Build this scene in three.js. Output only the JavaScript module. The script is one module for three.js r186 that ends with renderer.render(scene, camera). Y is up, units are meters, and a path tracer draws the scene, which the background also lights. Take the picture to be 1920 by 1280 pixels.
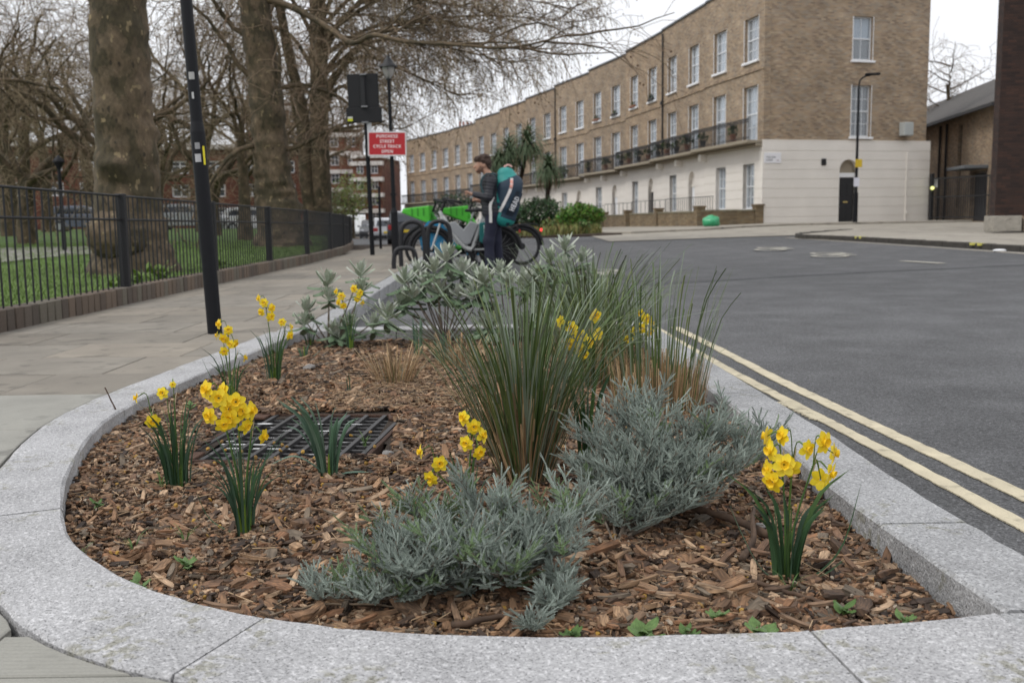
import * as THREE from 'three';
import { mergeGeometries, mergeVertices, toCreasedNormals } from 'three/addons/utils/BufferGeometryUtils.js';
import { RoundedBoxGeometry } from 'three/addons/geometries/RoundedBoxGeometry.js';

// ---------- camera, sky, sun, exposure ----------
const scene = new THREE.Scene();
const camera = new THREE.PerspectiveCamera(37.85, 1.5, 0.05, 900);
camera.position.set(0, 0.83, 0);
camera.rotation.set(-0.1231, 0, -0.014, 'YXZ');
camera.focus = 2.6; camera.userData.fStop = 6;
const renderer = new THREE.WebGLRenderer({ antialias: true });
renderer.toneMapping = THREE.LinearToneMapping;
renderer.toneMappingExposure = 1.06;
renderer.shadowMap.enabled = true;
{ // an even white overcast, a little brighter overhead
  const W = 256, Hh = 128, d = new Float32Array(W * Hh * 4);
  for (let j = 0; j < Hh; j++) for (let i = 0; i < W; i++) {
    const el = (j + 0.5) / Hh * Math.PI - Math.PI / 2, az = i / W * Math.PI * 2, s = Math.max(0, Math.sin(el));
    const c = 0.02 * Math.sin(az * 3 + el * 7) + 0.015 * Math.sin(az * 7 - el * 13);
    const L = (0.93 + 0.32 * s) * (1 + c), o = (j * W + i) * 4;
    d[o] = L * 0.965; d[o + 1] = L * 0.985; d[o + 2] = L * 1.03; d[o + 3] = 1;
  }
  const t = new THREE.DataTexture(d, W, Hh, THREE.RGBAFormat, THREE.FloatType);
  t.mapping = THREE.EquirectangularReflectionMapping; t.magFilter = THREE.LinearFilter; t.needsUpdate = true;
  scene.background = t; scene.environment = t;
}
const sun = new THREE.DirectionalLight(new THREE.Color(1, 0.97, 0.92), 1.4);
sun.position.set(-24, 32, 3); sun.target.position.set(0, 0, -6);
sun.castShadow = true; sun.shadow.radius = 36; sun.shadow.mapSize.set(2048, 2048);
Object.assign(sun.shadow.camera, { left: -40, right: 40, top: 50, bottom: -40, near: 1, far: 160 });
scene.add(sun, sun.target);

// ---------- helpers ----------
const { PI, sin, cos, abs, min, max, floor, sqrt, hypot, atan2, pow } = Math;
const V = (x, y, z) => new THREE.Vector3(x, y, z);
const lerp = (a, b, t) => a + (b - a) * t, clamp = (x, a = 0, b = 1) => min(b, max(a, x));
const ss = (a, b, x) => { const t = clamp((x - a) / (b - a)); return t * t * (3 - 2 * t); };
function rng(s) { return () => { s = (s + 0x6d2b79f5) | 0; let t = Math.imul(s ^ (s >>> 15), 1 | s); t = (t + Math.imul(t ^ (t >>> 7), 61 | t)) ^ t; return ((t ^ (t >>> 14)) >>> 0) / 4294967296; }; }
const hash = (x, y, s = 0) => { let h = Math.imul(x | 0, 374761393) + Math.imul(y | 0, 668265263) + Math.imul(s | 0, 974634541); h = Math.imul(h ^ (h >>> 13), 1274126177); return ((h ^ (h >>> 16)) >>> 0) / 4294967296; };
function vn(x, y, p, s) { // value noise, periodic with p cells
  const xi = floor(x), yi = floor(y), fx = x - xi, fy = y - yi, u = fx * fx * (3 - 2 * fx), v = fy * fy * (3 - 2 * fy), w = (a) => ((a % p) + p) % p;
  return lerp(lerp(hash(w(xi), w(yi), s), hash(w(xi + 1), w(yi), s), u), lerp(hash(w(xi), w(yi + 1), s), hash(w(xi + 1), w(yi + 1), s), u), v);
}
function fbm(u, v, p, oct, s) { let a = 0, k = 0.5, n = 0; for (let i = 0; i < oct; i++) { a += k * vn(u * p, v * p, p, s + i * 7); n += k; k *= 0.5; p *= 2; } return a / n; }
function n3(x, y, z) { const zi = floor(z), f = z - zi, g = f * f * (3 - 2 * f); return lerp(vn(x, y, 4096, zi * 31 + 5), vn(x, y, 4096, zi * 31 + 36), g) * 2 - 1; }
function tex(w, h, fn, srgb = true) { // fn(u, v, x, y) -> [r, g, b] in 0..1
  const d = new Uint8Array(w * h * 4);
  for (let y = 0; y < h; y++) for (let x = 0; x < w; x++) { const c = fn(x / w, y / h, x, y), o = (y * w + x) * 4; for (let k = 0; k < 3; k++) d[o + k] = clamp(c[k] ?? c[0]) * 255; d[o + 3] = 255; }
  const t = new THREE.DataTexture(d, w, h); t.wrapS = t.wrapT = THREE.RepeatWrapping; t.magFilter = THREE.LinearFilter; if (srgb) t.colorSpace = THREE.SRGBColorSpace; t.needsUpdate = true; return t;
}
const grey = (w, h, fn) => tex(w, h, (u, v, x, y) => { const g = fn(u, v, x, y); return [g, g, g]; }, false);
function rep(t, sx, sy = sx) { const c = t.clone(); c.repeat.set(sx, sy); c.needsUpdate = true; return c; }
const lin = (r, g, b) => new THREE.Color().setRGB(r, g, b);
const mat = (color, roughness = 0.8, more = {}) => new THREE.MeshStandardMaterial({ color: Array.isArray(color) ? lin(...color) : color, roughness, side: THREE.DoubleSide, ...more });
const phys = (color, roughness = 0.8, more = {}) => new THREE.MeshPhysicalMaterial({ color: Array.isArray(color) ? lin(...color) : color, roughness, side: THREE.DoubleSide, ...more });
const taken = new Map();
const numbered = (n) => { const k = taken.get(n) ?? 0; taken.set(n, k + 1); return k ? n + '_' + String(k).padStart(3, '0') : n; };
function put(o, name, parent) { o.name = parent ? name : numbered(name); o.castShadow = o.receiveShadow = true; (parent ?? scene).add(o); return o; }
const mesh = (name, geo, m, parent) => put(new THREE.Mesh(Array.isArray(geo) ? merge(geo) : geo, m), name, parent);
function tag(o, label, category, group) { o.userData.label = label; o.userData.category = category; if (group) o.userData.group = group; return o; }
function thing(name, label, category, p = [0, 0, 0], turn = 0, group) { const o = put(new THREE.Group(), name); o.position.set(...p); o.rotation.y = turn; return tag(o, label, category, group); }
const struct = (o) => { o.userData.kind = 'structure'; return o; };
const stuff = (o) => { o.userData.kind = 'stuff'; return o; };
function dup(src, p, turn, label, scale) { const c = src.clone(); c.name = numbered(src.name.replace(/_\d{3}$/, '')); scene.add(c); c.position.set(...p); c.rotation.y = turn; if (scale) c.scale.setScalar(scale); c.userData = { ...src.userData }; if (label) c.userData.label = label; return c; }
function merge(list) {
  const keep = list.filter(Boolean).map((g) => { if (!g.getAttribute('normal')) g.computeVertexNormals(); return g.index ? g.toNonIndexed() : g; });
  const col = keep.some((g) => g.getAttribute('color'));
  for (const g of keep) {
    for (const k of Object.keys(g.attributes)) if (!['position', 'normal', 'uv', 'color'].includes(k)) g.deleteAttribute(k);
    if (!g.getAttribute('uv')) g.setAttribute('uv', new THREE.BufferAttribute(new Float32Array(g.getAttribute('position').count * 2), 2));
    if (col && !g.getAttribute('color')) g.setAttribute('color', new THREE.BufferAttribute(new Float32Array(g.getAttribute('position').count * 3).fill(1), 3));
  }
  return mergeGeometries(keep);
}
function paint(g, c) { const n = g.getAttribute('position').count, a = new Float32Array(n * 3); for (let i = 0; i < n; i++) a.set(typeof c === 'function' ? c(i, g) : c, i * 3); g.setAttribute('color', new THREE.BufferAttribute(a, 3)); return g; }
function box(w, h, d, x = 0, y = 0, z = 0, uvs = 1) { // uv in metres
  const g = new THREE.BoxGeometry(w, h, d), uv = g.getAttribute('uv'), s = [[d, h], [d, h], [w, d], [w, d], [w, h], [w, h]];
  for (let i = 0; i < uv.count; i++) { const q = s[floor(i / 4)]; uv.setXY(i, uv.getX(i) * q[0] * uvs + x * 0.37, uv.getY(i) * q[1] * uvs + z * 0.41); }
  return g.translate(x, y, z);
}
function rbox(w, h, d, x = 0, y = 0, z = 0, r = 0.01, seg = 1) { const g = new RoundedBoxGeometry(w, h, d, seg, min(r, w / 2.01, h / 2.01, d / 2.01)); return g.translate(x, y, z); }
function cyl(r0, r1, h, x = 0, y = 0, z = 0, n = 12) { return new THREE.CylinderGeometry(r1, r0, h, n).translate(x, y + h / 2, z); }
function bar(a, b, r0, r1 = r0, n = 6) { // tapered round bar between two points
  const d = b.clone().sub(a), g = new THREE.CylinderGeometry(r1, r0, d.length(), n, 1);
  return g.applyQuaternion(new THREE.Quaternion().setFromUnitVectors(V(0, 1, 0), d.normalize())).translate((a.x + b.x) / 2, (a.y + b.y) / 2, (a.z + b.z) / 2);
}
// A tube through pts with radii; sides n; uv in metres; optional bump(angle, t, p) added to the radius.
function tube(pts, rad, n = 6, bump, cap = false) {
  const pos = [], uv = [], idx = [], N = pts.length; let T = V(0, 0, 0), U = V(1, 0, 0), len = 0;
  for (let i = 0; i < N; i++) {
    T.copy(pts[min(N - 1, i + 1)]).sub(pts[max(0, i - 1)]).normalize();
    if (i === 0) { U = abs(T.y) < 0.9 ? V(0, 1, 0) : V(1, 0, 0); }
    U.addScaledVector(T, -U.dot(T)).normalize(); const B = T.clone().cross(U);
    if (i) len += pts[i].distanceTo(pts[i - 1]);
    for (let k = 0; k <= n; k++) { const a = k / n * PI * 2, r = rad[i] + (bump ? bump(a, i / (N - 1), pts[i], rad[i]) : 0); pos.push(pts[i].x + (U.x * cos(a) + B.x * sin(a)) * r, pts[i].y + (U.y * cos(a) + B.y * sin(a)) * r, pts[i].z + (U.z * cos(a) + B.z * sin(a)) * r); uv.push(k / n * max(0.02, rad[0]) * 6.28, len); }
  }
  for (let i = 0; i < N - 1; i++) for (let k = 0; k < n; k++) { const a = i * (n + 1) + k, b = a + n + 1; idx.push(a, a + 1, b, a + 1, b + 1, b); }
  if (cap) for (const i of [0, N - 1]) { const c = pos.length / 3; pos.push(pts[i].x, pts[i].y, pts[i].z); uv.push(0, 0); for (let k = 0; k < n; k++) { const a = i * (n + 1) + k; i ? idx.push(a, a + 1, c) : idx.push(a + 1, a, c); } }
  const g = new THREE.BufferGeometry(); g.setAttribute('position', new THREE.Float32BufferAttribute(pos, 3)); g.setAttribute('uv', new THREE.Float32BufferAttribute(uv, 2)); g.setIndex(idx); g.computeVertexNormals(); return g;
}
const curve = (pts, n) => new THREE.CatmullRomCurve3(pts.map((p) => (p.isVector3 ? p : V(...p))), false, 'centripetal').getPoints(n);
const pipe = (pts, r, n = 8, seg = 16) => { const c = curve(pts, seg); return tube(c, c.map(() => r), n, null, true); };
function poly(pts, y0, y1, bev = 0) { // prism over a plan outline [[x, z]...], y0..y1
  const s = new THREE.Shape(pts.map(([x, z]) => new THREE.Vector2(x, -z)));
  const g = new THREE.ExtrudeGeometry(s, bev ? { depth: y1 - y0 - bev, bevelEnabled: true, bevelThickness: bev, bevelSize: bev, bevelOffset: -bev, bevelSegments: 1 } : { depth: y1 - y0, bevelEnabled: false });
  return g.rotateX(-PI / 2).translate(0, y0, 0);
}
function sheet(x0, x1, z0, z1, nx, nz, yf) { // ground sheet with uv in metres
  const g = new THREE.PlaneGeometry(x1 - x0, z1 - z0, nx, nz).rotateX(-PI / 2).translate((x0 + x1) / 2, 0, (z0 + z1) / 2), p = g.getAttribute('position'), uv = g.getAttribute('uv');
  for (let i = 0; i < p.count; i++) { p.setY(i, yf(p.getX(i), p.getZ(i))); uv.setXY(i, p.getX(i), -p.getZ(i)); }
  g.computeVertexNormals(); return g;
}
// street level: level by the planter, rising a little to the corner house, falling away along the terrace
const G = (z, x = 8) => 0.36 * ss(16, 44, -z) * ss(-4, 13, x) - 0.8 * ss(0, 1, (-z - 50) / 75) - 0.3 * ss(30, 46, -z) * ss(-2, -6, x);
function instanced(name, geo, m, list, parent) { // list of {m: Matrix4, c: Color}
  const o = new THREE.InstancedMesh(geo, m, list.length);
  list.forEach((e, i) => { o.setMatrixAt(i, e.m); if (e.c) o.setColorAt(i, e.c); });
  return stuff(put(o, name, parent));
}
const Q = new THREE.Quaternion(), EU = new THREE.Euler();
const trs = (p, e, s) => new THREE.Matrix4().compose(p, new THREE.Quaternion().setFromEuler(new THREE.Euler(...e)), typeof s === 'number' ? V(s, s, s) : V(...s));
// ---------- surface textures ----------
const T = {};
T.asphalt = tex(1024, 1024, (u, v, x, y) => { const f = hash(x >> 1, y >> 1, 3), g = vn(u * 256, v * 256, 256, 9), l = fbm(u, v, 6, 4, 21); const s = 0.3 + 0.16 * (g - 0.5) + 0.16 * (f - 0.5) + 0.12 * (l - 0.5) + (hash(x >> 1, y >> 1, 8) > 0.985 ? 0.2 : 0); return [s, s, s * 1.015]; });
T.asphaltB = grey(1024, 1024, (u, v, x, y) => 0.6 * vn(u * 256, v * 256, 256, 9) + 0.4 * vn(u * 512, v * 512, 512, 4));
T.granite = tex(1024, 1024, (u, v, x, y) => { const a = vn(u * 380, v * 380, 380, 5), b = vn(u * 200, v * 200, 200, 6), c = hash(x, y, 2), l = fbm(u, v, 5, 5, 50), g = fbm(u, v, 7, 5, 91), k = fbm(u, v, 60, 3, 23); let s = 0.735 + 0.15 * (b - 0.5) + 0.09 * (c - 0.5) + 0.15 * (l - 0.5); if (a < 0.24) s -= 0.22 * (0.24 - a) / 0.24 + 0.09; if (b > 0.8) s += 0.06; const st = g > 0.55 && k > 0.48 ? min(0.09, (g - 0.55) * 1.0) * min(1, (k - 0.48) * 8) : 0; return [s * 0.985 - st, s * 0.985 - st * 1.05, s * 0.99 - st * 1.5]; }); // speckle and brown-green weathering stains
T.graniteB = grey(1024, 1024, (u, v) => 0.5 * vn(u * 200, v * 200, 200, 5) + 0.5 * fbm(u, v, 60, 3, 6));
T.concrete = tex(512, 512, (u, v, x, y) => { const l = fbm(u, v, 5, 5, 77), f = hash(x, y, 6), m = fbm(u, v, 12, 4, 31); const s = 0.86 + 0.18 * (l - 0.5) + 0.07 * (f - 0.5) - (m > 0.62 ? (m - 0.62) * 0.7 : 0); return [s, s * 0.985, s * 0.95]; });
T.concreteB = grey(512, 512, (u, v, x, y) => 0.5 * fbm(u, v, 40, 4, 6) + 0.5 * hash(x, y, 1));
T.ribB = grey(256, 256, (u, v, x, y) => 0.5 + 0.5 * sin(v * 64 * PI * 2) + 0.1 * hash(x, y, 4));
T.wood = tex(256, 256, (u, v, x, y) => { const g = vn(u * 10 + 0.6 * vn(u * 4, v * 4, 4, 8), v * 96, 96, 3), l = fbm(u, v, 4, 4, 5); const s = 0.72 + 0.34 * (g - 0.5) + 0.5 * (l - 0.5); return [s, s * 0.97, s * 0.93]; });
T.woodB = grey(256, 256, (u, v) => 0.6 * vn(u * 10, v * 96, 96, 3) + 0.4 * fbm(u, v, 16, 3, 3));
function brickTex(w, h, nx, ny, pal, mortar, seed, dirt = 0.5) { // a wall of far-off bricks: nx stretchers by ny courses
  return tex(w, h, (u, v, x, y) => {
    const r = floor(v * ny), fy = v * ny - r, off = (r % 2) * 0.5, c = floor(u * nx + off), fx = u * nx + off - c, id = hash(((c % nx) + nx) % nx, r, seed), k = floor(id * pal.length) % pal.length, t = hash(c % nx, r, seed + 3);
    const l = fbm(u, v, 5, 5, seed + 9), f = hash(x, y, seed), m = fx < 0.045 || fy < 0.14;
    const s = (0.86 + 0.14 * (t - 0.5) + dirt * (l - 0.5) + 0.08 * (f - 0.5)); const b = m ? mortar : pal[k]; const q = m ? 0.92 + dirt * 0.7 * (l - 0.5) : s; return [b[0] * q, b[1] * q, b[2] * q];
  });
}
const brickBump = (w, h, nx, ny) => grey(w, h, (u, v, x, y) => { const r = floor(v * ny), fy = v * ny - r, fx = u * nx + (r % 2) * 0.5, q = fx - floor(fx); return (q < 0.045 || fy < 0.14 ? 0.2 : 0.8) + 0.15 * hash(x, y, 3); });
T.stock = brickTex(1024, 1024, 16, 48, [[0.71, 0.62, 0.5], [0.69, 0.59, 0.46], [0.74, 0.65, 0.52], [0.62, 0.53, 0.43], [0.7, 0.6, 0.47], [0.68, 0.61, 0.51]], [0.65, 0.58, 0.49], 11, 0.24);
T.plaster = tex(256, 256, (u, v, x, y) => { const l = fbm(u, v, 4, 5, 77), s = 0.95 + 0.07 * (l - 0.5) + 0.02 * hash(x, y, 3); return [s, s, s * 0.995]; });
T.stockB = brickBump(1024, 1024, 16, 48);
T.brown = brickTex(1024, 1024, 16, 48, [[0.3, 0.22, 0.19], [0.26, 0.19, 0.17], [0.34, 0.24, 0.2]], [0.24, 0.19, 0.17], 31, 0.3);
T.red = brickTex(512, 512, 16, 48, [[0.5, 0.31, 0.25], [0.45, 0.27, 0.22], [0.54, 0.36, 0.28]], [0.46, 0.36, 0.31], 51, 0.4);
T.bark = tex(512, 512, (u, v, x, y) => { // plane tree: flaking plates in olive, grey-brown and a little cream
  const a = fbm(u + 0.06 * fbm(u, v, 8, 3, 3), v, 7, 5, 13), b = fbm(u, v, 14, 4, 19), c = hash(x, y, 3), d = vn(u * 90, v * 40, 10, 4); let col = [0.45, 0.4, 0.33]; if (a > 0.56) col = [0.36, 0.33, 0.26]; if (a < 0.4) col = [0.5, 0.44, 0.37]; if (b > 0.735) col = [0.64, 0.58, 0.47]; if (b < 0.25) col = [0.3, 0.27, 0.22];
  const s = 0.86 + 0.12 * (c - 0.5) + 0.35 * (fbm(u, v, 30, 3, 7) - 0.5); return col.map((q) => q * s);
});
T.barkB = grey(512, 512, (u, v, x, y) => 0.5 * fbm(u, v, 14, 5, 19) + 0.35 * fbm(u, v, 40, 3, 7) + 0.15 * (fbm(u, v, 7, 3, 13) > 0.5 ? 1 : 0));
T.leaf = tex(128, 256, (u, v, x, y) => { const s = 0.9 + 0.14 * (vn(u * 24, v * 6, 24, 3) - 0.5) + 0.25 * (fbm(u, v, 5, 4, 8) - 0.5); return [s, s, s]; });
T.lawn = tex(512, 512, (u, v, x, y) => { const a = fbm(u, v, 8, 5, 4), b = vn(u * 200, v * 200, 200, 2), s = 0.75 + 0.5 * (a - 0.5) + 0.3 * (b - 0.5); return [0.36 * s, 0.47 * s, 0.16 * s]; });

const M = {};
M.asphalt = mat('#ffffff', 0.74, { map: rep(T.asphalt, 0.55), bumpMap: rep(T.asphaltB, 0.55), bumpScale: 0.008, vertexColors: true });
M.granite = mat('#e2e1e1', 0.82, { map: rep(T.granite, 1.15), bumpMap: rep(T.graniteB, 1.9), bumpScale: 0.0022 });
M.graniteR = mat('#cfcfcf', 0.82, { map: rep(T.granite, 1.03), bumpMap: rep(T.graniteB, 1.7), bumpScale: 0.0025 });
const slabTones = [[0.285, 0.26, 0.23], [0.31, 0.285, 0.255], [0.265, 0.245, 0.22], [0.295, 0.275, 0.25], [0.33, 0.3, 0.265]];
M.slab = slabTones.map((c, i) => mat(c, 0.86, { map: rep(T.concrete, 0.8 + i * 0.07), bumpMap: rep(T.concreteB, 0.9), bumpScale: 0.002 }));
M.ribbed = mat([0.37, 0.372, 0.358], 0.85, { map: rep(T.concrete, 0.9), bumpMap: rep(T.ribB, 1.1), bumpScale: 0.002 });
M.paint = mat([0.68, 0.62, 0.48], 0.75, { map: rep(T.concrete, 2.1), bumpMap: rep(T.asphaltB, 0.55), bumpScale: 0.004 });
M.whitePaint = mat([0.55, 0.54, 0.5], 0.75, { map: rep(T.concrete, 1.7), bumpMap: rep(T.asphaltB, 0.55), bumpScale: 0.003 });
M.farPave = mat([0.4, 0.375, 0.34], 0.85, { map: rep(T.concrete, 0.31) });
M.soil = mat([0.05, 0.032, 0.02], 0.95, { map: rep(T.concrete, 1.6), bumpMap: rep(T.concreteB, 2), bumpScale: 0.01 });
M.lawn = mat([0.85, 0.95, 0.7], 0.95, { map: rep(T.lawn, 0.35) });
M.black = mat([0.009, 0.009, 0.011], 0.55); M.blackFlat = mat([0.01, 0.01, 0.012], 0.75);

// ---------- the road: one sheet to the horizon ----------
{
  const near = sheet(-30, 40, -70, 12, 140, 164, (x, z) => G(z, x));
  const stain = (x, z) => { let s = 0.93 + 0.16 * (fbm(x / 64 + 0.5, z / 64 + 0.5, 16, 4, 8) - 0.5) * 2; return s; };
  paint(near, (i, g) => { const p = g.getAttribute('position'), x = p.getX(i), z = p.getZ(i), s = stain(x, z); return [s, s, s]; });
  struct(mesh('road', near, M.asphalt));
  const far = sheet(-420, 420, -700, -70, 8, 30, (x, z) => G(z, x) - 0.02), side1 = sheet(-420, -30, -70, 60, 8, 40, (x, z) => G(z, x) - 0.02), side2 = sheet(40, 420, -70, 60, 8, 40, (x, z) => G(z, x) - 0.02), back = sheet(-30, 40, 12, 60, 4, 4, () => -0.001);
  const gr = merge([far, side1, side2, back]); struct(mesh('ground', paint(gr, [1, 1, 1]), M.asphalt));
  // darker resurfaced strip with its own edge, and pale scuff
  const patch = (pts, c, y, name) => struct(mesh(name, paint(poly(pts, y - 0.004, y), c), M.asphalt));
  patch([[1.1, -14.9], [1.69, -12.05], [3.4, -13.1], [5.2, -14.1], [7.85, -15.25], [11.2, -17.2], [11, -17.45], [7.8, -15.45], [5.2, -14.32], [3.3, -13.32], [1.85, -12.5], [1.3, -15]], [0.62, 0.62, 0.64], 0.004, 'asphalt_seam');
}
// double yellow lines: worn thermoplastic with ragged edges
function stripe(name, line, w, y, m, seed, wear = 0.0035) {
  const r = rng(seed), c = curve(line.map(([x, z]) => V(x, y, z)), 90), L = [], R = [];
  c.forEach((p, i) => { const t = c[min(c.length - 1, i + 1)].clone().sub(c[max(0, i - 1)]).normalize(), nx = -t.z, nz = t.x, a = w / 2 + wear * (r() - 0.5) * 2, b = w / 2 + wear * (r() - 0.5) * 2; L.push([p.x + nx * a, p.z + nz * a]); R.push([p.x - nx * b, p.z - nz * b]); });
  return struct(mesh(name, poly([...L, ...R.reverse()], y - 0.004, y), m));
}
stripe('road_marking', [[1.07, -7.45], [1.125, -6.1], [1.19, -4.9], [1.25, -4.1], [1.29, -3.5], [1.34, -2.7], [1.37, -2], [1.41, -0.8]], 0.058, 0.006, M.paint, 1);
stripe('road_marking', [[1.225, -7.4], [1.29, -6.1], [1.345, -4.9], [1.40, -4.05], [1.44, -3.5], [1.49, -2.84], [1.54, -2], [1.6, -0.8]], 0.064, 0.006, M.paint, 2);
stripe('road_marking', [[1.19, -4.35], [1.215, -4.2], [1.226, -4.08], [1.235, -3.95]], 0.04, 0.0065, M.paint, 3, 0.012);
// white road markings by the junction: cycle symbols and a dash
stripe('road_marking', [[6.72, -17.1], [6.98, -16.1]], 0.16, 0.014, M.whitePaint, 4, 0.02);
for (const [x, z, s] of [[6.45, -19.9, 1], [6.1, -23, 1], [1.35, -14.85, 0.8]]) {
  const g = []; const ring = (cx, cz) => { const o = new THREE.RingGeometry(0.26 * s, 0.36 * s, 22).rotateX(-PI / 2).scale(1, 1, 1.5).translate(cx, 0, cz); return o; };
  g.push(ring(-0.1, -0.6 * s), ring(-0.1, 0.7 * s)); const ln = (a, b) => box(0.08 * s, 0.002, hypot(b[0] - a[0], b[1] - a[1]), 0, 0, 0).rotateY(atan2(b[0] - a[0], b[1] - a[1])).translate((a[0] + b[0]) / 2, 0, (a[1] + b[1]) / 2);
  g.push(ln([-0.1, -0.6 * s], [0.35 * s, -0.3 * s]), ln([-0.1, 0.7 * s], [0.4 * s, 0.35 * s]), ln([0.35 * s, -0.3 * s], [-0.1, 0.1 * s]), ln([-0.1, 0.1 * s], [0.4 * s, 0.35 * s]));
  const o = struct(mesh('cycle_marking', g, M.whitePaint)); o.position.set(x, G(z) + 0.012, z); o.rotation.y = -0.28;
}
// ---------- planter kerb of granite stones ----------
const innerL = [[-1.36, -6.34], [-1.405, -5.5], [-1.44, -5.02], [-1.465, -4.6], [-1.497, -4.07], [-1.492, -3.78], [-1.468, -3.52], [-1.42, -3.28], [-1.335, -2.97], [-1.246, -2.7], [-1.13, -2.42], [-1.04, -2.24], [-0.945, -2.1], [-0.81, -1.95], [-0.684, -1.844], [-0.557, -1.765], [-0.446, -1.71], [-0.246, -1.648], [0, -1.618], [0.3, -1.612], [0.58, -1.636], [0.845, -1.685]];
const KERB = 0.128;
const inC = curve(innerL.map(([x, z]) => V(x, 0, z)), 260);
const outC = inC.map((p, i) => { const t = inC[min(260, i + 1)].clone().sub(inC[max(0, i - 1)]).normalize(); const w = 0.2 + 0.05 * ss(-2.1, -1.75, p.z); return V(p.x - t.z * w, 0, p.z + t.x * w); });
function loft(rings, m) { // rings of equal length, closed cross-sections, capped
  const n = rings[0].length, pos = [], uv = [], idx = []; let u = 0;
  rings.forEach((r, i) => { if (i) u += hypot(r[0].x - rings[i - 1][0].x, r[0].z - rings[i - 1][0].z); let v = 0; for (let k = 0; k <= n; k++) { const p = r[k % n]; if (k) v += p.distanceTo(r[k - 1]); pos.push(p.x, p.y, p.z); uv.push(u, v); } });
  for (let i = 0; i < rings.length - 1; i++) for (let k = 0; k < n; k++) { const a = i * (n + 1) + k, b = a + n + 1; idx.push(a, a + 1, b, a + 1, b + 1, b); }
  for (const i of [0, rings.length - 1]) for (let k = 1; k < n - 1; k++) { const a = i * (n + 1); i ? idx.push(a, a + k, a + k + 1) : idx.push(a, a + k + 1, a + k); }
  const g = new THREE.BufferGeometry(); g.setAttribute('position', new THREE.Float32BufferAttribute(pos, 3)); g.setAttribute('uv', new THREE.Float32BufferAttribute(uv, 2)); g.setIndex(idx); g.computeVertexNormals(); return toCreasedNormals(g, 0.5);
}
function kerbStone(a, b, m, parent, seed, top = KERB) { // a: inner points, b: outer points
  const r = rng(seed), ch = 0.007, rings = a.map((p, i) => {
    const q = b[i], d = q.clone().sub(p), w = d.length(); d.normalize(); const w1 = 0.0024 * (r() - 0.5), at = (s, y) => V(p.x + d.x * s, y, p.z + d.z * s), e = 0.004 * (r() - 0.5), f = 0.005 * (r() - 0.5);
    return [at(e, -0.12), at(e, top - ch), at(ch + f, top + w1), at(w / 2, top + w1), at(w - ch + f, top + w1), at(w - e, top - ch), at(w - e, -0.12)];
  });
  return mesh('kerb_stone', loft(rings), m, parent);
}
{
  const kerb = struct(put(new THREE.Group(), 'planter_kerb')); kerb.userData.label = 'pale granite kerb stones rounding the end of the flower bed';
  const cuts = [0, 0.185, 0.395, 0.563, 0.72, 0.852, 1].map((t) => Math.round(t * 260)); // joints as in the photograph
  const near = (x, z) => { let bi = 0, bd = 9; inC.forEach((p, i) => { const d = hypot(p.x - x, p.z - z); if (d < bd) { bd = d; bi = i; } }); return bi; };
  const J = [0, near(-1.44, -5.0), near(-1.49, -3.75), near(-1.13, -2.41), near(-0.446, -1.71), near(0.5, -1.63), 260];
  for (let k = 0; k < J.length - 1; k++) {
    const a = [], b = []; for (let i = J[k]; i <= J[k + 1]; i += 3) { a.push(inC[i]); b.push(outC[i]); } a.push(inC[J[k + 1]]); b.push(outC[J[k + 1]]);
    const gap = (list) => { const s = list.map((p) => p.clone()); const d0 = s[1].clone().sub(s[0]).normalize(), n = s.length - 1; s[0].addScaledVector(d0, 0.003); if (s[n].distanceTo(s[n - 1]) < 1e-4) { s.splice(n, 1); } const m = s.length - 1; s[m].addScaledVector(s[m].clone().sub(s[m - 1]).normalize(), -0.003); return s; };
    const A = gap(a), B = gap(b), n = min(A.length, B.length); kerbStone(A.slice(0, n), B.slice(0, n), M.granite, kerb, 100 + k);
  }
  // road side, straight: inner line a little inside the outer one
  const ri = (z) => lerp(0.868, 0.735, clamp((-z - 1.68) / 4.8)) - 0.035 * sin(clamp((-z - 1.7) / 1.4) * PI) * 0.6, ro = (z) => ri(z) + lerp(0.205, 0.185, clamp((-z - 1.7) / 3));
  const Z = [-1.69, -2.2, -3.05, -3.9, -5.0, -6.36];
  for (let k = 0; k < Z.length - 1; k++) { const a = [], b = []; for (let i = 0; i <= 8; i++) { const z = lerp(Z[k] - 0.003, Z[k + 1] + 0.003, i / 8); a.push(V(ri(z), 0, z)); b.push(V(ro(z), 0, z)); } kerbStone(b.map((p) => p.clone()).reverse().map((p, i) => a[a.length - 1 - i]), b.slice().reverse(), M.graniteR, kerb, 140 + k); }
  // corner block where the front stones meet the road side
  mesh('kerb_stone', poly([[0.852, -1.684], [1.072, -1.684], [1.1, -1.3], [0.79, -1.42]], -0.12, KERB, 0.005), M.graniteR, kerb);
  // far end
  const zb = (x) => -6.42 - 0.05 * (x + 1.4);
  const X = [-1.52, -0.75, 0.05, 0.95]; for (let k = 0; k < 3; k++) { const a = [], b = []; for (let i = 0; i <= 4; i++) { const x = lerp(X[k] + 0.003, X[k + 1] - 0.003, i / 4); a.push(V(x, 0, zb(x) + 0.04)); b.push(V(x, 0, zb(x) - 0.14)); } kerbStone(a, b, M.granite, kerb, 160 + k); }
}
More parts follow.
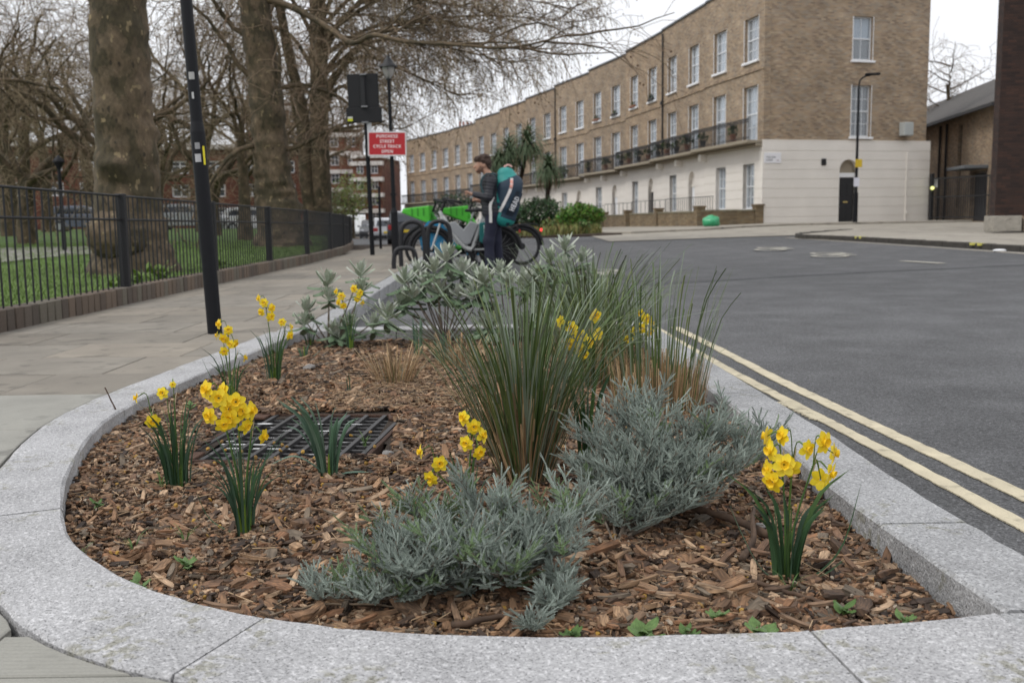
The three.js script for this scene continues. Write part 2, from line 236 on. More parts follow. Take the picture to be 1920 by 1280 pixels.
// ---------- pavement of slabs ----------
const outerX = (z) => { // left edge of the kerb stones
  let best = 9; for (let i = 0; i < 260; i++) { const a = outC[i], b = outC[i + 1]; if ((a.z - z) * (b.z - z) <= 0 && a.z !== b.z) best = min(best, lerp(a.x, b.x, (z - a.z) / (b.z - a.z))); } return best;
};
const bayX = (z) => lerp(-1.26, -1.42, clamp((-z - 6) / 8)) - 0.03 * max(0, -z - 14);
const edgeX = (z) => (z > -1.36 ? 2.4 : z > -6.3 ? outerX(z) - 0.012 : bayX(z) - 0.16);
const wallX = (z) => -3.4 - (z < -16 ? 0.007 * pow(-z - 16, 2) : 0);
{
  const pav = struct(put(new THREE.Group(), 'pavement')), r = rng(7);
  struct(mesh('pavement_bed', poly([[-9, 3], [-0.9, 3], [-0.9, -1.2], [-1.3, -2.4], [-1.55, -2.9], [-1.66, -3.5], [-1.68, -4.4], [-1.6, -5.5], [-1.52, -6.3], [-1.6, -14], [-2.2, -30], [-9, -30]], -0.2, 0.104), M.soil, pav));
  const rows = [-0.2, -0.85, -1.5, -2.12, -2.76, -3.42, -4.135, -4.7, -5.3, -5.9, -6.5, -7.12, -7.75, -8.4, -9.05, -9.7, -10.3, -10.95, -11.6, -12.3, -13, -13.8, -14.6, -15.5, -16.5, -17.6, -18.8, -20.2, -22, -24, -27];
  for (let k = 0; k < rows.length - 1; k++) {
    const z0 = rows[k] - 0.004, z1 = rows[k + 1] + 0.004, zm = (z0 + z1) / 2, xe = max(edgeX(z0), edgeX(z1), edgeX(zm));
    let x = -3.9 + (k % 2) * 0.42 - 0.2 * r();
    while (x < xe - 0.02) {
      let w = [0.62, 0.75, 0.92][floor(r() * 3)], x1 = min(x + w, xe); if (xe - x1 < 0.16) x1 = xe + 0.001;
      const a = x + 0.004, b = x1 - 0.004, N = 16, S = [];
      for (let i = 0; i <= N; i++) { const z = lerp(z1, z0, i / N), q = min(b, edgeX(z)); if (q > a + 0.015) S.push([q, z]); }
      if (S.length > 2) { const P = [[a, S[S.length - 1][1]], [a, S[0][1]], ...S]; const rib = zm > -4.13; mesh('paving_slab', poly(P, 0.06, 0.12 + 0.0035 * (r() - 0.5), 0.003), rib ? M.ribbed : M.slab[floor(r() * 5)], pav); }
      x = x1;
    }
  }
}
// footway kerb beside the cycle bay
{
  const k = struct(put(new THREE.Group(), 'footway_kerb')); let z = -6.5, i = 0;
  while (z > -23) { const z1 = z - 0.9, a = [], b = []; for (let j = 0; j <= 3; j++) { const q = lerp(z - 0.004, z1 + 0.004, j / 3); a.push(V(bayX(q) - 0.15, 0, q)); b.push(V(bayX(q), 0, q)); } kerbStone(a.reverse(), b.reverse(), M.graniteR, k, 300 + i++, 0.122); z = z1; }
}
// ---------- flower bed: soil and wood chips ----------
const rightIn = (z) => lerp(0.868, 0.735, clamp((-z - 1.68) / 4.8)) - 0.02;
const inner = inC.map((p) => [p.x, p.z]);
const leftIn = (z) => { let best = 9; for (let i = 0; i < 260; i++) { const a = inC[i], b = inC[i + 1]; if ((a.z - z) * (b.z - z) <= 0 && a.z !== b.z) best = min(best, lerp(a.x, b.x, (z - a.z) / (b.z - a.z))); } return best; };
const frontZ = (x) => { let best = 0; for (let i = 130; i < 260; i++) { const a = inC[i], b = inC[i + 1]; if ((a.x - x) * (b.x - x) <= 0) best = lerp(a.z, b.z, (x - a.x) / (b.x - a.x || 1)); } return best; };
const inBed = (x, z, m = 0) => z > -6.36 + m && x > leftIn(z) + m && x < rightIn(z) - m && !(x > -0.9 && z > frontZ(x) - m);
const SOIL = (x, z) => 0.058 + 0.018 * (fbm(x / 16 + 0.5, z / 16 + 0.5, 16, 3, 5) - 0.5) * 2 + 0.012 * (fbm(x / 16 + 0.5, z / 16 + 0.5, 64, 2, 9) - 0.5) + 0.015 * sin(clamp((-z - 1.6) / 4.8) * PI);
const bedPoly = [...inner.filter((_, i) => i % 4 === 0), [0.86, -1.69], [0.8, -2.7], [0.74, -6.4]];
{
  const L = bedPoly.map(([x, z]) => new THREE.Vector2(x, -z)), g = new THREE.PlaneGeometry(2.7, 5, 60, 110).rotateX(-PI / 2).translate(-0.3, 0, -4.0), p = g.getAttribute('position'), uv = g.getAttribute('uv'), idx = [], src = g.index.array;
  for (let i = 0; i < p.count; i++) { p.setY(i, SOIL(p.getX(i), p.getZ(i)) - 0.006); uv.setXY(i, p.getX(i), p.getZ(i)); }
  for (let i = 0; i < src.length; i += 3) { const hole = [0, 1, 2].every((k) => { const dx = p.getX(src[i + k]) + 0.755, dz = p.getZ(src[i + k]) + 3.49; return abs(dx * cos(0.1) - dz * sin(0.1)) < 0.31 && abs(dx * sin(0.1) + dz * cos(0.1)) < 0.38; }), ok = !hole && [0, 1, 2].some((k) => inBed(p.getX(src[i + k]), p.getZ(src[i + k]), -0.03)); if (ok) idx.push(src[i], src[i + 1], src[i + 2]); }
  g.setIndex(idx); g.computeVertexNormals(); struct(mesh('soil', g, M.soil));
}
function chipGeo(seed, l, w, h) { // a split splinter: a box with ragged ends, chamfers and a little twist
  const r = rng(seed), g = new THREE.BoxGeometry(l, h, w, 3, 1, 2), p = g.getAttribute('position'), jig = {};
  for (let i = 0; i < p.count; i++) {
    const k = [p.getX(i), p.getY(i), p.getZ(i)].map((q) => q.toFixed(4)).join(); jig[k] ??= [(r() - 0.5), (r() - 0.5), (r() - 0.5)];
    const e = abs(p.getX(i)) / (l / 2); let x = p.getX(i) + jig[k][0] * l * 0.16, y = p.getY(i) * (1 - 0.45 * e * r() * 0.5) + jig[k][1] * h * 0.3, z = p.getZ(i) * (1 - 0.3 * e) + jig[k][2] * w * 0.2; y += 0.08 * l * (e * e) * (seed % 2 ? 1 : -1) * 0.5; p.setXYZ(i, x, y, z);
  }
  const uv = g.getAttribute('uv'); for (let i = 0; i < uv.count; i++) uv.setXY(i, p.getX(i) * 8 + seed * 0.13, p.getZ(i) * 5 + p.getY(i) * 5 + seed * 0.37);
  g.computeVertexNormals(); return toCreasedNormals(g, 0.4);
}
const chipCols = [[0.40, 0.25, 0.15], [0.30, 0.18, 0.105], [0.22, 0.13, 0.08], [0.48, 0.32, 0.2], [0.58, 0.42, 0.29], [0.13, 0.082, 0.055], [0.27, 0.18, 0.12], [0.35, 0.19, 0.105], [0.22, 0.18, 0.14], [0.075, 0.05, 0.037]];
M.chip = mat('#ffffff', 0.85, { map: T.wood, bumpMap: T.woodB, bumpScale: 0.0015 });
M.chips = chipCols.map((c) => mat(c, 0.85, { map: T.wood, bumpMap: T.woodB, bumpScale: 0.0015 }));
const mulch = stuff(put(new THREE.Group(), 'wood_chip_mulch')); mulch.userData.label = 'brown wood chip mulch covering the flower bed';
{
  const r = rng(41), kinds = [[0.05, 0.018, 0.007], [0.038, 0.022, 0.008], [0.03, 0.012, 0.005], [0.024, 0.016, 0.006], [0.062, 0.012, 0.006], [0.042, 0.008, 0.004], [0.02, 0.009, 0.004], [0.034, 0.027, 0.008]];
  const geos = kinds.map((k, i) => chipGeo(i * 17 + 3, ...k)), lists = kinds.map(() => []), big = [];
  const grateHole = (x, z) => { const dx = x + 0.755, dz = z + 3.49; const a = dx * cos(0.1) - dz * sin(0.1), b = dx * sin(0.1) + dz * cos(0.1); return abs(a) < 0.335 && abs(b) < 0.41; };
  const total = 52000;
  for (let i = 0; i < total; i++) {
    const z = -1.6 - 4.8 * pow(r(), 1.35), x = -1.52 + 2.42 * r(); if (!inBed(x, z, 0.008) || grateHole(x, z)) continue;
    const near = clamp((-z - 1.6) / 4.8), k = floor(pow(r(), 0.85) * kinds.length), s = (0.6 + 0.75 * r()) * (r() < 0.12 ? 1.35 : 1) * (x < -0.9 && z > -3.2 ? 0.78 : 1), lift = r();
    const c = chipCols[floor(r() * chipCols.length)], q = 0.75 + 0.5 * r(), tilt = 0.5 * (r() - 0.5) + (r() < 0.1 ? (r() - 0.5) : 0), tilt2 = 0.7 * (r() - 0.5);
    const m = trs(V(x, SOIL(x, z) + 0.014 * lift * lift, z), [tilt2, r() * PI * 2, tilt], [s, s, s]);
    lists[k].push({ m, c: lin(c[0] * q, c[1] * q, c[2] * q) });
    if (z > -2.75 && s * kinds[k][0] > 0.046 && lift > 0.62) big.push({ m, k, c: floor(r() * (chipCols.length - 1)), x, z });
  }
  const bits = []; for (let i = 0; i < 30000; i++) { const z = -1.6 - 3.6 * pow(r(), 1.5), x = -1.52 + 2.42 * r(); if (!inBed(x, z, 0.008) || grateHole(x, z)) continue; const c = chipCols[floor(r() * 10)], q = 0.75 + 0.75 * r(), pale = r() < 0.07; bits.push({ m: trs(V(x, SOIL(x, z) + 0.005 + 0.014 * r(), z), [1.2 * (r() - 0.5), r() * 6.28, 1.2 * (r() - 0.5)], [0.12 + 0.3 * r(), 0.3 + 0.3 * r(), 0.12 + 0.35 * r()]), c: pale ? lin(0.55, 0.48, 0.4) : lin(c[0] * q, c[1] * q, c[2] * q) }); }
  instanced('wood_crumbs', geos[1], M.chip, bits, mulch);
  lists.forEach((l, k) => instanced('wood_chips', geos[k], M.chip, l, mulch));
  // the larger chips that can be picked out one by one
  const wide = [[0.085, 0.03, 0.012], [0.07, 0.036, 0.014], [0.1, 0.02, 0.012], [0.06, 0.04, 0.012]].map((k, i) => chipGeo(200 + i, ...k)); let n = 0;
  for (const b of big) { if (n >= 290) break; const o = mesh('wood_chip', b.k === 0 && n % 3 ? wide[n % 4] : geos[b.k], M.chips[b.c], mulch); const p = V(0, 0, 0), qn = new THREE.Quaternion(), sc = V(1, 1, 1); b.m.decompose(p, qn, sc); o.position.copy(p); o.position.y += 0.012; o.quaternion.copy(qn); o.scale.setScalar(0.75 + 0.35 * r()); n++; }
  // fallen yellow catkins and bud scales
  const cat = []; for (let i = 0; i < 420; i++) { const z = -1.62 - 1.9 * pow(r(), 1.2), x = -1.4 + 2.25 * r(); if (!inBed(x, z, 0.02) || (x > -0.6 && x < 0.3 && r() < 0.3)) continue; const q = 0.6 + 0.6 * r(); cat.push({ m: trs(V(x, SOIL(x, z) + 0.012, z), [r() * 3, r() * 6, r() * 3], [0.005 + 0.004 * r(), 0.003 + 0.003 * r(), 0.004 + 0.003 * r()]), c: lin(0.36 * q, 0.21 * q, 0.04) }); }
  const cg = new THREE.IcosahedronGeometry(1, 1), cp = cg.getAttribute('position'); for (let i = 0; i < cp.count; i++) { const s = 1 + 0.3 * n3(cp.getX(i) * 3, cp.getY(i) * 3, cp.getZ(i) * 3); cp.setXYZ(i, cp.getX(i) * s, cp.getY(i) * s, cp.getZ(i) * s); } cg.computeVertexNormals();
  const cm = instanced('fallen_catkins', cg, mat('#ffffff', 0.8), cat); cm.userData.label = 'yellow fallen catkins scattered over the wood chips';
  // shredded fibres and straw
  const straw = []; for (let i = 0; i < 2600; i++) { const mid = r() < 0.5, z = mid ? -3.9 - 1.6 * r() : -1.65 - 4.5 * r(), x = mid ? -0.75 + 0.8 * r() : -1.5 + 2.35 * r(); if (!inBed(x, z, 0.02) || grateHole(x, z)) continue; const q = 0.6 + 0.7 * r(); straw.push({ m: trs(V(x, SOIL(x, z) + 0.012 + 0.014 * r(), z), [0.3 * (r() - 0.5), r() * 6.3, 0.35 * (r() - 0.5)], [0.03 + 0.09 * r() * r(), 0.0011, 0.0011]), c: lin(0.36 * q, 0.25 * q, 0.15 * q) }); }
  const sm = instanced('straw', new THREE.CylinderGeometry(1, 1, 1, 5).rotateZ(PI / 2), mat('#ffffff', 0.85), straw); sm.userData.label = 'dry straw fibres lying on the wood chips';
}
// sticks lying on and standing in the mulch
M.twig = mat([0.13, 0.085, 0.06], 0.9, { map: T.wood }); M.twigPale = mat([0.34, 0.27, 0.2], 0.85, { map: T.wood });
[['thin bare twig standing upright against the pavement side of the kerb', [[-1.5, 0.07, -3.72], [-1.51, 0.12, -3.73], [-1.535, 0.17, -3.74], [-1.55, 0.215, -3.735]], 0.0035, 0],
 ['thick brown stick leaning out from under the silvery shrub', [[0.5, 0.075, -2.12], [0.545, 0.095, -2.2], [0.56, 0.115, -2.27], [0.6, 0.1, -2.42]], 0.008, 0],
 ['long dark branch piece lying below the silvery shrub', [[0.6, 0.085, -2.25], [0.52, 0.105, -2.33], [0.44, 0.11, -2.4]], 0.012, 0],
 ['slim brown stick pointing toward the road kerb near the corner', [[0.49, 0.08, -1.98], [0.56, 0.075, -1.92], [0.62, 0.075, -1.85]], 0.005, 0],
 ['pale curved twig lying beside the metal grate', [[-0.8, 0.075, -2.7], [-0.72, 0.085, -2.82], [-0.63, 0.08, -2.9], [-0.6, 0.1, -3.05]], 0.0045, 1],
 ['long straight dry stem lying along the front kerb', [[-0.5, 0.075, -1.83], [-0.38, 0.085, -1.87], [-0.22, 0.085, -1.86]], 0.003, 1],
 ['short pale twig by the catkins near the rounded kerb', [[-1.3, 0.085, -3.5], [-1.26, 0.095, -3.38], [-1.2, 0.08, -3.3]], 0.005, 1],
 ['brown broken stick under the low silvery sprig', [[-0.12, 0.08, -1.77], [-0.02, 0.09, -1.79], [0.1, 0.085, -1.83]], 0.007, 0],
].forEach(([label, pts, rr, k], i) => { const c = curve(pts, 14), r = rng(i + 60); tag(mesh('stick', tube(c.map((p) => p.add(V(0, 0.004 * (r() - 0.5), 0.004 * (r() - 0.5)))), c.map((_, j) => rr * (1 - 0.35 * j / 14) * (0.85 + 0.3 * r())), 7, null, true), k ? M.twigPale : M.twig), label, 'stick'); });
// ---------- metal drain grate ----------
{
  const g = thing('drain_grate', 'black metal drain grate with rusty frame set in the wood chips', 'grate', [-0.755, 0.056, -3.49], -0.1);
  const W = 0.6, D = 0.74, met = mat([0.075, 0.075, 0.082], 0.5, { metalness: 0.3, map: rep(T.concrete, 2) }), rust = mat([0.11, 0.055, 0.035], 0.85, { map: rep(T.concrete, 3), bumpMap: rep(T.concreteB, 4), bumpScale: 0.003 });
  for (const s of [-1, 1]) { mesh('frame_rail', rbox(0.016, 0.04, D + 0.04, s * (W / 2 + 0.009), -0.004, 0, 0.003), rust, g); mesh('frame_rail', rbox(W, 0.04, 0.016, 0, -0.004, s * (D / 2 + 0.009), 0.003), rust, g); }
  mesh('pit_floor', box(W, 0.01, D, 0, -0.05, 0), M.soil, g);
  const nx = 8, nz = 12; for (let i = 0; i <= nx; i++) mesh('grate_bar', rbox(0.016, 0.03, D - 0.004, lerp(-W / 2 + 0.01, W / 2 - 0.01, i / nx), 0.002, 0, 0.002), met, g);
  for (let i = 0; i <= nz; i++) mesh('cross_bar', rbox(W - 0.004, 0.022, 0.012, 0, -0.0045, lerp(-D / 2 + 0.008, D / 2 - 0.008, i / nz), 0.002), met, g);
  const rust2 = rust; for (const [x, z] of [[W / 2 - 0.03, D / 2 - 0.04], [-W / 2 + 0.03, -D / 2 + 0.04], [W / 2 - 0.03, -D / 2 + 0.04], [-W / 2 + 0.03, D / 2 - 0.04]]) mesh('corner_plate', poly([[x - 0.04, z - 0.045], [x + 0.03, z - 0.045], [x + 0.03, z + 0.045], [x - 0.02, z + 0.04]], 0.012, 0.0205, 0.002), rust2, g);
  const r = rng(8), sp = []; for (let i = 0; i < 20; i++) { const a = 0.003 + 0.012 * r() * r() * (i < 8 ? 3 : 1); sp.push(new THREE.CircleGeometry(a, 7).rotateX(-PI / 2).scale(1 + 2 * r(), 1, 0.5).translate((r() - 0.5) * W * 0.9, 0.0185, lerp(-D / 2, D / 2, (3 + floor(r() * 9)) / 12) * 0.97)); }
  stuff(mesh('paint_splash', [...sp, rbox(0.16, 0.004, 0.01, -0.17, 0.0075, lerp(-D / 2 + 0.008, D / 2 - 0.008, 8 / 12)), rbox(0.13, 0.004, 0.01, -0.05, 0.0075, lerp(-D / 2 + 0.008, D / 2 - 0.008, 9 / 12)), rbox(0.09, 0.004, 0.01, -0.19, 0.0075, lerp(-D / 2 + 0.008, D / 2 - 0.008, 9 / 12))], mat([0.5, 0.5, 0.5], 0.7), g));
}
// small pebbles
{ const pm = mat([0.42, 0.4, 0.38], 0.8, { map: rep(T.granite, 3) }), spots = [[-1.02, -4.95, 0.026, 'grey pebble on the wood chips behind the metal grate'], [0.6, -2.35, 0.012, 'small white pebble in the corner by the road kerb'], [-0.4, -3.12, 0.017, 'pale pebble beside the corner of the metal grate']]; spots.forEach(([x, z, s, label], i) => { const g = new THREE.IcosahedronGeometry(s, 2), p = g.getAttribute('position'); for (let k = 0; k < p.count; k++) { const q = 1 + 0.25 * n3(p.getX(k) / s * 1.3 + i * 9, p.getY(k) / s * 1.3, p.getZ(k) / s * 1.3); p.setXYZ(k, p.getX(k) * q * 1.2, p.getY(k) * q * 0.75, p.getZ(k) * q); } g.computeVertexNormals(); const o = tag(mesh('pebble', mergeVertices(g), pm), label, 'pebble'); o.position.set(x, SOIL(x, z) + 0.014, z); }); }
// ---------- plants of the bed ----------
// a strap leaf: pts along its middle line, half-width profile, V fold; side vector kept level
function blade(pts, w, fold = 0.35, n = 10, tip = 1, side) {
  const c = curve(pts, n), pos = [], uv = [], idx = [];
  const ax = V(0, 1, 0), S = side ? side.clone() : V(1, 0, 0); if (!side) { const d = c[n].clone().sub(c[0]); S.set(-d.z, 0, d.x); if (S.length() < 1e-4) S.set(1, 0, 0); S.normalize(); }
  let len = 0;
  for (let i = 0; i <= n; i++) {
    const t = i / n, T0 = c[min(n, i + 1)].clone().sub(c[max(0, i - 1)]).normalize(), N = T0.clone().cross(S).normalize(); if (i) len += c[i].distanceTo(c[i - 1]);
    const hw = w * (0.75 + 0.25 * min(1, t * 4)) * (tip ? pow(clamp((1 - t) / 0.35), 0.6) * (t > 0.999 ? 0.05 : 1) || 0.04 * w : 1) * 0.5 || w * 0.03;
    for (const k of [-1, 0, 1]) { const f = k ? fold * hw : 0; pos.push(c[i].x + S.x * k * hw + N.x * f, c[i].y + S.y * k * hw + N.y * f, c[i].z + S.z * k * hw + N.z * f); uv.push((k + 1) / 2, len * 4); }
  }
  for (let i = 0; i < n; i++) for (let k = 0; k < 2; k++) { const a = i * 3 + k, b = a + 3; idx.push(a, a + 1, b, a + 1, b + 1, b); }
  const g = new THREE.BufferGeometry(); g.setAttribute('position', new THREE.Float32BufferAttribute(pos, 3)); g.setAttribute('uv', new THREE.Float32BufferAttribute(uv, 2)); g.setIndex(idx); g.computeVertexNormals(); return g;
}
const leafMat = (c, rough = 0.55, tr = 0.12) => phys(c, rough, { map: T.leaf, transmission: tr, specularIntensity: 0.6 });
M.daff = [[0.06, 0.13, 0.055], [0.05, 0.11, 0.05], [0.085, 0.165, 0.05], [0.07, 0.13, 0.08]].map((c) => leafMat(c, 0.5));
M.scape = [[0.10, 0.19, 0.05], [0.13, 0.22, 0.045]].map((c) => leafMat(c, 0.5)); M.sheath = leafMat([0.2, 0.3, 0.04], 0.5);
M.glauc = [[0.12, 0.2, 0.14], [0.09, 0.17, 0.1], [0.15, 0.23, 0.16]].map((c) => leafMat(c, 0.55));
M.petal = [[0.88, 0.68, 0.014], [0.9, 0.72, 0.025], [0.86, 0.64, 0.012]].map((c) => phys(c, 0.6, { transmission: 0.28 }));
M.corona = phys([0.88, 0.6, 0.01], 0.6, { transmission: 0.2 }); M.spathe = phys([0.5, 0.42, 0.28], 0.8, { transmission: 0.3 });
function flowerGeos(seed) { // faces +z; petals, cup, tube
  const r = rng(seed), petals = [];
  for (let k = 0; k < 6; k++) {
    const L = 0.0168 * (0.92 + 0.16 * r()), W = 0.0078 * (k % 2 ? 1 : 0.9), pos = [], idx = [], rows = 6, back = (k % 2 ? -0.001 : 0.0006) + 0.002 * (r() - 0.5), curl = 0.004 * (r() - 0.2);
    for (let i = 0; i <= rows; i++) { const t = i / rows, w = W * pow(sin(PI * clamp(0.12 + 0.88 * t)), 0.62) * (t > 0.98 ? 0.12 : 1); for (let j = -1; j <= 1; j++) pos.push(w * j, 0.002 + L * t, back + (j ? 0.0016 * (1 - t) + 0.0008 * (r() - 0.5) : -0.0004) - curl * t * t); }
    for (let i = 0; i < rows; i++) for (let j = 0; j < 2; j++) { const a = i * 3 + j, b = a + 3; idx.push(a, a + 1, b, a + 1, b + 1, b); }
    const g = new THREE.BufferGeometry(); g.setAttribute('position', new THREE.Float32BufferAttribute(pos, 3)); g.setIndex(idx); g.computeVertexNormals(); petals.push(g.rotateZ(k * PI / 3 + 0.12 * (r() - 0.5)));
  }
  const cup = new THREE.LatheGeometry([[0.0018, -0.001], [0.0042, 0.001], [0.0055, 0.004], [0.0064, 0.0068], [0.0072, 0.0078]].map(([a, b]) => new THREE.Vector2(a, b)), 14).rotateX(PI / 2), p = cup.getAttribute('position');
  for (let i = 0; i < p.count; i++) if (p.getZ(i) > 0.006) { const a = atan2(p.getY(i), p.getX(i)), s = 1 + 0.1 * sin(a * 6 + seed); p.setXYZ(i, p.getX(i) * s, p.getY(i) * s, p.getZ(i) + 0.0006 * sin(a * 12)); } cup.computeVertexNormals();
  return { petals: merge(petals), cup };
}
const FL = [1, 2, 3].map(flowerGeos);
function flower(parent, p, yaw, pitch, s, k) { const f = mesh('flower', FL[k % 3].petals, M.petal[k % 3], parent); f.position.copy(p); f.rotation.set(pitch, yaw, (k * 1.7) % 6, 'YXZ'); f.scale.setScalar(s); const c = mesh('flower_cup', FL[k % 3].cup, M.corona, parent); c.position.copy(f.position); c.rotation.copy(f.rotation); c.scale.copy(f.scale); return f; }
// stems: [lean x, lean z, height, flowers, yaw of the head, size]
function daffodil(x, z, label, o) {
  const r = rng(o.seed), y = SOIL(x, z) - 0.004, t = thing('daffodil_clump', label, 'daffodils', [x, y, z], 0, 'daffodil clumps in the flower bed');
  for (let i = 0; i < o.leaves; i++) {
    const a = r() * PI * 2, rr = (o.base ?? 0.022) * sqrt(r()), bx = cos(a) * rr, bz = sin(a) * rr, L = o.len * (0.6 + 0.5 * r()), lean = (o.lean ?? 0.2) * (0.15 + r()) * L, a2 = a + 0.8 * (r() - 0.5), dx = cos(a2), dz = sin(a2) * 0.8;
    mesh('leaf', blade([[bx, 0, bz], [bx + dx * lean * 0.12, L * 0.35, bz + dz * lean * 0.12], [bx + dx * lean * 0.45, L * 0.72, bz + dz * lean * 0.45], [bx + dx * lean, L * (0.98 - 0.1 * r()), bz + dz * lean]], (o.wide ?? 0.0062) * (0.75 + 0.5 * r()), 0.5, 9, 1, V(cos(a2 + 1.2 * (r() - 0.2)), 0, sin(a2 + 1.2 * (r() - 0.2)))), (o.mats ?? M.daff)[floor(r() * (o.mats ?? M.daff).length)], t);
  }
  for (const b of o.bent ?? []) mesh('leaf', blade(b, o.wide ?? 0.0065, 0.4, 14), (o.mats ?? M.daff)[0], t);
  for (let i = 0; i < (o.sheaths ?? 4); i++) { const a = r() * 6.28, q = 0.012 * sqrt(r()); mesh('sheath', tube(curve([[cos(a) * q, 0, sin(a) * q], [cos(a) * q * 1.3, 0.035, sin(a) * q * 1.3], [cos(a) * q * 1.8, 0.06 + 0.03 * r(), sin(a) * q * 1.8]], 5), [0.0042, 0.0046, 0.004, 0.0034, 0.0028, 0.0015], 7), M.sheath, t); }
  (o.stems ?? []).forEach(([lx, lz, h, n, yaw, s = 1], si) => {
    const top = V(lx, h, lz), c = curve([[0.01 * (r() - 0.5), 0, 0.01 * (r() - 0.5)], [lx * 0.3, h * 0.5, lz * 0.3], top], 10), st = mesh('flower_stem', tube(c, c.map((_, i) => 0.0029 - 0.0009 * i / 10), 7), M.scape[si % 2], t);
    const neck = mesh('spathe', blade([[top.x, top.y - 0.012, top.z], [top.x + 0.003, top.y + 0.012, top.z], [top.x + 0.008 * cos(yaw), top.y + 0.03, top.z - 0.004]], 0.006, 0.6, 6), M.spathe, st); neck.position.set(0, 0, 0);
    const ped = [];
    for (let k = 0; k < n; k++) {
      const ya = yaw + (n > 1 ? (k / (n - 1) - 0.5) * 1.9 : 0) + 0.5 * (r() - 0.5), out = 0.026 + 0.016 * r(), up = (0.05 - 0.1 * (k * 0.618 % 1)) + 0.006 * r(), d = V(sin(ya), 0, cos(ya));
      const e = top.clone().addScaledVector(d, out).add(V(0, up, 0)), kn = top.clone().addScaledVector(d, out * 0.35).add(V(0, max(0.012, up + 0.012), 0));
      ped.push(...(() => { const q = curve([top, kn, e], 7); return [tube(q, q.map((_, i) => (i > 3 && i < 6 ? 0.0019 : 0.0012)), 5)]; })());
      flower(st, e, ya, -0.05 - 0.25 * (r() - 0.5) + (up < 0 ? 0.25 : 0), (1.02 + 0.22 * r()) * s, floor(r() * 9));
    }
    mesh('pedicel', ped, M.scape[(si + 1) % 2], st);
  });
  return t;
}
daffodil(-0.66, -2.36, 'tall daffodil clump with a big cluster of yellow flowers before the metal grate', { seed: 1, leaves: 28, len: 0.29, lean: 0.5, sheaths: 5, stems: [[-0.035, 0.03, 0.325, 5, 0.2, 1.08], [0.0, 0.015, 0.315, 5, 0.35, 1.08], [0.03, 0.01, 0.265, 2, 0.6, 1.05]], bent: [[[0, 0.0, 0], [-0.03, 0.015, 0.005], [-0.085, 0.05, 0.0], [-0.115, 0.12, 0.0]]] });
daffodil(-0.965, -2.79, 'wide daffodil clump with two small flower heads by the rounded kerb', { seed: 2, leaves: 40, len: 0.27, lean: 0.36, base: 0.035, stems: [[-0.055, 0.03, 0.225, 2, -0.4, 0.95], [-0.01, 0.02, 0.24, 1, 0.2, 0.8], [0.005, 0.01, 0.26, 1, 0.5, 0.5]] });
daffodil(-1.125, -4.647, 'daffodil clump with tall flowers near the lamp post side kerb', { seed: 3, leaves: 34, len: 0.27, lean: 0.34, base: 0.03, sheaths: 9, stems: [[-0.02, 0.02, 0.355, 5, 0.1, 1.1], [0.06, 0.02, 0.24, 3, 1.0, 1.05]] });
daffodil(-1.2, -4.18, 'daffodil clump with loose flowers standing directly behind the tall cluster', { seed: 4, leaves: 18, len: 0.25, lean: 0.5, stems: [[0.0, 0.0, 0.285, 4, 0.0, 1.1], [0.03, 0.0, 0.2, 2, 0.5, 1.0], [-0.02, 0, 0.235, 2, -0.6, 1]], bent: [[[0, 0.0, 0], [-0.05, 0.05, 0.0], [-0.09, 0.13, 0.0], [-0.12, 0.2, 0]]] });
daffodil(-0.98, -5.98, 'slender daffodil clump flowering below the grey felted shrub', { seed: 5, leaves: 12, len: 0.27, lean: 0.3, sheaths: 5, stems: [[-0.04, 0.0, 0.31, 4, -0.4, 1.2], [0.05, 0.0, 0.33, 4, 0.5, 1.2]] });
daffodil(-0.12, -2.47, 'daffodil clump leaning out behind the low silvery shrub', { seed: 6, leaves: 16, len: 0.2, lean: 0.3, stems: [[0.015, 0.01, 0.225, 5, 0.1, 1.0], [-0.075, 0.04, 0.145, 3, -0.5, 0.95]] });
daffodil(0.223, -2.978, 'very tall daffodil stems rising between the tussock and the silvery shrub', { seed: 7, leaves: 11, len: 0.36, lean: 0.16, wide: 0.011, sheaths: 3, stems: [[-0.02, 0.0, 0.385, 5, 0.2, 1.05], [-0.045, 0.0, 0.4, 2, -1.3, 1], [0.015, -0.01, 0.42, 2, 1.2, 1]] });
daffodil(0.577, -2.039, 'daffodil clump with turned heads in the corner by the road kerb', { seed: 8, leaves: 22, len: 0.27, lean: 0.5, wide: 0.009, base: 0.026, sheaths: 3, stems: [[-0.02, 0.02, 0.265, 5, -1.1, 1.12], [0.005, 0.01, 0.27, 3, -0.3, 1.1], [0.045, 0.02, 0.26, 4, 1.35, 1.12]], bent: [[[0, 0, 0], [0.05, 0.012, 0], [0.11, 0.07, 0], [0.155, 0.22, 0]], [[0, 0, 0], [-0.05, 0.03, 0.0], [-0.1, 0.12, 0.0], [-0.125, 0.18, 0]], [[0, 0, 0], [0.07, 0.02, 0.01], [0.12, 0.055, 0.01]]] });
daffodil(0.56, -4.45, 'daffodil flowers half hidden among the tussock blades by the road', { seed: 9, leaves: 9, len: 0.26, lean: 0.3, stems: [[0.03, 0.05, 0.29, 5, 0.2, 1.15], [-0.03, 0.05, 0.24, 3, -0.5, 1.1]] });
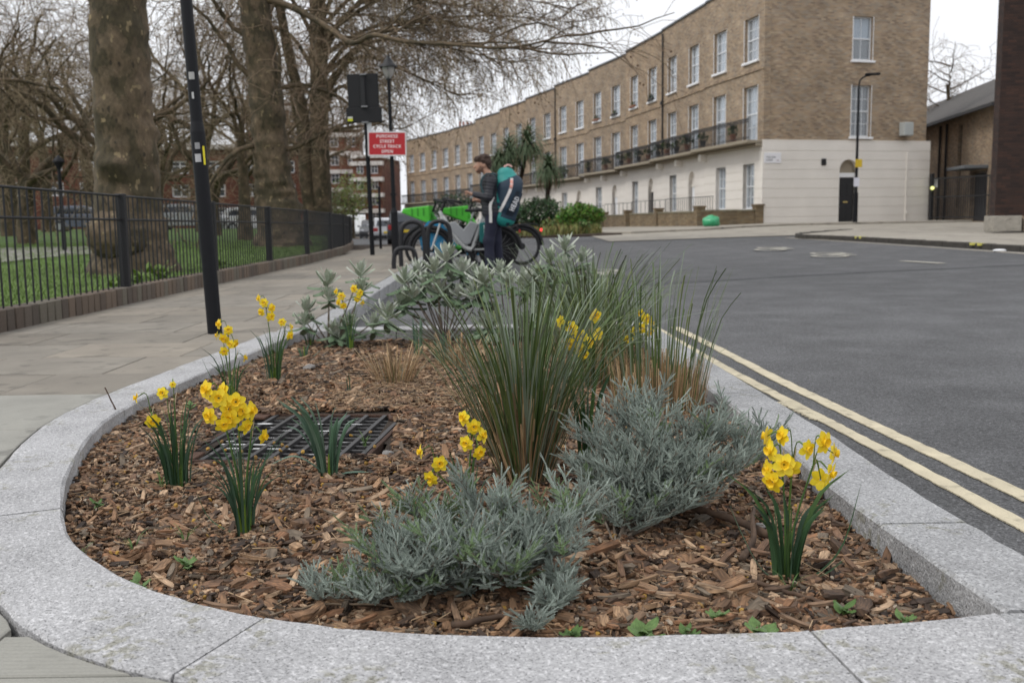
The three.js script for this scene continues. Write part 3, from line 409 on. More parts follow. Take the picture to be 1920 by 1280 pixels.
daffodil(-0.55, -2.88, 'flowerless bulb plant with broad blue green leaves before the metal grate', { seed: 10, leaves: 14, len: 0.28, lean: 0.5, wide: 0.016, mats: M.glauc, sheaths: 2, bent: [[[0, 0, 0], [-0.03, 0.07, 0], [-0.08, 0.15, 0.0], [-0.12, 0.165, 0.0]], [[0, 0, 0], [-0.03, 0.05, 0.03], [-0.09, 0.085, 0.04], [-0.16, 0.06, 0.05]], [[0, 0, 0], [0.04, 0.02, 0], [0.09, 0.025, 0], [0.13, 0.02, 0]], [[0, 0, 0], [0.03, 0.09, 0], [0.06, 0.17, 0], [0.1, 0.185, 0]]] });
daffodil(-1.155, -5.5, 'small flowerless bulb shoots near the far pavement side kerb', { seed: 11, leaves: 5, len: 0.09, lean: 0.4, wide: 0.014, mats: M.glauc, sheaths: 1, bent: [[[0, 0, 0], [-0.05, 0.02, 0], [-0.1, 0.015, 0]], [[0, 0, 0], [0.05, 0.025, 0], [0.09, 0.06, 0]]] });
daffodil(-1.26, -6.15, 'flowerless daffodil leaves under the shrub at the far kerb corner', { seed: 12, leaves: 12, len: 0.16, lean: 0.5, sheaths: 1 });
daffodil(-0.52, -5.5, 'pair of pale bulb shoots under the grey felted shrub', { seed: 13, leaves: 9, len: 0.28, lean: 0.15, wide: 0.014, mats: M.glauc, sheaths: 2, base: 0.03 });
daffodil(-0.36, -5.3, 'upright pale bulb shoots beside the dry grass tuft', { seed: 14, leaves: 10, len: 0.2, lean: 0.25, wide: 0.012, mats: M.glauc, sheaths: 2, base: 0.04 });
daffodil(-0.72, -4.35, 'thin single daffodil shoot in the middle of the wood chips', { seed: 15, leaves: 4, len: 0.13, lean: 0.2, sheaths: 0 });
// ---------- tussock grasses ----------
M.tus = [[0.1, 0.15, 0.045], [0.13, 0.18, 0.075], [0.24, 0.29, 0.21], [0.07, 0.12, 0.03], [0.16, 0.2, 0.065]].map((c) => leafMat(c, 0.5, 0.1));
M.dry = [[0.42, 0.28, 0.15], [0.32, 0.2, 0.1], [0.52, 0.38, 0.22], [0.18, 0.12, 0.065]].map((c) => mat(c, 0.8));
function tussock(x, z, label, o) {
  const r = rng(o.seed), y = SOIL(x, z) - 0.005, t = thing('tussock_grass', label, 'ornamental grass', [x, y, z], 0, 'tussock grasses in the flower bed'), sets = M.tus.map(() => []), dry = M.dry.map(() => []);
  for (let i = 0; i < o.n; i++) {
    const a = r() * 6.283, q = sqrt(r()), bx = cos(a) * q * o.base, bz = sin(a) * q * o.base, L = o.h * (0.45 + 0.62 * pow(r(), 0.7)), lean = o.spread * q * (0.5 + 0.8 * r()) * (L / o.h), a2 = a + 0.7 * (r() - 0.5), dx = cos(a2) + (o.bias?.[0] ?? 0), dz = sin(a2) + (o.bias?.[1] ?? 0), stiff = r() < 0.55 ? 0.85 : 0.62, droop = r() < 0.16 ? 0.25 * r() : 0;
    const far = r() < 0.14, k = far ? 2 : floor(r() * 5), cut = r() < 0.55;
    sets[k].push(blade([[bx, 0, bz], [bx + dx * lean * 0.28, L * 0.4, bz + dz * lean * 0.28], [bx + dx * lean * 0.62, L * 0.76, bz + dz * lean * 0.62], [bx + dx * lean * (1.02 + droop), L * (1 - droop * 0.5) * (stiff > 0.7 ? 1 : 0.94), bz + dz * lean * (1.02 + droop)]], (o.w ?? 0.0048) * (0.6 + 0.7 * r()), 0.45, 6, cut ? 0 : 1, V(cos(a2 + 1.57 + (r() - 0.5)), 0, sin(a2 + 1.57 + (r() - 0.5)))));
  }
  for (let i = 0; i < o.dry; i++) {
    const a = r() * 6.283, q = pow(r(), 0.4), bx = cos(a) * q * o.base, bz = sin(a) * q * o.base, L = o.dryH * (0.5 + 0.7 * r()), lean = o.spread * q * 0.5 * L / o.h * (0.6 + 0.9 * r()), k = floor(r() * 4), dx = cos(a + 0.4 * (r() - 0.5)), dz = sin(a + 0.4 * (r() - 0.5));
    dry[k].push(blade([[bx, 0, bz], [bx + dx * lean * 0.45, L * 0.5, bz + dz * lean * 0.45], [bx + dx * lean, L, bz + dz * lean]], 0.0036 * (0.6 + 0.6 * r()), 0.5, 3, 0, V(cos(a + 1.57), 0, sin(a + 1.57))));
  }
  sets.forEach((s, k) => s.length && stuff(mesh('blades', s, M.tus[k], t))); dry.forEach((s, k) => s.length && stuff(mesh('dry_stems', s, M.dry[k], t)));
  return t;
}
tussock(0.034, -2.82, 'big green tussock grass with brown stubble at its base in mid bed', { seed: 21, n: 430, base: 0.065, h: 0.58, spread: 0.36, dry: 380, dryH: 0.26, w: 0.004 });
tussock(0.56, -3.8, 'upright tussock with dark tall blades and clipped tan stubble by road kerb', { seed: 22, n: 110, base: 0.18, h: 0.6, spread: 0.17, dry: 520, dryH: 0.2, bias: [0.15, 0] });
tussock(0.36, -4.5, 'sprawling grey green tussock behind the big one', { seed: 23, n: 300, base: 0.16, h: 0.56, spread: 0.34, dry: 160, dryH: 0.25, w: 0.0045 });
tussock(0.42, -5.5, 'loose far tussock with silvery arching blades before the grey shrub', { seed: 24, n: 260, base: 0.2, h: 0.6, spread: 0.42, dry: 80, dryH: 0.2, w: 0.005 });
tussock(-0.55, -4.62, 'low dry straw coloured grass tuft among the wood chips', { seed: 25, n: 36, base: 0.09, h: 0.15, spread: 0.16, dry: 130, dryH: 0.16, w: 0.002 });
tussock(-0.28, -5.1, 'thin wispy grass tuft beside the pale bulb shoots', { seed: 26, n: 46, base: 0.1, h: 0.2, spread: 0.2, dry: 110, dryH: 0.16, w: 0.002 });
// long outlying blades
// ---------- silvery fine-leaved shrubs ----------
function sprigGeo(seed, L, n, leaf) { // a shoot along +y clothed in short needle leaves
  const r = rng(seed), parts = [], c = curve([[0, 0, 0], [0.004 * (r() - 0.5), L * 0.5, 0.003], [0.01 * (r() - 0.5), L, 0.006]], 4); parts.push(tube(c, [0.0011, 0.001, 0.0009, 0.0008, 0.0005], 4));
  const pos = [], idx = [];
  for (let i = 0; i < n; i++) {
    const t = pow((i + 0.5) / n, 0.85), a = i * 2.399, p = V(0, t * L, 0.006 * t * t), out = leaf * (0.55 + 0.45 * sin(PI * clamp(0.15 + t * 0.8))) * (0.8 + 0.4 * r()), el = 0.5 + 0.75 * t, d = V(cos(a) * cos(el), sin(el), sin(a) * cos(el)), s = V(-sin(a), 0, cos(a)).multiplyScalar(0.0009), e = p.clone().addScaledVector(d, out), m = p.clone().addScaledVector(d, out * 0.55), b = pos.length / 3;
    pos.push(p.x, p.y, p.z, m.x + s.x, m.y, m.z + s.z, m.x - s.x, m.y, m.z - s.z, e.x, e.y + 0.0008, e.z); idx.push(b, b + 1, b + 2, b + 1, b + 3, b + 2);
  }
  const g = new THREE.BufferGeometry(); g.setAttribute('position', new THREE.Float32BufferAttribute(pos, 3)); g.setIndex(idx); g.computeVertexNormals(); parts.push(g); return merge(parts);
}
const SPRIG = [[1, 0.042, 62, 0.006], [2, 0.034, 54, 0.0055], [3, 0.052, 72, 0.0062], [4, 0.028, 48, 0.0066]].map((a) => sprigGeo(...a));
M.silver = mat('#ffffff', 0.9); M.wood2 = mat([0.3, 0.26, 0.22], 0.9, { map: T.wood });
function silverShrub(label, o) {
  const r = rng(o.seed), t = thing('silver_shrub', label, 'shrub', [o.x, SOIL(o.x, o.z) - 0.004, o.z], 0, 'silvery fine leaved shrubs in the bed'), lists = SPRIG.map(() => []), br = [];
  const limbs = o.limbs;
  limbs.forEach(([ex, ey, ez, dens, wid], li) => {
    const c = curve([[0.02 * (r() - 0.5), 0.005, 0.02 * (r() - 0.5)], [ex * 0.35, max(0.02, ey * 0.3), ez * 0.35], [ex * 0.7, ey * 0.72, ez * 0.7], [ex, ey, ez]], 16); br.push(tube(c, c.map((_, i) => 0.0042 - 0.0028 * i / 16), 6));
    for (let j = 0; j < dens / 5.5; j++) { // branchlets, each with a spray of shoots
      const q = 0.18 + 0.82 * pow(r(), 0.7), p0 = c[floor(q * 16)].clone(), a = r() * 6.283, L = wid * (0.7 + 0.75 * r()), up = 0.25 + 0.9 * r(), d = V(cos(a) + ex * 0.8, up, (sin(a) + ez * 0.8) * 0.95).normalize(), e = p0.clone().addScaledVector(d, L).add(V(0, 0.012, 0)), bc = curve([p0, p0.clone().addScaledVector(d, L * 0.5).add(V(0.008 * (r() - 0.5), -0.006, 0.008 * (r() - 0.5))), e], 8);
      br.push(tube(bc, bc.map((_, i) => 0.0017 - 0.0009 * i / 8), 4)); const gr = r() < (o.green ?? 0.1), b0 = 0.72 + 0.42 * r(), n = 12 + floor(7 * r());
      for (let i = 0; i < n; i++) {
        const t = 0.25 + 0.75 * pow(i / (n - 1), 0.8), p = bc[min(8, floor(t * 8))].clone(); if (p.y < 0.01) p.y = 0.01 + 0.015 * r();
        const a2 = i * 2.4 + r(), k = i === n - 1 ? 0.15 : 0.55 + 0.5 * r(), dir = V(d.x * 0.8 + cos(a2) * k, d.y * 0.75 + 0.35 + 0.3 * (r() - 0.5), d.z * 0.8 + sin(a2) * k).normalize();
        const qn = new THREE.Quaternion().setFromUnitVectors(V(0, 1, 0), dir).multiply(new THREE.Quaternion().setFromAxisAngle(V(0, 1, 0), r() * 6.28)), s = 0.5 + 0.45 * r(), b = b0 * (0.88 + 0.24 * r());
        lists[floor(r() * 4)].push({ m: new THREE.Matrix4().compose(p, qn, V(s, s, s)), c: gr ? lin(0.2 * b, 0.28 * b, 0.14 * b) : lin(0.33 * b, 0.38 * b, 0.335 * b) });
      }
    }
  });
  mesh('branches', br, M.wood2, t); lists.forEach((l, k) => instanced('foliage', SPRIG[k], M.silver, l, t)); return t;
}
silverShrub('low silvery shrub spreading over the wood chips by the front kerb', { seed: 31, x: -0.06, z: -1.99, green: 0.22, limbs: [[-0.33, 0.035, 0.12, 170, 0.05], [-0.24, 0.045, 0.16, 150, 0.055], [-0.2, 0.1, -0.02, 240, 0.075], [-0.15, 0.13, -0.14, 220, 0.075], [0.0, 0.15, -0.1, 260, 0.08], [0.1, 0.13, -0.02, 230, 0.08], [0.17, 0.11, 0.05, 200, 0.075], [-0.06, 0.11, 0.1, 240, 0.08], [0.05, 0.09, 0.14, 200, 0.075], [-0.16, 0.08, 0.13, 200, 0.07], [0.2, 0.14, -0.1, 190, 0.08], [-0.22, 0.09, 0.06, 170, 0.065]] });
silverShrub('taller silvery shrub arching toward the road kerb behind the low one', { seed: 32, x: 0.24, z: -2.26, green: 0.05, limbs: [[0.0, 0.2, -0.32, 230, 0.08], [0.1, 0.26, -0.33, 260, 0.085], [0.18, 0.22, -0.26, 280, 0.09], [0.28, 0.2, -0.28, 280, 0.09], [0.4, 0.17, -0.3, 240, 0.08], [0.2, 0.14, -0.12, 280, 0.085], [0.3, 0.13, -0.16, 240, 0.085], [0.08, 0.15, -0.16, 260, 0.085], [0.47, 0.17, -0.38, 120, 0.06], [-0.06, 0.12, -0.28, 130, 0.055], [0.14, 0.27, -0.22, 140, 0.06], [0.36, 0.24, -0.42, 90, 0.045]] });
silverShrub('small silvery sprig creeping down to the front kerb', { seed: 33, x: 0.1, z: -1.92, green: 0.1, limbs: [[-0.02, 0.07, 0.03, 40, 0.025], [-0.085, 0.03, 0.2, 60, 0.028], [-0.03, 0.05, 0.12, 50, 0.028]] });
// ---------- grey felted shrubs at the far kerb ----------
function felt(L, W, cup, seed) { const r = rng(seed), pos = [], uv = [], idx = [], n = 7; for (let i = 0; i <= n; i++) { const t = i / n, w = W * pow(sin(PI * clamp(0.06 + 0.94 * t)), 0.75) * (i === n ? 0.1 : 1); for (let j = -1; j <= 1; j++) { pos.push(w * j, L * t, (j ? cup * 0.012 : 0) - 0.25 * L * cup * t * t); uv.push((j + 1) / 2, t); } } for (let i = 0; i < n; i++) for (let j = 0; j < 2; j++) { const a = i * 3 + j, b = a + 3; idx.push(a, a + 1, b, a + 1, b + 1, b); } const g = new THREE.BufferGeometry(); g.setAttribute('position', new THREE.Float32BufferAttribute(pos, 3)); g.setAttribute('uv', new THREE.Float32BufferAttribute(uv, 2)); g.setIndex(idx); g.computeVertexNormals(); return g; }
const FELT = [[0.05, 0.0095, 0.2], [0.062, 0.012, 0.5], [0.07, 0.0155, 0.8], [0.03, 0.007, 0.1]].map((a, i) => felt(...a, i));
M.felt = [[0.47, 0.52, 0.41], [0.39, 0.45, 0.34], [0.57, 0.6, 0.52]].map((c) => leafMat(c, 0.85, 0.1)); M.feltOld = [[0.13, 0.2, 0.11], [0.2, 0.27, 0.17]].map((c) => leafMat(c, 0.7, 0.1));
function feltShrub(x, z, label, seed, heads) {
  const r = rng(seed), t = thing('felted_shrub', label, 'shrub', [x, SOIL(x, z) - 0.004, z], 0, 'grey felted shrubs at the far end of the bed'), st = [];
  for (const [hx, hy, hz, s] of heads) {
    const c = curve([[0.03 * (r() - 0.5), 0, 0.03 * (r() - 0.5)], [hx * 0.5 + 0.03 * (r() - 0.5), hy * 0.45, hz * 0.5], [hx, hy, hz]], 10); st.push(tube(c, c.map((_, i) => 0.006 - 0.003 * i / 10), 6));
    const ro = mesh('leaf_rosette', tube([V(0, -0.03, 0), V(0, 0.02, 0)], [0.0035, 0.002], 5), M.felt[1], t); ro.position.set(hx, hy, hz); ro.rotation.set(0.35 * (r() - 0.5), r() * 6, 0.35 * (r() - 0.5)); ro.scale.setScalar(s);
    const n = 23; for (let i = 0; i < n; i++) { const q = i / n, old = q > 0.74, el = lerp(1.35, old ? -0.7 : 0.15, q) + 0.3 * (r() - 0.5), l = mesh('leaf', FELT[old ? 2 : q < 0.2 ? 3 : q < 0.5 ? 0 : 1], old ? M.feltOld[floor(r() * 2)] : M.felt[floor(r() * 3)], ro); l.position.y = 0.02 - 0.06 * q; l.rotation.set(PI / 2 - el, i * 2.399 + 0.3 * r(), 0, 'YXZ'); l.scale.set(0.72 + 0.3 * r() + 0.25 * q, 0.85 + 0.45 * r() + 0.25 * q, 1); }
  }
  mesh('stems', st, M.wood2, t); return t;
}
const heads = (seed, n, x0, x1, y0, y1, zr, s0 = 1.1, s1 = 1.5) => { const r = rng(seed); return Array.from({ length: n }, () => [lerp(x0, x1, r()), lerp(y0, y1, r()), zr * (r() - 0.5), lerp(s0, s1, r())]); };
feltShrub(-1.13, -6.12, 'grey felted shrub by the pavement side corner of the far kerb', 41, [[-0.13, 0.26, 0, 1.3], [-0.14, 0.18, 0.05, 1.2], [0.0, 0.42, 0, 1.4], [0.02, 0.33, 0.05, 1.1], [0.2, 0.47, -0.05, 1.3], [0.22, 0.38, 0.04, 1.1], [0.14, 0.17, 0.06, 1.1], [0.03, 0.12, 0.05, 1.1], ...heads(6, 3, -0.2, 0.3, 0.1, 0.4, 0.2, 1.1, 1.5)]);
feltShrub(-0.42, -6.15, 'largest grey felted shrub before the parked hire bikes', 42, [[-0.24, 0.42, 0, 1.5], [-0.1, 0.4, 0.04, 1.3], [0.02, 0.56, 0, 1.6], [-0.05, 0.49, 0.06, 1.3], [0.12, 0.48, 0.02, 1.4], [0.2, 0.43, -0.03, 1.4], [0.1, 0.33, 0.08, 1.2], [-0.18, 0.33, 0.08, 1.2], [0.24, 0.32, 0.05, 1.2], [-0.02, 0.37, 0.1, 1.3], [-0.27, 0.28, 0.02, 1.1], [0.3, 0.22, 0.05, 1.1], ...heads(7, 7, -0.34, 0.36, 0.2, 0.5, 0.3, 1.2, 1.6)]);
feltShrub(-0.02, -6.1, 'grey felted shrub behind the big tussock at the far kerb', 43, heads(5, 11, -0.26, 0.26, 0.12, 0.46, 0.3, 1.2, 1.6));
feltShrub(0.34, -6.2, 'tall grey felted shrub at the road side of the far kerb', 44, [[0.0, 0.6, 0, 1.4], [-0.1, 0.53, 0.03, 1.3], [0.1, 0.53, 0.03, 1.3], [0, 0.47, 0.08, 1.4], [-0.13, 0.42, 0, 1.2], [0.14, 0.43, 0, 1.2], [0.03, 0.37, 0.1, 1.2], [-0.05, 0.3, 0.1, 1.2], [0.2, 0.33, 0.1, 1.2], ...heads(8, 8, -0.26, 0.3, 0.2, 0.55, 0.3, 1.2, 1.5)]);
// ---------- small weeds ----------
M.weed = [[0.1, 0.19, 0.045], [0.14, 0.24, 0.07]].map((c) => leafMat(c, 0.6, 0.2));
[[-0.98, -2.16, 'grass'], [-0.72, -2.1, 'herb'], [-0.88, -2.22, 'grass'], [-0.78, -1.98, 'herb'], [-1.1, -2.55, 'herb'], [-1.3, -3.95, 'herb'], [0.1, -1.72, 'herb'], [0.23, -1.7, 'lobed'], [0.31, -1.72, 'herb'], [0.44, -1.71, 'lobed'], [0.63, -1.83, 'herb'], [0.72, -1.76, 'herb'], [0.56, -1.95, 'grass'], [-0.32, -2.42, 'grass'], [-1.0, -2.75, 'grass'], [-0.5, -3.28, 'grass'], [-0.78, -2.28, 'grass'], [0.38, -1.8, 'herb']].forEach(([x, z, k], i) => {
  const r = rng(500 + i), parts = [], kind = { grass: 'tiny tuft of fine green grass sprouting from the mulch', herb: 'tiny green seedling sprouting from the mulch', lobed: 'green seedling with broad lobed leaves at the front kerb' }[k];
  if (k === 'grass') for (let j = 0; j < 9; j++) { const a = r() * 6.28, l = 0.025 + 0.03 * r(); parts.push(blade([[0.01 * (r() - 0.5), 0, 0.01 * (r() - 0.5)], [cos(a) * l * 0.3, l * 0.6, sin(a) * l * 0.3], [cos(a) * l * 0.8, l * 0.85, sin(a) * l * 0.8]], 0.0022, 0.3, 4)); }
  else for (let j = 0; j < 7; j++) { const a = j * 2.4, l = 0.014 + 0.012 * r(), h = 0.006 + 0.016 * r(), w = k === 'lobed' ? 1.15 : 0.7; parts.push(felt(l, l * 0.42 * w, 0.3, j).rotateX(1.15 + 0.4 * (r() - 0.5)).rotateY(a).translate(cos(a) * 0.004, h, -sin(a) * 0.004 * 0), bar(V(0, 0, 0), V(sin(a) * 0.004, h, cos(a) * 0.004), 0.0007, 0.0006, 4)); }
  const o = tag(mesh('weed_seedling', parts, M.weed[i % 2]), kind, 'weed', kind.split(' ').slice(0, 3).join(' ') + ' in the mulch'); o.position.set(x, SOIL(x, z) + 0.008, z); o.scale.setScalar(k === 'lobed' ? 1.6 : 1.15);
});
// ---------- park side: dwarf wall, railings, lawn ----------
const wallZ0 = -3.2, wallZ1 = -33;
{
  const w = thing('dwarf_wall', 'low brown brick wall with upright coping bricks under the black railings', 'wall'), r = rng(71);
  const tones = [[0.17, 0.135, 0.115], [0.21, 0.165, 0.135], [0.15, 0.125, 0.11], [0.24, 0.185, 0.15], [0.19, 0.16, 0.14], [0.22, 0.2, 0.17]], bm = tones.map((c) => mat(c, 0.92, { map: rep(T.concrete, 2.3), bumpMap: rep(T.concreteB, 3), bumpScale: 0.004 }));
  const core = []; for (let z = wallZ0; z > wallZ1; z -= 1) { const z1 = z - 1, x = (wallX(z) + wallX(z1)) / 2; core.push(box(0.09, 0.19, 1.02, 0, 0, 0).rotateY(atan2(wallX(z) - wallX(z1), 1)).translate(x - 0.078, 0.15, z - 0.5)); }
  mesh('mortar', core, mat([0.2, 0.17, 0.13], 0.95, { map: rep(T.concrete, 2) }), w);
  const g = [0, 1, 2].map((i) => { const b = rbox(0.152, 0.16, 0.106, 0, 0, 0, 0.008); const p = b.getAttribute('position'); for (let k = 0; k < p.count; k++) p.setXYZ(k, p.getX(k) + 0.003 * n3(p.getX(k) * 30 + i * 7, p.getY(k) * 30, p.getZ(k) * 40), p.getY(k), p.getZ(k)); return b; });
  let n = 0; const far = tones.map(() => []);
  for (let z = wallZ0; z > wallZ1; z -= 0.118) {
    const turn = atan2(wallX(z) - wallX(z - 0.2), 0.2), k = floor(r() * 6), x = wallX(z) - 0.076 + 0.004 * (r() - 0.5), y = 0.188 + 0.006 * (r() - 0.5);
    if (z < -5.5 && n < 290) { const o = mesh('brick', g[n % 3], bm[k], w); o.position.set(x, y, z); o.rotation.y = turn; n++; } else far[k].push(g[0].clone().rotateY(turn).translate(x, y, z));
  }
  far.forEach((f, k) => f.length && stuff(mesh('bricks', f, bm[k], w)));
}
{
  const f = thing('railing_fence', 'black painted metal railings along the park edge', 'fence'), topY = (z) => 1.1 - 0.009 * (-z - 6.8), fx = (z) => wallX(z) - 0.07;
  const bars = []; let n = 0; const g = cyl(0.0072, 0.0072, 1, 0, 0, 0, 7);
  for (let z = -4.2; z > -31; z -= 0.112) { if (abs(((-z - 8.96) % 2.7 + 2.7) % 2.7) < 0.06) continue; const h = topY(z) - 0.262; if (z < -6.2 && n < 280) { const o = mesh('railing_bar', g, M.black, f); o.position.set(fx(z), 0.262, z); o.scale.set(1, h, 1); n++; } else bars.push(g.clone().scale(1, h, 1).translate(fx(z), 0.262, z)); }
  stuff(mesh('railing_bars', bars, M.black, f));
  for (let k = -2; k < 9; k++) { const z0 = -8.96 - k * 2.7, z1 = z0 - 2.7; mesh('post', rbox(0.085, topY(z0) - 0.2, 0.06, fx(z0), (topY(z0) + 0.25) / 2 - 0.01, z0, 0.006), M.black, f); for (const d of [0.005, 0.215]) { const pts = []; for (let i = 0; i <= 6; i++) { const z = lerp(z0, z1, i / 6); pts.push(V(fx(z), topY(z) - d, z)); } mesh('rail', tube(pts, pts.map(() => 0.0105), 4), M.black, f); } }
}
{
  const lx = (z) => wallX(z) - 0.14, y = (x, z) => 0.2 + 0.02 * n3(x * 0.4, 2, z * 0.4) + 0.25 * ss(14, 40, -z);
  const g = sheet(-90, -3.5, -75, 4, 110, 110, (x, z) => y(x, z)); const p = g.getAttribute('position'); for (let i = 0; i < p.count; i++) { const q = lx(p.getZ(i)); p.setX(i, p.getX(i) + (q + 3.5) * clamp((p.getX(i) + 90) / 86.5)); }
  struct(mesh('lawn', g, M.lawn));
  const r = rng(91), L = []; // grass blades near the railings
  for (let i = 0; i < 26000; i++) { const z = -4.5 - 22 * pow(r(), 1.6), x = lx(z) - 0.03 - 9 * pow(r(), 1.6), s = 0.7 + 0.7 * r(), q = 0.7 + 0.6 * r(); L.push({ m: trs(V(x, y(x, z) - 0.004, z), [0.5 * (r() - 0.5), r() * 6.28, 0.5 * (r() - 0.5)], s), c: lin(0.14 * q, 0.22 * q, 0.045 * q) }); }
  const tuft = []; for (let j = 0; j < 5; j++) { const a = j * 1.3; tuft.push(blade([[cos(a) * 0.012, 0, sin(a) * 0.012], [cos(a) * 0.025, 0.03, sin(a) * 0.025], [cos(a) * 0.05, 0.05, sin(a) * 0.05]], 0.005, 0.3, 3)); }
  const gr = instanced('grass', merge(tuft), phys('#ffffff', 0.7, { transmission: 0.15 }), L); gr.userData.label = 'short green lawn grass inside the park railings';
  struct(mesh('park_path', sheet(-14.5, -8.3, -23.5, -16.2, 24, 12, (x, z) => y(x, z) + 0.025).applyMatrix4(new THREE.Matrix4()), mat([0.3, 0.29, 0.29], 0.9, { map: rep(T.concrete, 0.3) })));
  // weeds at the foot of the railings
  [[-3.72, -9.75, 0.9], [-3.66, -10.3, 1.1], [-3.68, -12.6, 0.9], [-3.7, -9.3, 0.7]].forEach(([x, z, s], i) => { const ps = [], q = rng(i + 900); for (let j = 0; j < 60; j++) { const a = q() * 6.28, l = 0.04 + 0.06 * q(), h = 0.02 + 0.13 * q(); ps.push(felt(l, l * 0.3, 0.4, j).rotateX(1 + 0.7 * (q() - 0.5)).rotateY(a).translate(cos(a * 3) * 0.09, h, sin(a * 3) * 0.09)); } const o = tag(mesh('leafy_weed', ps, leafMat([0.16, 0.26, 0.03], 0.6, 0.25)), 'bright green leafy weed behind the railings near the burred tree', 'weed', 'leafy weeds behind the railings'); o.position.set(x, y(x, z), z); o.scale.setScalar(s); });
}
// ---------- posts and signs ----------
function canvasTex(w, h, draw) { const c = document.createElement('canvas'); c.width = w; c.height = h; const x = c.getContext('2d'); draw(x, w, h); const t = new THREE.CanvasTexture(c); t.colorSpace = THREE.SRGBColorSpace; return t; }
M.post = phys([0.008, 0.0085, 0.011], 0.5, { specularIntensity: 0.45, bumpMap: rep(T.concreteB, 3), bumpScale: 0.0008 });
{
  const p = thing('lamp_column', 'black lamp column with stickers on the pavement beside the bed', 'lamp post', [-1.915, 0.118, -6.38]); p.rotation.z = 0.036;
  mesh('base_section', [cyl(0.046, 0.045, 1.28, 0, 0, 0, 24), cyl(0.045, 0.036, 0.07, 0, 1.28, 0, 24)], M.post, p); mesh('shaft', cyl(0.037, 0.034, 4.2, 0, 1.34, 0, 24), M.post, p);
  const st = (name, y, a, w, h, c, rr) => { const arc = w / rr, g = new THREE.CylinderGeometry(rr + 0.0015, rr + 0.0015, h, 8, 1, true, a - arc / 2, arc); mesh(name, g.translate(0, y, 0), mat(c, 0.6), p); };
  st('sticker', 1.62, 0.1, 0.034, 0.045, [0.36, 0.36, 0.35], 0.0372); st('sticker', 1.50, 0.05, 0.012, 0.04, [0.5, 0.5, 0.5], 0.0372); st('sticker', 1.13, 0.9, 0.014, 0.115, [0.75, 0.65, 0.02], 0.0462); st('sticker', 1.115, 0.05, 0.036, 0.05, [0.42, 0.42, 0.43], 0.0462); st('sticker', 1.19, 0.1, 0.03, 0.04, [0.25, 0.25, 0.26], 0.0462);
}
{
  const p = thing('sign_post', 'black post carrying two dark sign boards seen from behind', 'sign', [-2.84, 0.12, -20.5]); p.rotation.z = 0.018;
  mesh('post', cyl(0.048, 0.042, 3.6, 0, 0, 0, 16), M.post, p); mesh('sign_board', rbox(0.62, 0.66, 0.06, -0.02, 3.29, 0.06, 0.012), M.blackFlat, p); mesh('sign_board', rbox(0.71, 0.3, 0.09, -0.02, 2.81, 0.06, 0.012), M.blackFlat, p);
  mesh('rib', rbox(0.09, 0.66, 0.03, -0.02, 3.29, 0.105, 0.008), M.black, p); for (const y of [2.66, 2.97, 3.6]) mesh('clamp', rbox(0.13, 0.03, 0.05, 0, y, 0.13, 0.008), mat([0.25, 0.25, 0.26], 0.5, { metalness: 0.6 }), p);
  mesh('sticker', box(0.1, 0.05, 0.004, -0.3, 2.72, 0.108), mat([0.6, 0.62, 0.02], 0.6), p); mesh('sticker', box(0.1, 0.035, 0.004, -0.3, 2.765, 0.108), mat([0.6, 0.6, 0.58], 0.6), p); mesh('paper_tag', box(0.09, 0.24, 0.004, 0.07, 2.56, 0.06), mat([0.65, 0.65, 0.68], 0.8), p);
}
{
  const p = thing('street_lamp', 'slim black heritage lamp post with glass lantern on the pavement', 'street lamp', [-2.34, 0.12, -20.3]); p.rotation.z = 0.012;
  mesh('base_section', [cyl(0.075, 0.068, 0.85, 0, 0, 0, 18), cyl(0.08, 0.05, 0.1, 0, 0.85, 0, 18)], M.post, p); mesh('shaft', [cyl(0.045, 0.032, 2.6, 0, 0.93, 0, 16), cyl(0.06, 0.06, 0.04, 0, 1.2, 0, 16)], M.post, p);
  mesh('lantern_bowl', new THREE.LatheGeometry([[0.04, 0], [0.09, 0.06], [0.12, 0.16], [0.13, 0.22]].map((q) => new THREE.Vector2(...q)), 20).translate(0, 3.5, 0), phys([0.9, 0.9, 0.9], 0.25, { transmission: 0.75 }), p);
  mesh('lantern_cap', new THREE.LatheGeometry([[0.185, 0], [0.175, 0.03], [0.1, 0.09], [0.085, 0.14], [0.05, 0.17], [0.045, 0.21], [0.001, 0.25]].map((q) => new THREE.Vector2(...q)), 20).translate(0, 3.72, 0), M.black, p); mesh('stay', [0, 1, 2, 3].map((k) => bar(V(cos(k * 1.571) * 0.03, 3.45, sin(k * 1.571) * 0.03), V(cos(k * 1.571) * 0.14, 3.72, sin(k * 1.571) * 0.14), 0.007)), M.black, p);
  const s = thing('road_sign', 'red sign with white capitals about the cycle track on the slim lamp post', 'sign', [-2.44, 2.34, -20.22], 0.02); s.rotation.z = -0.012;
  const t = canvasTex(640, 400, (x, w, h) => { x.fillStyle = '#d9d5d6'; x.fillRect(0, 0, w, h); x.fillStyle = '#b51f28'; x.fillRect(18, 18, w - 36, h - 36); x.fillStyle = '#e6dcdc'; x.textAlign = 'center'; x.font = 'bold 74px sans-serif'; ['PURCHESE', 'STREET', 'CYCLE TRACK', 'OPEN'].forEach((l, i) => x.fillText(l, w / 2, 100 + i * 84, 565)); });
  mesh('sign_plate', rbox(0.775, 0.485, 0.012, 0, 0, 0, 0.004), mat([0.5, 0.5, 0.52], 0.5, { metalness: 0.5 }), s); mesh('sign_face', new THREE.PlaneGeometry(0.765, 0.475).translate(0, 0, 0.0095), mat('#ffffff', 0.55, { map: t }), s); for (const y of [-0.15, 0.15]) mesh('bracket', rbox(0.14, 0.03, 0.09, 0.09, y, -0.05, 0.006), mat([0.3, 0.3, 0.3], 0.5, { metalness: 0.6 }), s);
}
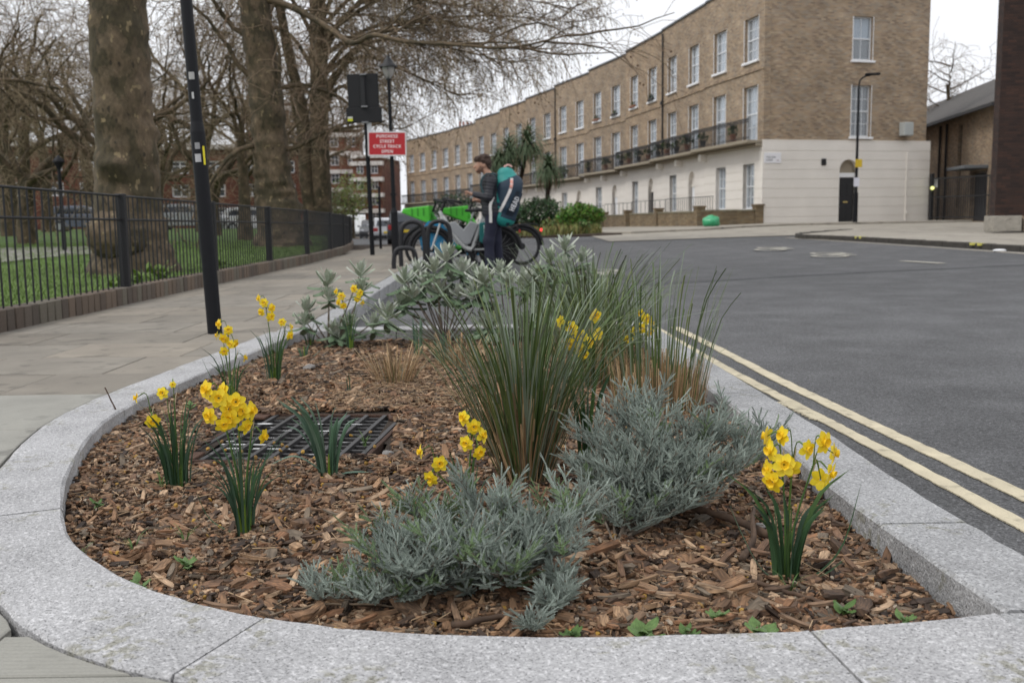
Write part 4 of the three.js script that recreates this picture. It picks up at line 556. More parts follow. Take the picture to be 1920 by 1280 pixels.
{ const p = thing('bollard_post', 'thin black bollard post beyond the slim lamp post', 'post', [-3.25, 0.1, -25]); mesh('post', cyl(0.035, 0.03, 1.5, 0, 0, 0, 12), M.post, p); mesh('cap', new THREE.SphereGeometry(0.04, 12, 8).translate(0, 1.52, 0), M.post, p); }
{ const p = thing('park_lamp', 'dark park lamp standing on the lawn among the bare trees', 'street lamp', [-9.6, 0.25, -21.5]); mesh('post', cyl(0.05, 0.035, 1.75, 0, 0, 0, 10), M.post, p); mesh('lantern', new THREE.LatheGeometry([[0.04, 0], [0.1, 0.14], [0.13, 0.16], [0.06, 0.25], [0.001, 0.3]].map((q) => new THREE.Vector2(...q)), 14).translate(0, 1.75, 0), M.post, p); }
// ---------- far pavement by the terrace, with kerb ----------
{
  // outline of the far footway: along the terrace, round the corner
  const F = (pts, y, name, m) => { const s = new THREE.Shape(pts.map(([x, z]) => new THREE.Vector2(x, -z))), g = new THREE.ExtrudeGeometry(s, { depth: 0.16, bevelEnabled: true, bevelThickness: 0.02, bevelSize: 0.02, bevelOffset: -0.02, bevelSegments: 1, curveSegments: 4 }).rotateX(-PI / 2), p = g.getAttribute('position'); for (let i = 0; i < p.count; i++) p.setY(i, p.getY(i) - 0.18 + y + G(p.getZ(i), p.getX(i))); const uv = g.getAttribute('uv'); for (let i = 0; i < uv.count; i++) uv.setXY(i, p.getX(i), p.getZ(i)); g.computeVertexNormals(); return struct(mesh(name, g, m)); };
  const dense = (pts) => { const o = []; pts.forEach((a, i) => { const b = pts[(i + 1) % pts.length], n = max(1, Math.ceil(hypot(b[0] - a[0], b[1] - a[1]) / 2)); for (let k = 0; k < n; k++) o.push([lerp(a[0], b[0], k / n), lerp(a[1], b[1], k / n)]); }); return o; };
  F(dense([[-30, -128], [-10.5, -104], [-2.5, -86], [1.4, -62], [2.4, -48], [2.9, -41], [4.6, -38.2], [7.6, -38.6], [9.2, -40.3], [11.5, -41.6], [20.5, -44.4], [20.5, -50], [11.5, -48], [-2, -100], [-20, -128]]), 0.1, 'footway', M.farPave);
  F(dense([[8.45, -29.4], [9.65, -24.4], [10.3, -20], [10.7, -12], [11, 6], [30, 6], [30, -36], [19, -34.5], [11, -32.2]]), 0.11, 'footway', M.farPave);
  F(dense([[-1.2, -41], [0.9, -38.2], [3.2, -37.2], [4.2, -37.6], [3.0, -40.2], [1.5, -47], [0.5, -58], [-2.2, -58]]), 0.08, 'verge', M.soil);
  // pale crossing table of blocks between the two footways
  const tb = sheet(3, 21, -43.5, -30.5, 20, 20, (x, z) => G(z, x) + 0.02), p = tb.getAttribute('position'); for (let i = 0; i < p.count; i++) { const q = clamp((p.getX(i) - 3) / 18); p.setZ(i, p.getZ(i) - 1.5 * q); p.setY(i, G(p.getZ(i), p.getX(i)) + 0.02); }
  struct(mesh('crossing_paving', tb, M.farPave));
  const dk = mat([0.07, 0.065, 0.06], 0.9, { map: rep(T.concrete, 1) });
  const kp = [[11, -32.2], [8.45, -29.4], [9.05, -27], [9.65, -24.4], [10.3, -20], [10.7, -12], [11, 0]], kc = curve(kp.map(([x, z]) => V(x, 0, z)), 60); const kg = struct(put(new THREE.Group(), 'kerb'));
  for (let i = 0; i < 60; i += 2) { const a = kc[i], b = kc[i + 2], l = a.distanceTo(b); const o = mesh('kerb_stone', rbox(0.14, 0.24, l - 0.01, 0, 0, 0, 0.02), dk, kg); o.position.set((a.x + b.x) / 2 - 0.02, G(a.z, a.x) + 0.003, (a.z + b.z) / 2); o.rotation.y = atan2(b.x - a.x, b.z - a.z); }
  const yel = mat([0.6, 0.55, 0.12], 0.8); [[9.2, -26.4], [9.25, -26.2], [10.05, -21.6], [10.1, -21.35]].forEach(([x, z]) => struct(mesh('kerb_marking', box(0.16, 0.05, 0.1, x - 0.02, G(z, x) + 0.105, z).rotateY(0), yel)));
  const pp = curve([[8.5, 0, -29.6], [9.35, 0, -25.6], [10.0, 0, -21.6], [10.45, 0, -16], [10.6, 0, -11]].map((q) => V(...q)), 50), Lh = [], Rh = []; pp.forEach((q, i) => { Lh.push([q.x - 0.42, q.z]); Rh.push([q.x - 0.24, q.z]); }); struct(mesh('gutter_line', (() => { const g = poly([...Lh, ...Rh.reverse()], -0.004, 0.0), p2 = g.getAttribute('position'); for (let i = 0; i < p2.count; i++) p2.setY(i, p2.getY(i) + G(p2.getZ(i), p2.getX(i)) + 0.008); return g; })(), M.farPave));
  const lt = tag(mesh('litter', new THREE.IcosahedronGeometry(0.09, 1).scale(1.6, 0.35, 0.8), mat([0.75, 0.75, 0.76], 0.6)), 'crumpled white litter in the gutter by the far kerb', 'litter'); lt.position.set(9.85, 0.05, -20.1);
}
// ---------- brown brick building at the edge of view ----------
M.brown = mat([0.6, 0.55, 0.52], 0.9, { map: rep(T.brown, 0.277), bumpMap: rep(T.stockB, 0.277), bumpScale: 0.004 });
{
  const b = thing('brick_building', 'dark brown brick building corner with pale plinth beside the gate', 'building', [13.25, 0.3, -27.4], -0.1);
  mesh('wall', box(9, 9, 0.4, 4.5, 4.9, -0.2), M.brown, b); mesh('wall', box(0.4, 9, 12, 0.2, 4.9, -6.1).translate(-0.2, 0, 0.1).rotateY(-0.62).translate(0.21, 0, -0.42), M.brown, b); mesh('roof', box(9.2, 0.3, 5, 5.5, 9.55, -2.4), M.blackFlat, b);
  mesh('plinth', rbox(0.75, 0.42, 0.7, 0.3, 0.2, -0.22, 0.02), mat([0.42, 0.4, 0.37], 0.9, { map: rep(T.concrete, 1) }), b); mesh('plinth', rbox(8.2, 0.36, 0.5, 4.85, 0.16, -0.18, 0.02), mat([0.36, 0.3, 0.26], 0.9, { map: rep(T.concrete, 1) }), b);
  const wn = mesh('window', rbox(1.1, 1.5, 0.08, 1.6, 3.3, 0.03, 0.01), mat([0.6, 0.58, 0.55], 0.6), b); mesh('pane', box(0.95, 1.35, 0.02, 1.6, 3.3, 0.085), mat([0.03, 0.035, 0.04], 0.08), wn);
}
// ---------- the brick terrace ----------
M.stock = [[1, 1, 1], [0.94, 0.93, 0.92], [1.0, 0.97, 0.93], [0.9, 0.9, 0.9]].map((c) => mat(lin(c[0] * 0.98, c[1] * 1.0, c[2] * 1.1), 0.92, { map: rep(T.stock, 0.277), })); // far off: colour only
M.stucco = mat([0.84, 0.79, 0.735], 0.85, { map: rep(T.plaster, 0.25) }); M.white = mat([0.82, 0.82, 0.83], 0.55); M.sash = mat([0.76, 0.77, 0.79], 0.5); M.ledge = mat([0.42, 0.37, 0.3], 0.9, { map: rep(T.concrete, 0.6) });
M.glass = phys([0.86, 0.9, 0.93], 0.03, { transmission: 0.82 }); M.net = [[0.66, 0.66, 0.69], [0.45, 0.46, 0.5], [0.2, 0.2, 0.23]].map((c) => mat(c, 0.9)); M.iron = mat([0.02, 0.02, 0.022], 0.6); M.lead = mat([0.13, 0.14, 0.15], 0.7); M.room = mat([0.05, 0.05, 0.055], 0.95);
function uvBox(x0, x1, y0, y1, z0, z1) { const g = new THREE.BoxGeometry(x1 - x0, y1 - y0, z1 - z0).translate((x0 + x1) / 2, (y0 + y1) / 2, (z0 + z1) / 2), p = g.getAttribute('position'), n = g.getAttribute('normal'), uv = g.getAttribute('uv'); for (let i = 0; i < p.count; i++) uv.setXY(i, abs(n.getX(i)) > 0.5 ? p.getZ(i) : p.getX(i), abs(n.getY(i)) > 0.5 ? p.getZ(i) : p.getY(i)); return g; }
function wallPieces(x0, x1, bands, open, z0, z1) { // a wall of courses with openings [x0, x1, y0, y1]
  const out = [];
  for (const [b0, b1] of bands) { const ys = [b0, b1]; for (const o of open) for (const y of [o[2], o[3]]) if (y > b0 + 1e-4 && y < b1 - 1e-4) ys.push(y); ys.sort((a, b) => a - b); for (let i = 0; i < ys.length - 1; i++) { const ya = ys[i], yb = ys[i + 1]; if (yb - ya < 1e-4) continue; let x = x0; const cut = open.filter((o) => o[2] < yb - 1e-4 && o[3] > ya + 1e-4).sort((a, b) => a[0] - b[0]); for (const o of cut) { if (o[0] > x + 1e-4) out.push(uvBox(x, o[0], ya, yb, z0, z1)); x = o[1]; } if (x < x1 - 1e-4) out.push(uvBox(x, x1, ya, yb, z0, z1)); } }
  return out;
}
const winGeo = new Map();
function windowGeo(w, h, nx, ny, side) { // sash: frame and glazing bars
  const key = [w, h, nx, ny].join(); if (!winGeo.has(key)) { const g = [], f = 0.055, b = 0.022; g.push(box(w, f, 0.07, 0, h - f / 2), box(w, f * 1.3, 0.07, 0, f * 0.65), box(f, h, 0.068, -w / 2 + f / 2, h / 2), box(f, h, 0.068, w / 2 - f / 2, h / 2), box(w - 2 * f, 0.05, 0.075, 0, h / 2)); for (let i = 1; i < nx; i++) g.push(box(b, h - 2 * f, 0.03, -w / 2 + f + (w - 2 * f) * i / nx, h / 2)); for (let j = 1; j < ny; j++) if (j * 2 !== ny) g.push(box(w - 2 * f, b, 0.026, 0, f + (h - 2 * f) * j / ny)); winGeo.set(key, { frame: merge(g), pane: box(w - 2 * f, h - 2 * f, 0.008, 0, h / 2, -0.004), net: box(w - 0.1, h - 0.1, 0.012, 0, h / 2, -0.12), reveal: merge([box(0.03, h, 0.21, -w / 2 - 0.017, h / 2, 0.1), box(0.03, h, 0.21, w / 2 + 0.017, h / 2, 0.09), box(w + 0.064, 0.03, 0.19, 0, h + 0.017, 0.09)]), sill: rbox(w + 0.22, 0.1, 0.34, 0, -0.053, 0.12, 0.01) }); }
  return winGeo.get(key);
}
const at4 = (m, x, y, z) => new THREE.Matrix4().multiplyMatrices(m, new THREE.Matrix4().makeTranslation(x, y, z));
function sash(parent, m4, x, y, w, h, nx, ny, net, o = {}) {
  const g = windowGeo(w, h, nx, ny), f = mesh('window', g.frame, o.frame ?? M.sash, parent); f.applyMatrix4(at4(m4, x, y, -0.19));
  mesh('pane', g.pane, M.glass, f); if (net !== undefined) mesh('curtain', g.net, M.net[net], f); mesh('reveal', g.reveal, o.reveal ?? M.white, f); if (!o.noSill) mesh('sill', g.sill, M.white, f); return f;
}
const courses = (top, n) => Array.from({ length: n }, (_, i) => [i * top / n + 0.012, (i + 1) * top / n - 0.012]);
function archFill(x, w, y0, y1) { // spandrels over a round-headed opening, and its tympanum
  const s = new THREE.Shape(); s.moveTo(-w / 2, 0); s.lineTo(-w / 2, y1 - y0); s.lineTo(w / 2, y1 - y0); s.lineTo(w / 2, 0); s.absarc(0, 0, w / 2 - 0.001, 0, PI, false); const g = new THREE.ExtrudeGeometry(s, { depth: 0.3, bevelEnabled: false, curveSegments: 10 }); return g.translate(x, y0, -0.3);
}
const I4 = new THREE.Matrix4();
function house(label, pos, turn, o) { // local x along the front, z outward; base at ground
  const t = thing('terraced_house', label, 'house', pos, turn, 'houses of the brick terrace'), w = o.w, r = rng(o.seed), S = 3.78, P = 11.05, op = [], up = [], doors = [];
  for (const [x, k] of o.ground) { if (k === 'w') op.push([x - 0.6, x + 0.6, 0.8, 2.84]); else { op.push([x - 0.5, x + 0.5, -0.4, 2.9]); doors.push([x, k]); } }
  for (const x of o.bays) up.push([x - 0.73, x + 0.73, 3.84, 6.32], [x - 0.73, x + 0.73, 7.42, 9.35]);
  mesh('brick_wall', wallPieces(0, w, [[S, P]], up, -0.3, 0), M.stock[o.seed % 4], t);
  mesh('stucco_wall', [...wallPieces(0, w, [[-0.5, 0.001], ...courses(S, 9)], op, -0.28, 0.03), ...wallPieces(0, w, [[0, S - 0.002]], op, -0.27, 0.012), ...doors.map(([x]) => archFill(x, 1, 2.4, 2.9).translate(0, 0, 0.03))], M.stucco, t);
  mesh('parapet_coping', box(w, 0.09, 0.42, w / 2, P + 0.045, -0.13), M.lead, t); mesh('string_course', box(w, 0.06, 0.05, w / 2, 6.95, 0.027), M.stock[(o.seed + 1) % 4], t);
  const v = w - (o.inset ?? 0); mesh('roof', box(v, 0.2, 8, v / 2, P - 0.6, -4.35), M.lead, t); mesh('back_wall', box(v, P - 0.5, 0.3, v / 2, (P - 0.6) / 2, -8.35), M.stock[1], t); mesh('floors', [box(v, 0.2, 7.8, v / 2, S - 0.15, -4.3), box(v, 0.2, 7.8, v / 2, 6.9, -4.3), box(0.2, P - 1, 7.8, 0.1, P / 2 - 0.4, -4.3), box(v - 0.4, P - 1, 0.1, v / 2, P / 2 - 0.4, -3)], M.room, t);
  for (const x of o.bays) { sash(t, I4, x, 3.84, 1.46, 2.48, 3, 4, r() < 0.75 ? floor(r() * 3) : 1); sash(t, I4, x, 7.42, 1.46, 1.93, 3, 4, r() < 0.8 ? floor(r() * 3) : 1); }
  for (const [x, k] of o.ground) if (k === 'w') sash(t, I4, x, 0.8, 1.2, 2.04, 3, 4, floor(r() * 3), { frame: M.sash, reveal: M.stucco });
  for (const [x, k] of doors) {
    const d = mesh('door', rbox(0.9, 2.08, 0.06, x, 1.04, -0.2, 0.01), k === 'd' ? M.black : M.sash, t); for (const [a, y] of [[-0.2, 0.55], [0.2, 0.55], [-0.2, 1.5], [0.2, 1.5]]) mesh('door_panel', rbox(0.26, 0.62, 0.03, x + a, y, -0.175, 0.012), k === 'd' ? M.black : M.white, d); mesh('handle', new THREE.SphereGeometry(0.03, 8, 6).translate(x + 0.36, 1.05, -0.14), mat([0.6, 0.5, 0.25], 0.3, { metalness: 0.9 }), d); mesh('fanlight', [box(1, 0.12, 0.08, x, 2.16, -0.19), box(0.98, 0.7, 0.02, x, 2.55, -0.2)], M.stucco, d);
  }
  if (o.balcony !== false) {
    const b = mesh('balcony', [rbox(w - 0.01, 0.14, 0.75, w / 2, S - 0.02, 0.41, 0.02), rbox(w - 0.01, 0.12, 0.3, w / 2, S - 0.16, 0.2, 0.03)], M.ledge, t), g = []; g.push(box(w, 0.035, 0.035, w / 2, S + 0.98, 0.7), box(w, 0.03, 0.03, w / 2, S + 0.16, 0.7), box(w, 0.025, 0.025, w / 2, S + 0.82, 0.7)); for (let x = 0.08; x < w; x += 0.14) g.push(box(0.018, 0.95, 0.018, x, S + 0.52, 0.7), box(0.07, 0.1, 0.02, x, S + 0.9, 0.7)); mesh('railing', g, M.iron, b);
    for (const x of o.consoles ?? [0.02]) mesh('console', rbox(0.3, 0.34, 0.42, x + 0.17, S - 0.36, 0.2, 0.04), M.stucco, b);
  }
  if (o.pipe !== undefined) mesh('drainpipe', [cyl(0.05, 0.05, P - S - 0.2, o.pipe, S, 0.07, 8), box(0.22, 0.2, 0.16, o.pipe, 7.0, 0.1)], M.iron, t);
  if (o.chimney) { const c = mesh('chimney', [box(0.9, 1.5, 1.8, 0.2, P + 0.2, -4.5), box(1, 0.12, 1.9, 0.2, P + 1, -4.5)], M.stock[3], t); for (let k = 0; k < o.chimney; k++) mesh('chimney_pot', cyl(0.13, 0.1, 0.6, 0.2, P + 1.05, -5.1 + k * 0.45, 10), mat([0.3, 0.1, 0.06], 0.85), c); }
  return t;
}
const line = new THREE.CatmullRomCurve3([[11.3, -45], [9.95, -51.6], [7.51, -65.6], [2.33, -83], [-3.61, -100], [-11.62, -117.6], [-15.5, -124.5]].map(([x, z]) => V(x, 0, z)), false, 'centripetal'), LEN = line.getLength();
const onLine = (s) => line.getPointAt(clamp(s / LEN));
const about = ['with the street name plate at the street corner', 'beside the corner house with a pale door', 'with a dark green door and planted balcony', 'with a pale door and window boxes above', 'with a dark doorway beside the bright hedge', 'behind the spiky palms and dark bushes', 'partly behind the spiky palms', 'beyond the palms toward the far end', 'with shaded doorway past the palms', 'near the far end of the curve', 'at the far end of the curve'];
let houseEnd = 0; const houses = [];
for (let i = 0; i < 11; i++) {
  const w = i ? 7.1 : 6.6, a = onLine(houseEnd), b = onLine(houseEnd + w), d = a.clone().sub(b), L = d.length(), turn = atan2(-d.z, d.x), y = G(b.z, b.x) - 0.02 + (i > 1 ? 0.02 : 0);
  houses.push(house('three storey brown brick terraced house ' + about[i], [b.x, y, b.z], turn, { w: L, seed: 200 + i, inset: i ? 0 : 1.1, bays: i ? [L - 5.35, L - 1.8] : [L - 4.85, L - 1.35], ground: i ? [[L - 5.35 + 0.3, 'w'], [L - 1.95, i % 3 === 2 || i === 4 ? 'd' : 'l']] : [[L - 4.55, 'w'], [L - 1.4, 'w']], pipe: i === 1 || i === 4 ? 0.2 : undefined, chimney: i > 3 && i < 9 ? 3 : i === 9 ? 4 : 0, consoles: i % 2 ? [0.02, L / 2 - 0.2] : [0.02] }));
  houseEnd += w;
}
{ // the side front of the corner house, towards us
  const h = houses[0], W = 8.6, S = 3.78, P = 11.05; h.updateMatrix();
  const world = new THREE.Matrix4().makeTranslation(11.3, h.position.y, -45).multiply(new THREE.Matrix4().makeRotationY(atan2(0.284, 0.959))), m = h.matrix.clone().invert().multiply(world);
  const put4 = (name, g, mt, p = h) => mesh(name, (Array.isArray(g) ? merge(g) : g).applyMatrix4(m), mt, p);
  const dx = 4.43, wx = 5.02, up = [[wx - 0.52, wx + 0.52, 3.9 + 0.1, 6.32], [wx - 0.52, wx + 0.52, 7.42, 9.35]], op = [[dx - 0.48, dx + 0.48, -0.5, 2.98]];
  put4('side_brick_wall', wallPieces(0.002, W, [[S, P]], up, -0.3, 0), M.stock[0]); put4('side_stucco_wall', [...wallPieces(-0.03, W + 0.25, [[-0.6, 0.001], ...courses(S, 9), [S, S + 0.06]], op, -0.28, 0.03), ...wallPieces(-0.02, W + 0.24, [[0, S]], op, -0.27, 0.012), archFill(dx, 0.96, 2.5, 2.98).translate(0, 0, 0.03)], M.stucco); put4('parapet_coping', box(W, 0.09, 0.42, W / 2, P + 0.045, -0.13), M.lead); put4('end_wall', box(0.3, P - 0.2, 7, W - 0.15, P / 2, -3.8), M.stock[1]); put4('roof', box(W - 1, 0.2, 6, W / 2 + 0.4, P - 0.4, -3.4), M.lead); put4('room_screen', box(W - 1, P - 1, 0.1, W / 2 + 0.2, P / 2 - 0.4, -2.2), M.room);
  sash(h, m, wx, 4.0, 1.04, 2.32, 3, 4, undefined); const w2 = sash(h, m, wx, 7.42, 1.04, 1.93, 2, 2, undefined); mesh('blind', box(0.92, 0.9, 0.015, 0, 1.4, -0.06), mat([0.45, 0.48, 0.52], 0.8), w2);
  const d = put4('door', rbox(0.84, 2.06, 0.06, dx, 1.13, -0.2, 0.01), M.black); put4('letterbox', rbox(0.24, 0.07, 0.02, dx, 1.05, -0.16, 0.006), mat([0.5, 0.38, 0.15], 0.35, { metalness: 0.8 }), d); for (const [a, y] of [[-0.19, 0.6], [0.19, 0.6], [-0.19, 1.62], [0.19, 1.62]]) put4('door_panel', rbox(0.24, 0.6, 0.03, dx + a, y, -0.172, 0.012), M.black, d); put4('fanlight', [box(0.96, 0.2, 0.1, dx, 2.28, -0.19)], M.white, d); put4('tympanum', box(0.94, 0.66, 0.02, dx, 2.66, -0.2), M.ledge, d); put4('step', rbox(1.25, 0.14, 0.4, dx, 0.04, 0.1, 0.015), mat([0.26, 0.14, 0.1], 0.9), d);
  put4('vent', rbox(0.24, 0.3, 0.05, 3.1, 2.86, 0.045, 0.01), M.blackFlat); put4('drainpipe', [cyl(0.03, 0.03, 3.2, 7.55, 0.1, 0.06, 8), rbox(0.1, 0.16, 0.08, 7.62, 0.55, 0.07)], M.stucco); put4('vent_cowl', rbox(0.5, 0.6, 0.4, 7.35, S + 0.58, 0.2, 0.03), mat([0.42, 0.44, 0.43], 0.6));
  const sp = thing('street_name_plate', 'white street name plate high on the corner house stucco', 'sign'); m.copy(world); sp.applyMatrix4(world.multiply(new THREE.Matrix4().makeTranslation(0.46, 3.03, 0.045)));
  const tx = canvasTex(512, 256, (x, w, hh) => { x.fillStyle = '#e4e3e6'; x.fillRect(0, 0, w, hh); x.fillStyle = '#2c3038'; x.textAlign = 'left'; x.font = 'bold 64px sans-serif'; x.fillText('CHALTON', 50, 130, 330); x.fillText('STREET', 50, 205, 280); x.fillStyle = '#7b5560'; x.font = 'bold 40px sans-serif'; x.fillText('NW1', 370, 205); });
  mesh('plate', rbox(0.86, 0.46, 0.02, 0, 0, 0, 0.006), M.white, sp); mesh('plate_face', new THREE.PlaneGeometry(0.84, 0.44).translate(0, 0, 0.013), mat('#ffffff', 0.6, { map: tx }), sp);
}
// plants on the balconies and sills
{
  const r = rng(333), bushGeo = (seed, n, s, c) => { const q = rng(seed), L = []; for (let i = 0; i < n; i++) { const a = q() * 6.28, e = q() * 3 - 1.2, d = s * pow(q(), 0.4), l = 0.1 + 0.08 * q(); L.push(felt(l, l * 0.3, 0.4, i).rotateX(q() * 3).rotateY(q() * 6.28).translate(cos(a) * cos(e) * d, abs(sin(e)) * d * 1.2, sin(a) * cos(e) * d)); } return merge(L); };
  const gs = [bushGeo(1, 90, 0.32), bushGeo(2, 70, 0.26), bushGeo(3, 110, 0.4)], gm = [[0.05, 0.08, 0.03], [0.07, 0.1, 0.035], [0.035, 0.06, 0.03]].map((c) => leafMat(c, 0.7)), pot = cyl(0.12, 0.16, 0.32, 0, -0.34, 0, 10), pm = mat([0.03, 0.03, 0.03], 0.7), tm = mat([0.22, 0.1, 0.06], 0.85);
  const spots = [[0, 1.0, 3.95, 0.55], [0, 4.6, 3.95, 0.55], [1, 1.0, 3.95, 0.55], [1, 2.6, 3.95, 0.55], [1, 4.2, 3.95, 0.55], [1, 5.9, 3.95, 0.55], [2, 0.8, 3.95, 0.55], [2, 2.4, 3.95, 0.55], [2, 4.4, 3.95, 0.55], [2, 6.2, 3.95, 0.55], [3, 1.4, 3.95, 0.55], [3, 4.9, 3.95, 0.55], [4, 3.3, 3.95, 0.55], [2, 1.75, 7.45, 0.1], [2, 5.3, 7.45, 0.1], [3, 1.75, 7.45, 0.1], [3, 5.3, 7.45, 0.1]];
  spots.forEach(([hi, x, y, z], i) => { const h = houses[hi]; h.updateMatrixWorld(); const p = V(x, y + (y > 5 ? 0.1 : 0.3), z).applyMatrix4(h.matrixWorld), up = y > 5, o = thing('potted_plant', up ? 'low leafy plant in a box on an upper window sill of the terrace' : 'bushy dark plant in a pot standing behind the balcony railing', 'plant', p.toArray(), h.rotation.y, up ? 'window box plants on upper sills' : 'pot plants on the terrace balcony'); if (up) { mesh('planter', rbox(0.9, 0.16, 0.16, 0, -0.06, 0, 0.02), i % 2 ? tm : pm, o); const f = mesh('foliage', gs[i % 3], gm[i % 3], o); f.scale.set(1.1, 0.6, 0.4); } else { mesh('pot', pot, i % 2 ? tm : pm, o); const f = mesh('foliage', gs[i % 3], gm[i % 3], o); f.scale.setScalar(0.85 + 0.4 * r()); } });
}
// front garden walls with piers, railings, bag
{
  M.gwall = mat([0.58, 0.58, 0.55], 0.95, { map: rep(T.stock, 0.277), bumpMap: rep(T.stockB, 0.277), bumpScale: 0.0015 }); M.moss = mat([0.28, 0.26, 0.19], 0.95, { map: rep(T.concrete, 1) });
  const off = (s, d) => { const a = onLine(s), b = onLine(s + 0.5), t = b.sub(a).normalize(); return V(a.x + t.z * d, 0, a.z - t.x * d); };
  const seg = (a, b, label) => { const w = thing('garden_wall', label, 'wall', [(a.x + b.x) / 2, G((a.z + b.z) / 2, (a.x + b.x) / 2) + 0.08, (a.z + b.z) / 2], atan2(-(b.z - a.z), b.x - a.x), 'low walls before the terrace'), l = a.distanceTo(b); mesh('brickwork', uvBox(-l / 2, l / 2, -0.3, 0.6, -0.11, 0.11), M.gwall, w); mesh('coping', box(l, 0.07, 0.28, 0, 0.637, 0), M.moss, w); mesh('pier', [uvBox(-l / 2 - 0.19, -l / 2 + 0.19, -0.3, 0.82, -0.19, 0.19), box(0.46, 0.08, 0.46, -l / 2, 0.86, 0)], M.gwall, w); return w; };
  seg(off(0.1, 0.15), off(0.1, 2.9), 'short low brick wall returning to the corner house'); const names = ['by the green bag', 'below the window with black planter', 'between the brick piers before the dark green door', 'under the bright hedge', 'under the dark bushes', 'below the spiky palms', 'past the palms', 'toward the far end'];
  for (let i = 0; i < 8; i++) seg(off(0.2 + i * 5.2, 2.9), off(0.2 + (i + 1) * 5.2 - 0.8 * (i % 2), 2.9), 'low mossy brick garden wall ' + names[i]);
  for (let i = 0; i < 4; i++) { const a = off(0.3 + i * 6, 2.2), b = off(0.3 + (i + 1) * 6, 2.2), l = a.distanceTo(b), t = thing('area_railing', ['thin black railing before the corner house', 'thin black railing before the pale door', 'thin black railing before the dark green door', 'thin black railing beside the bright hedge'][i], 'railing', [a.x, G(a.z, a.x) + 0.05, a.z], atan2(-(b.z - a.z), b.x - a.x)); mesh('rail', box(l, 0.03, 0.03, l / 2, 1.32, 0), M.iron, t); for (let x = 0.1; x < l; x += i ? 0.85 : 0.28) mesh('upright', cyl(0.014, 0.014, 1.32, x, 0, 0, 6), M.iron, t); }
  const bg = new THREE.IcosahedronGeometry(0.42, 4), p = bg.getAttribute('position'); for (let i = 0; i < p.count; i++) { const q = V(p.getX(i), p.getY(i), p.getZ(i)), s = 1 + 0.14 * n3(q.x * 4, q.y * 4, q.z * 4) + 0.06 * n3(q.x * 12, q.y * 12, q.z * 12); p.setXYZ(i, q.x * s * 1.15, max(-0.27, q.y * s * 0.8), q.z * s); } const bag = tag(mesh('bin_bag', mergeVertices(bg.deleteAttribute('normal').deleteAttribute('uv')), phys([0.03, 0.33, 0.14], 0.35, { clearcoat: 0.3 })), 'bulging green plastic bag on the pavement by the garden wall', 'bag'); bag.geometry.computeVertexNormals(); bag.scale.setScalar(0.78); bag.position.set(8.55, G(-42.6, 8.5) + 0.27, -42.6);
}
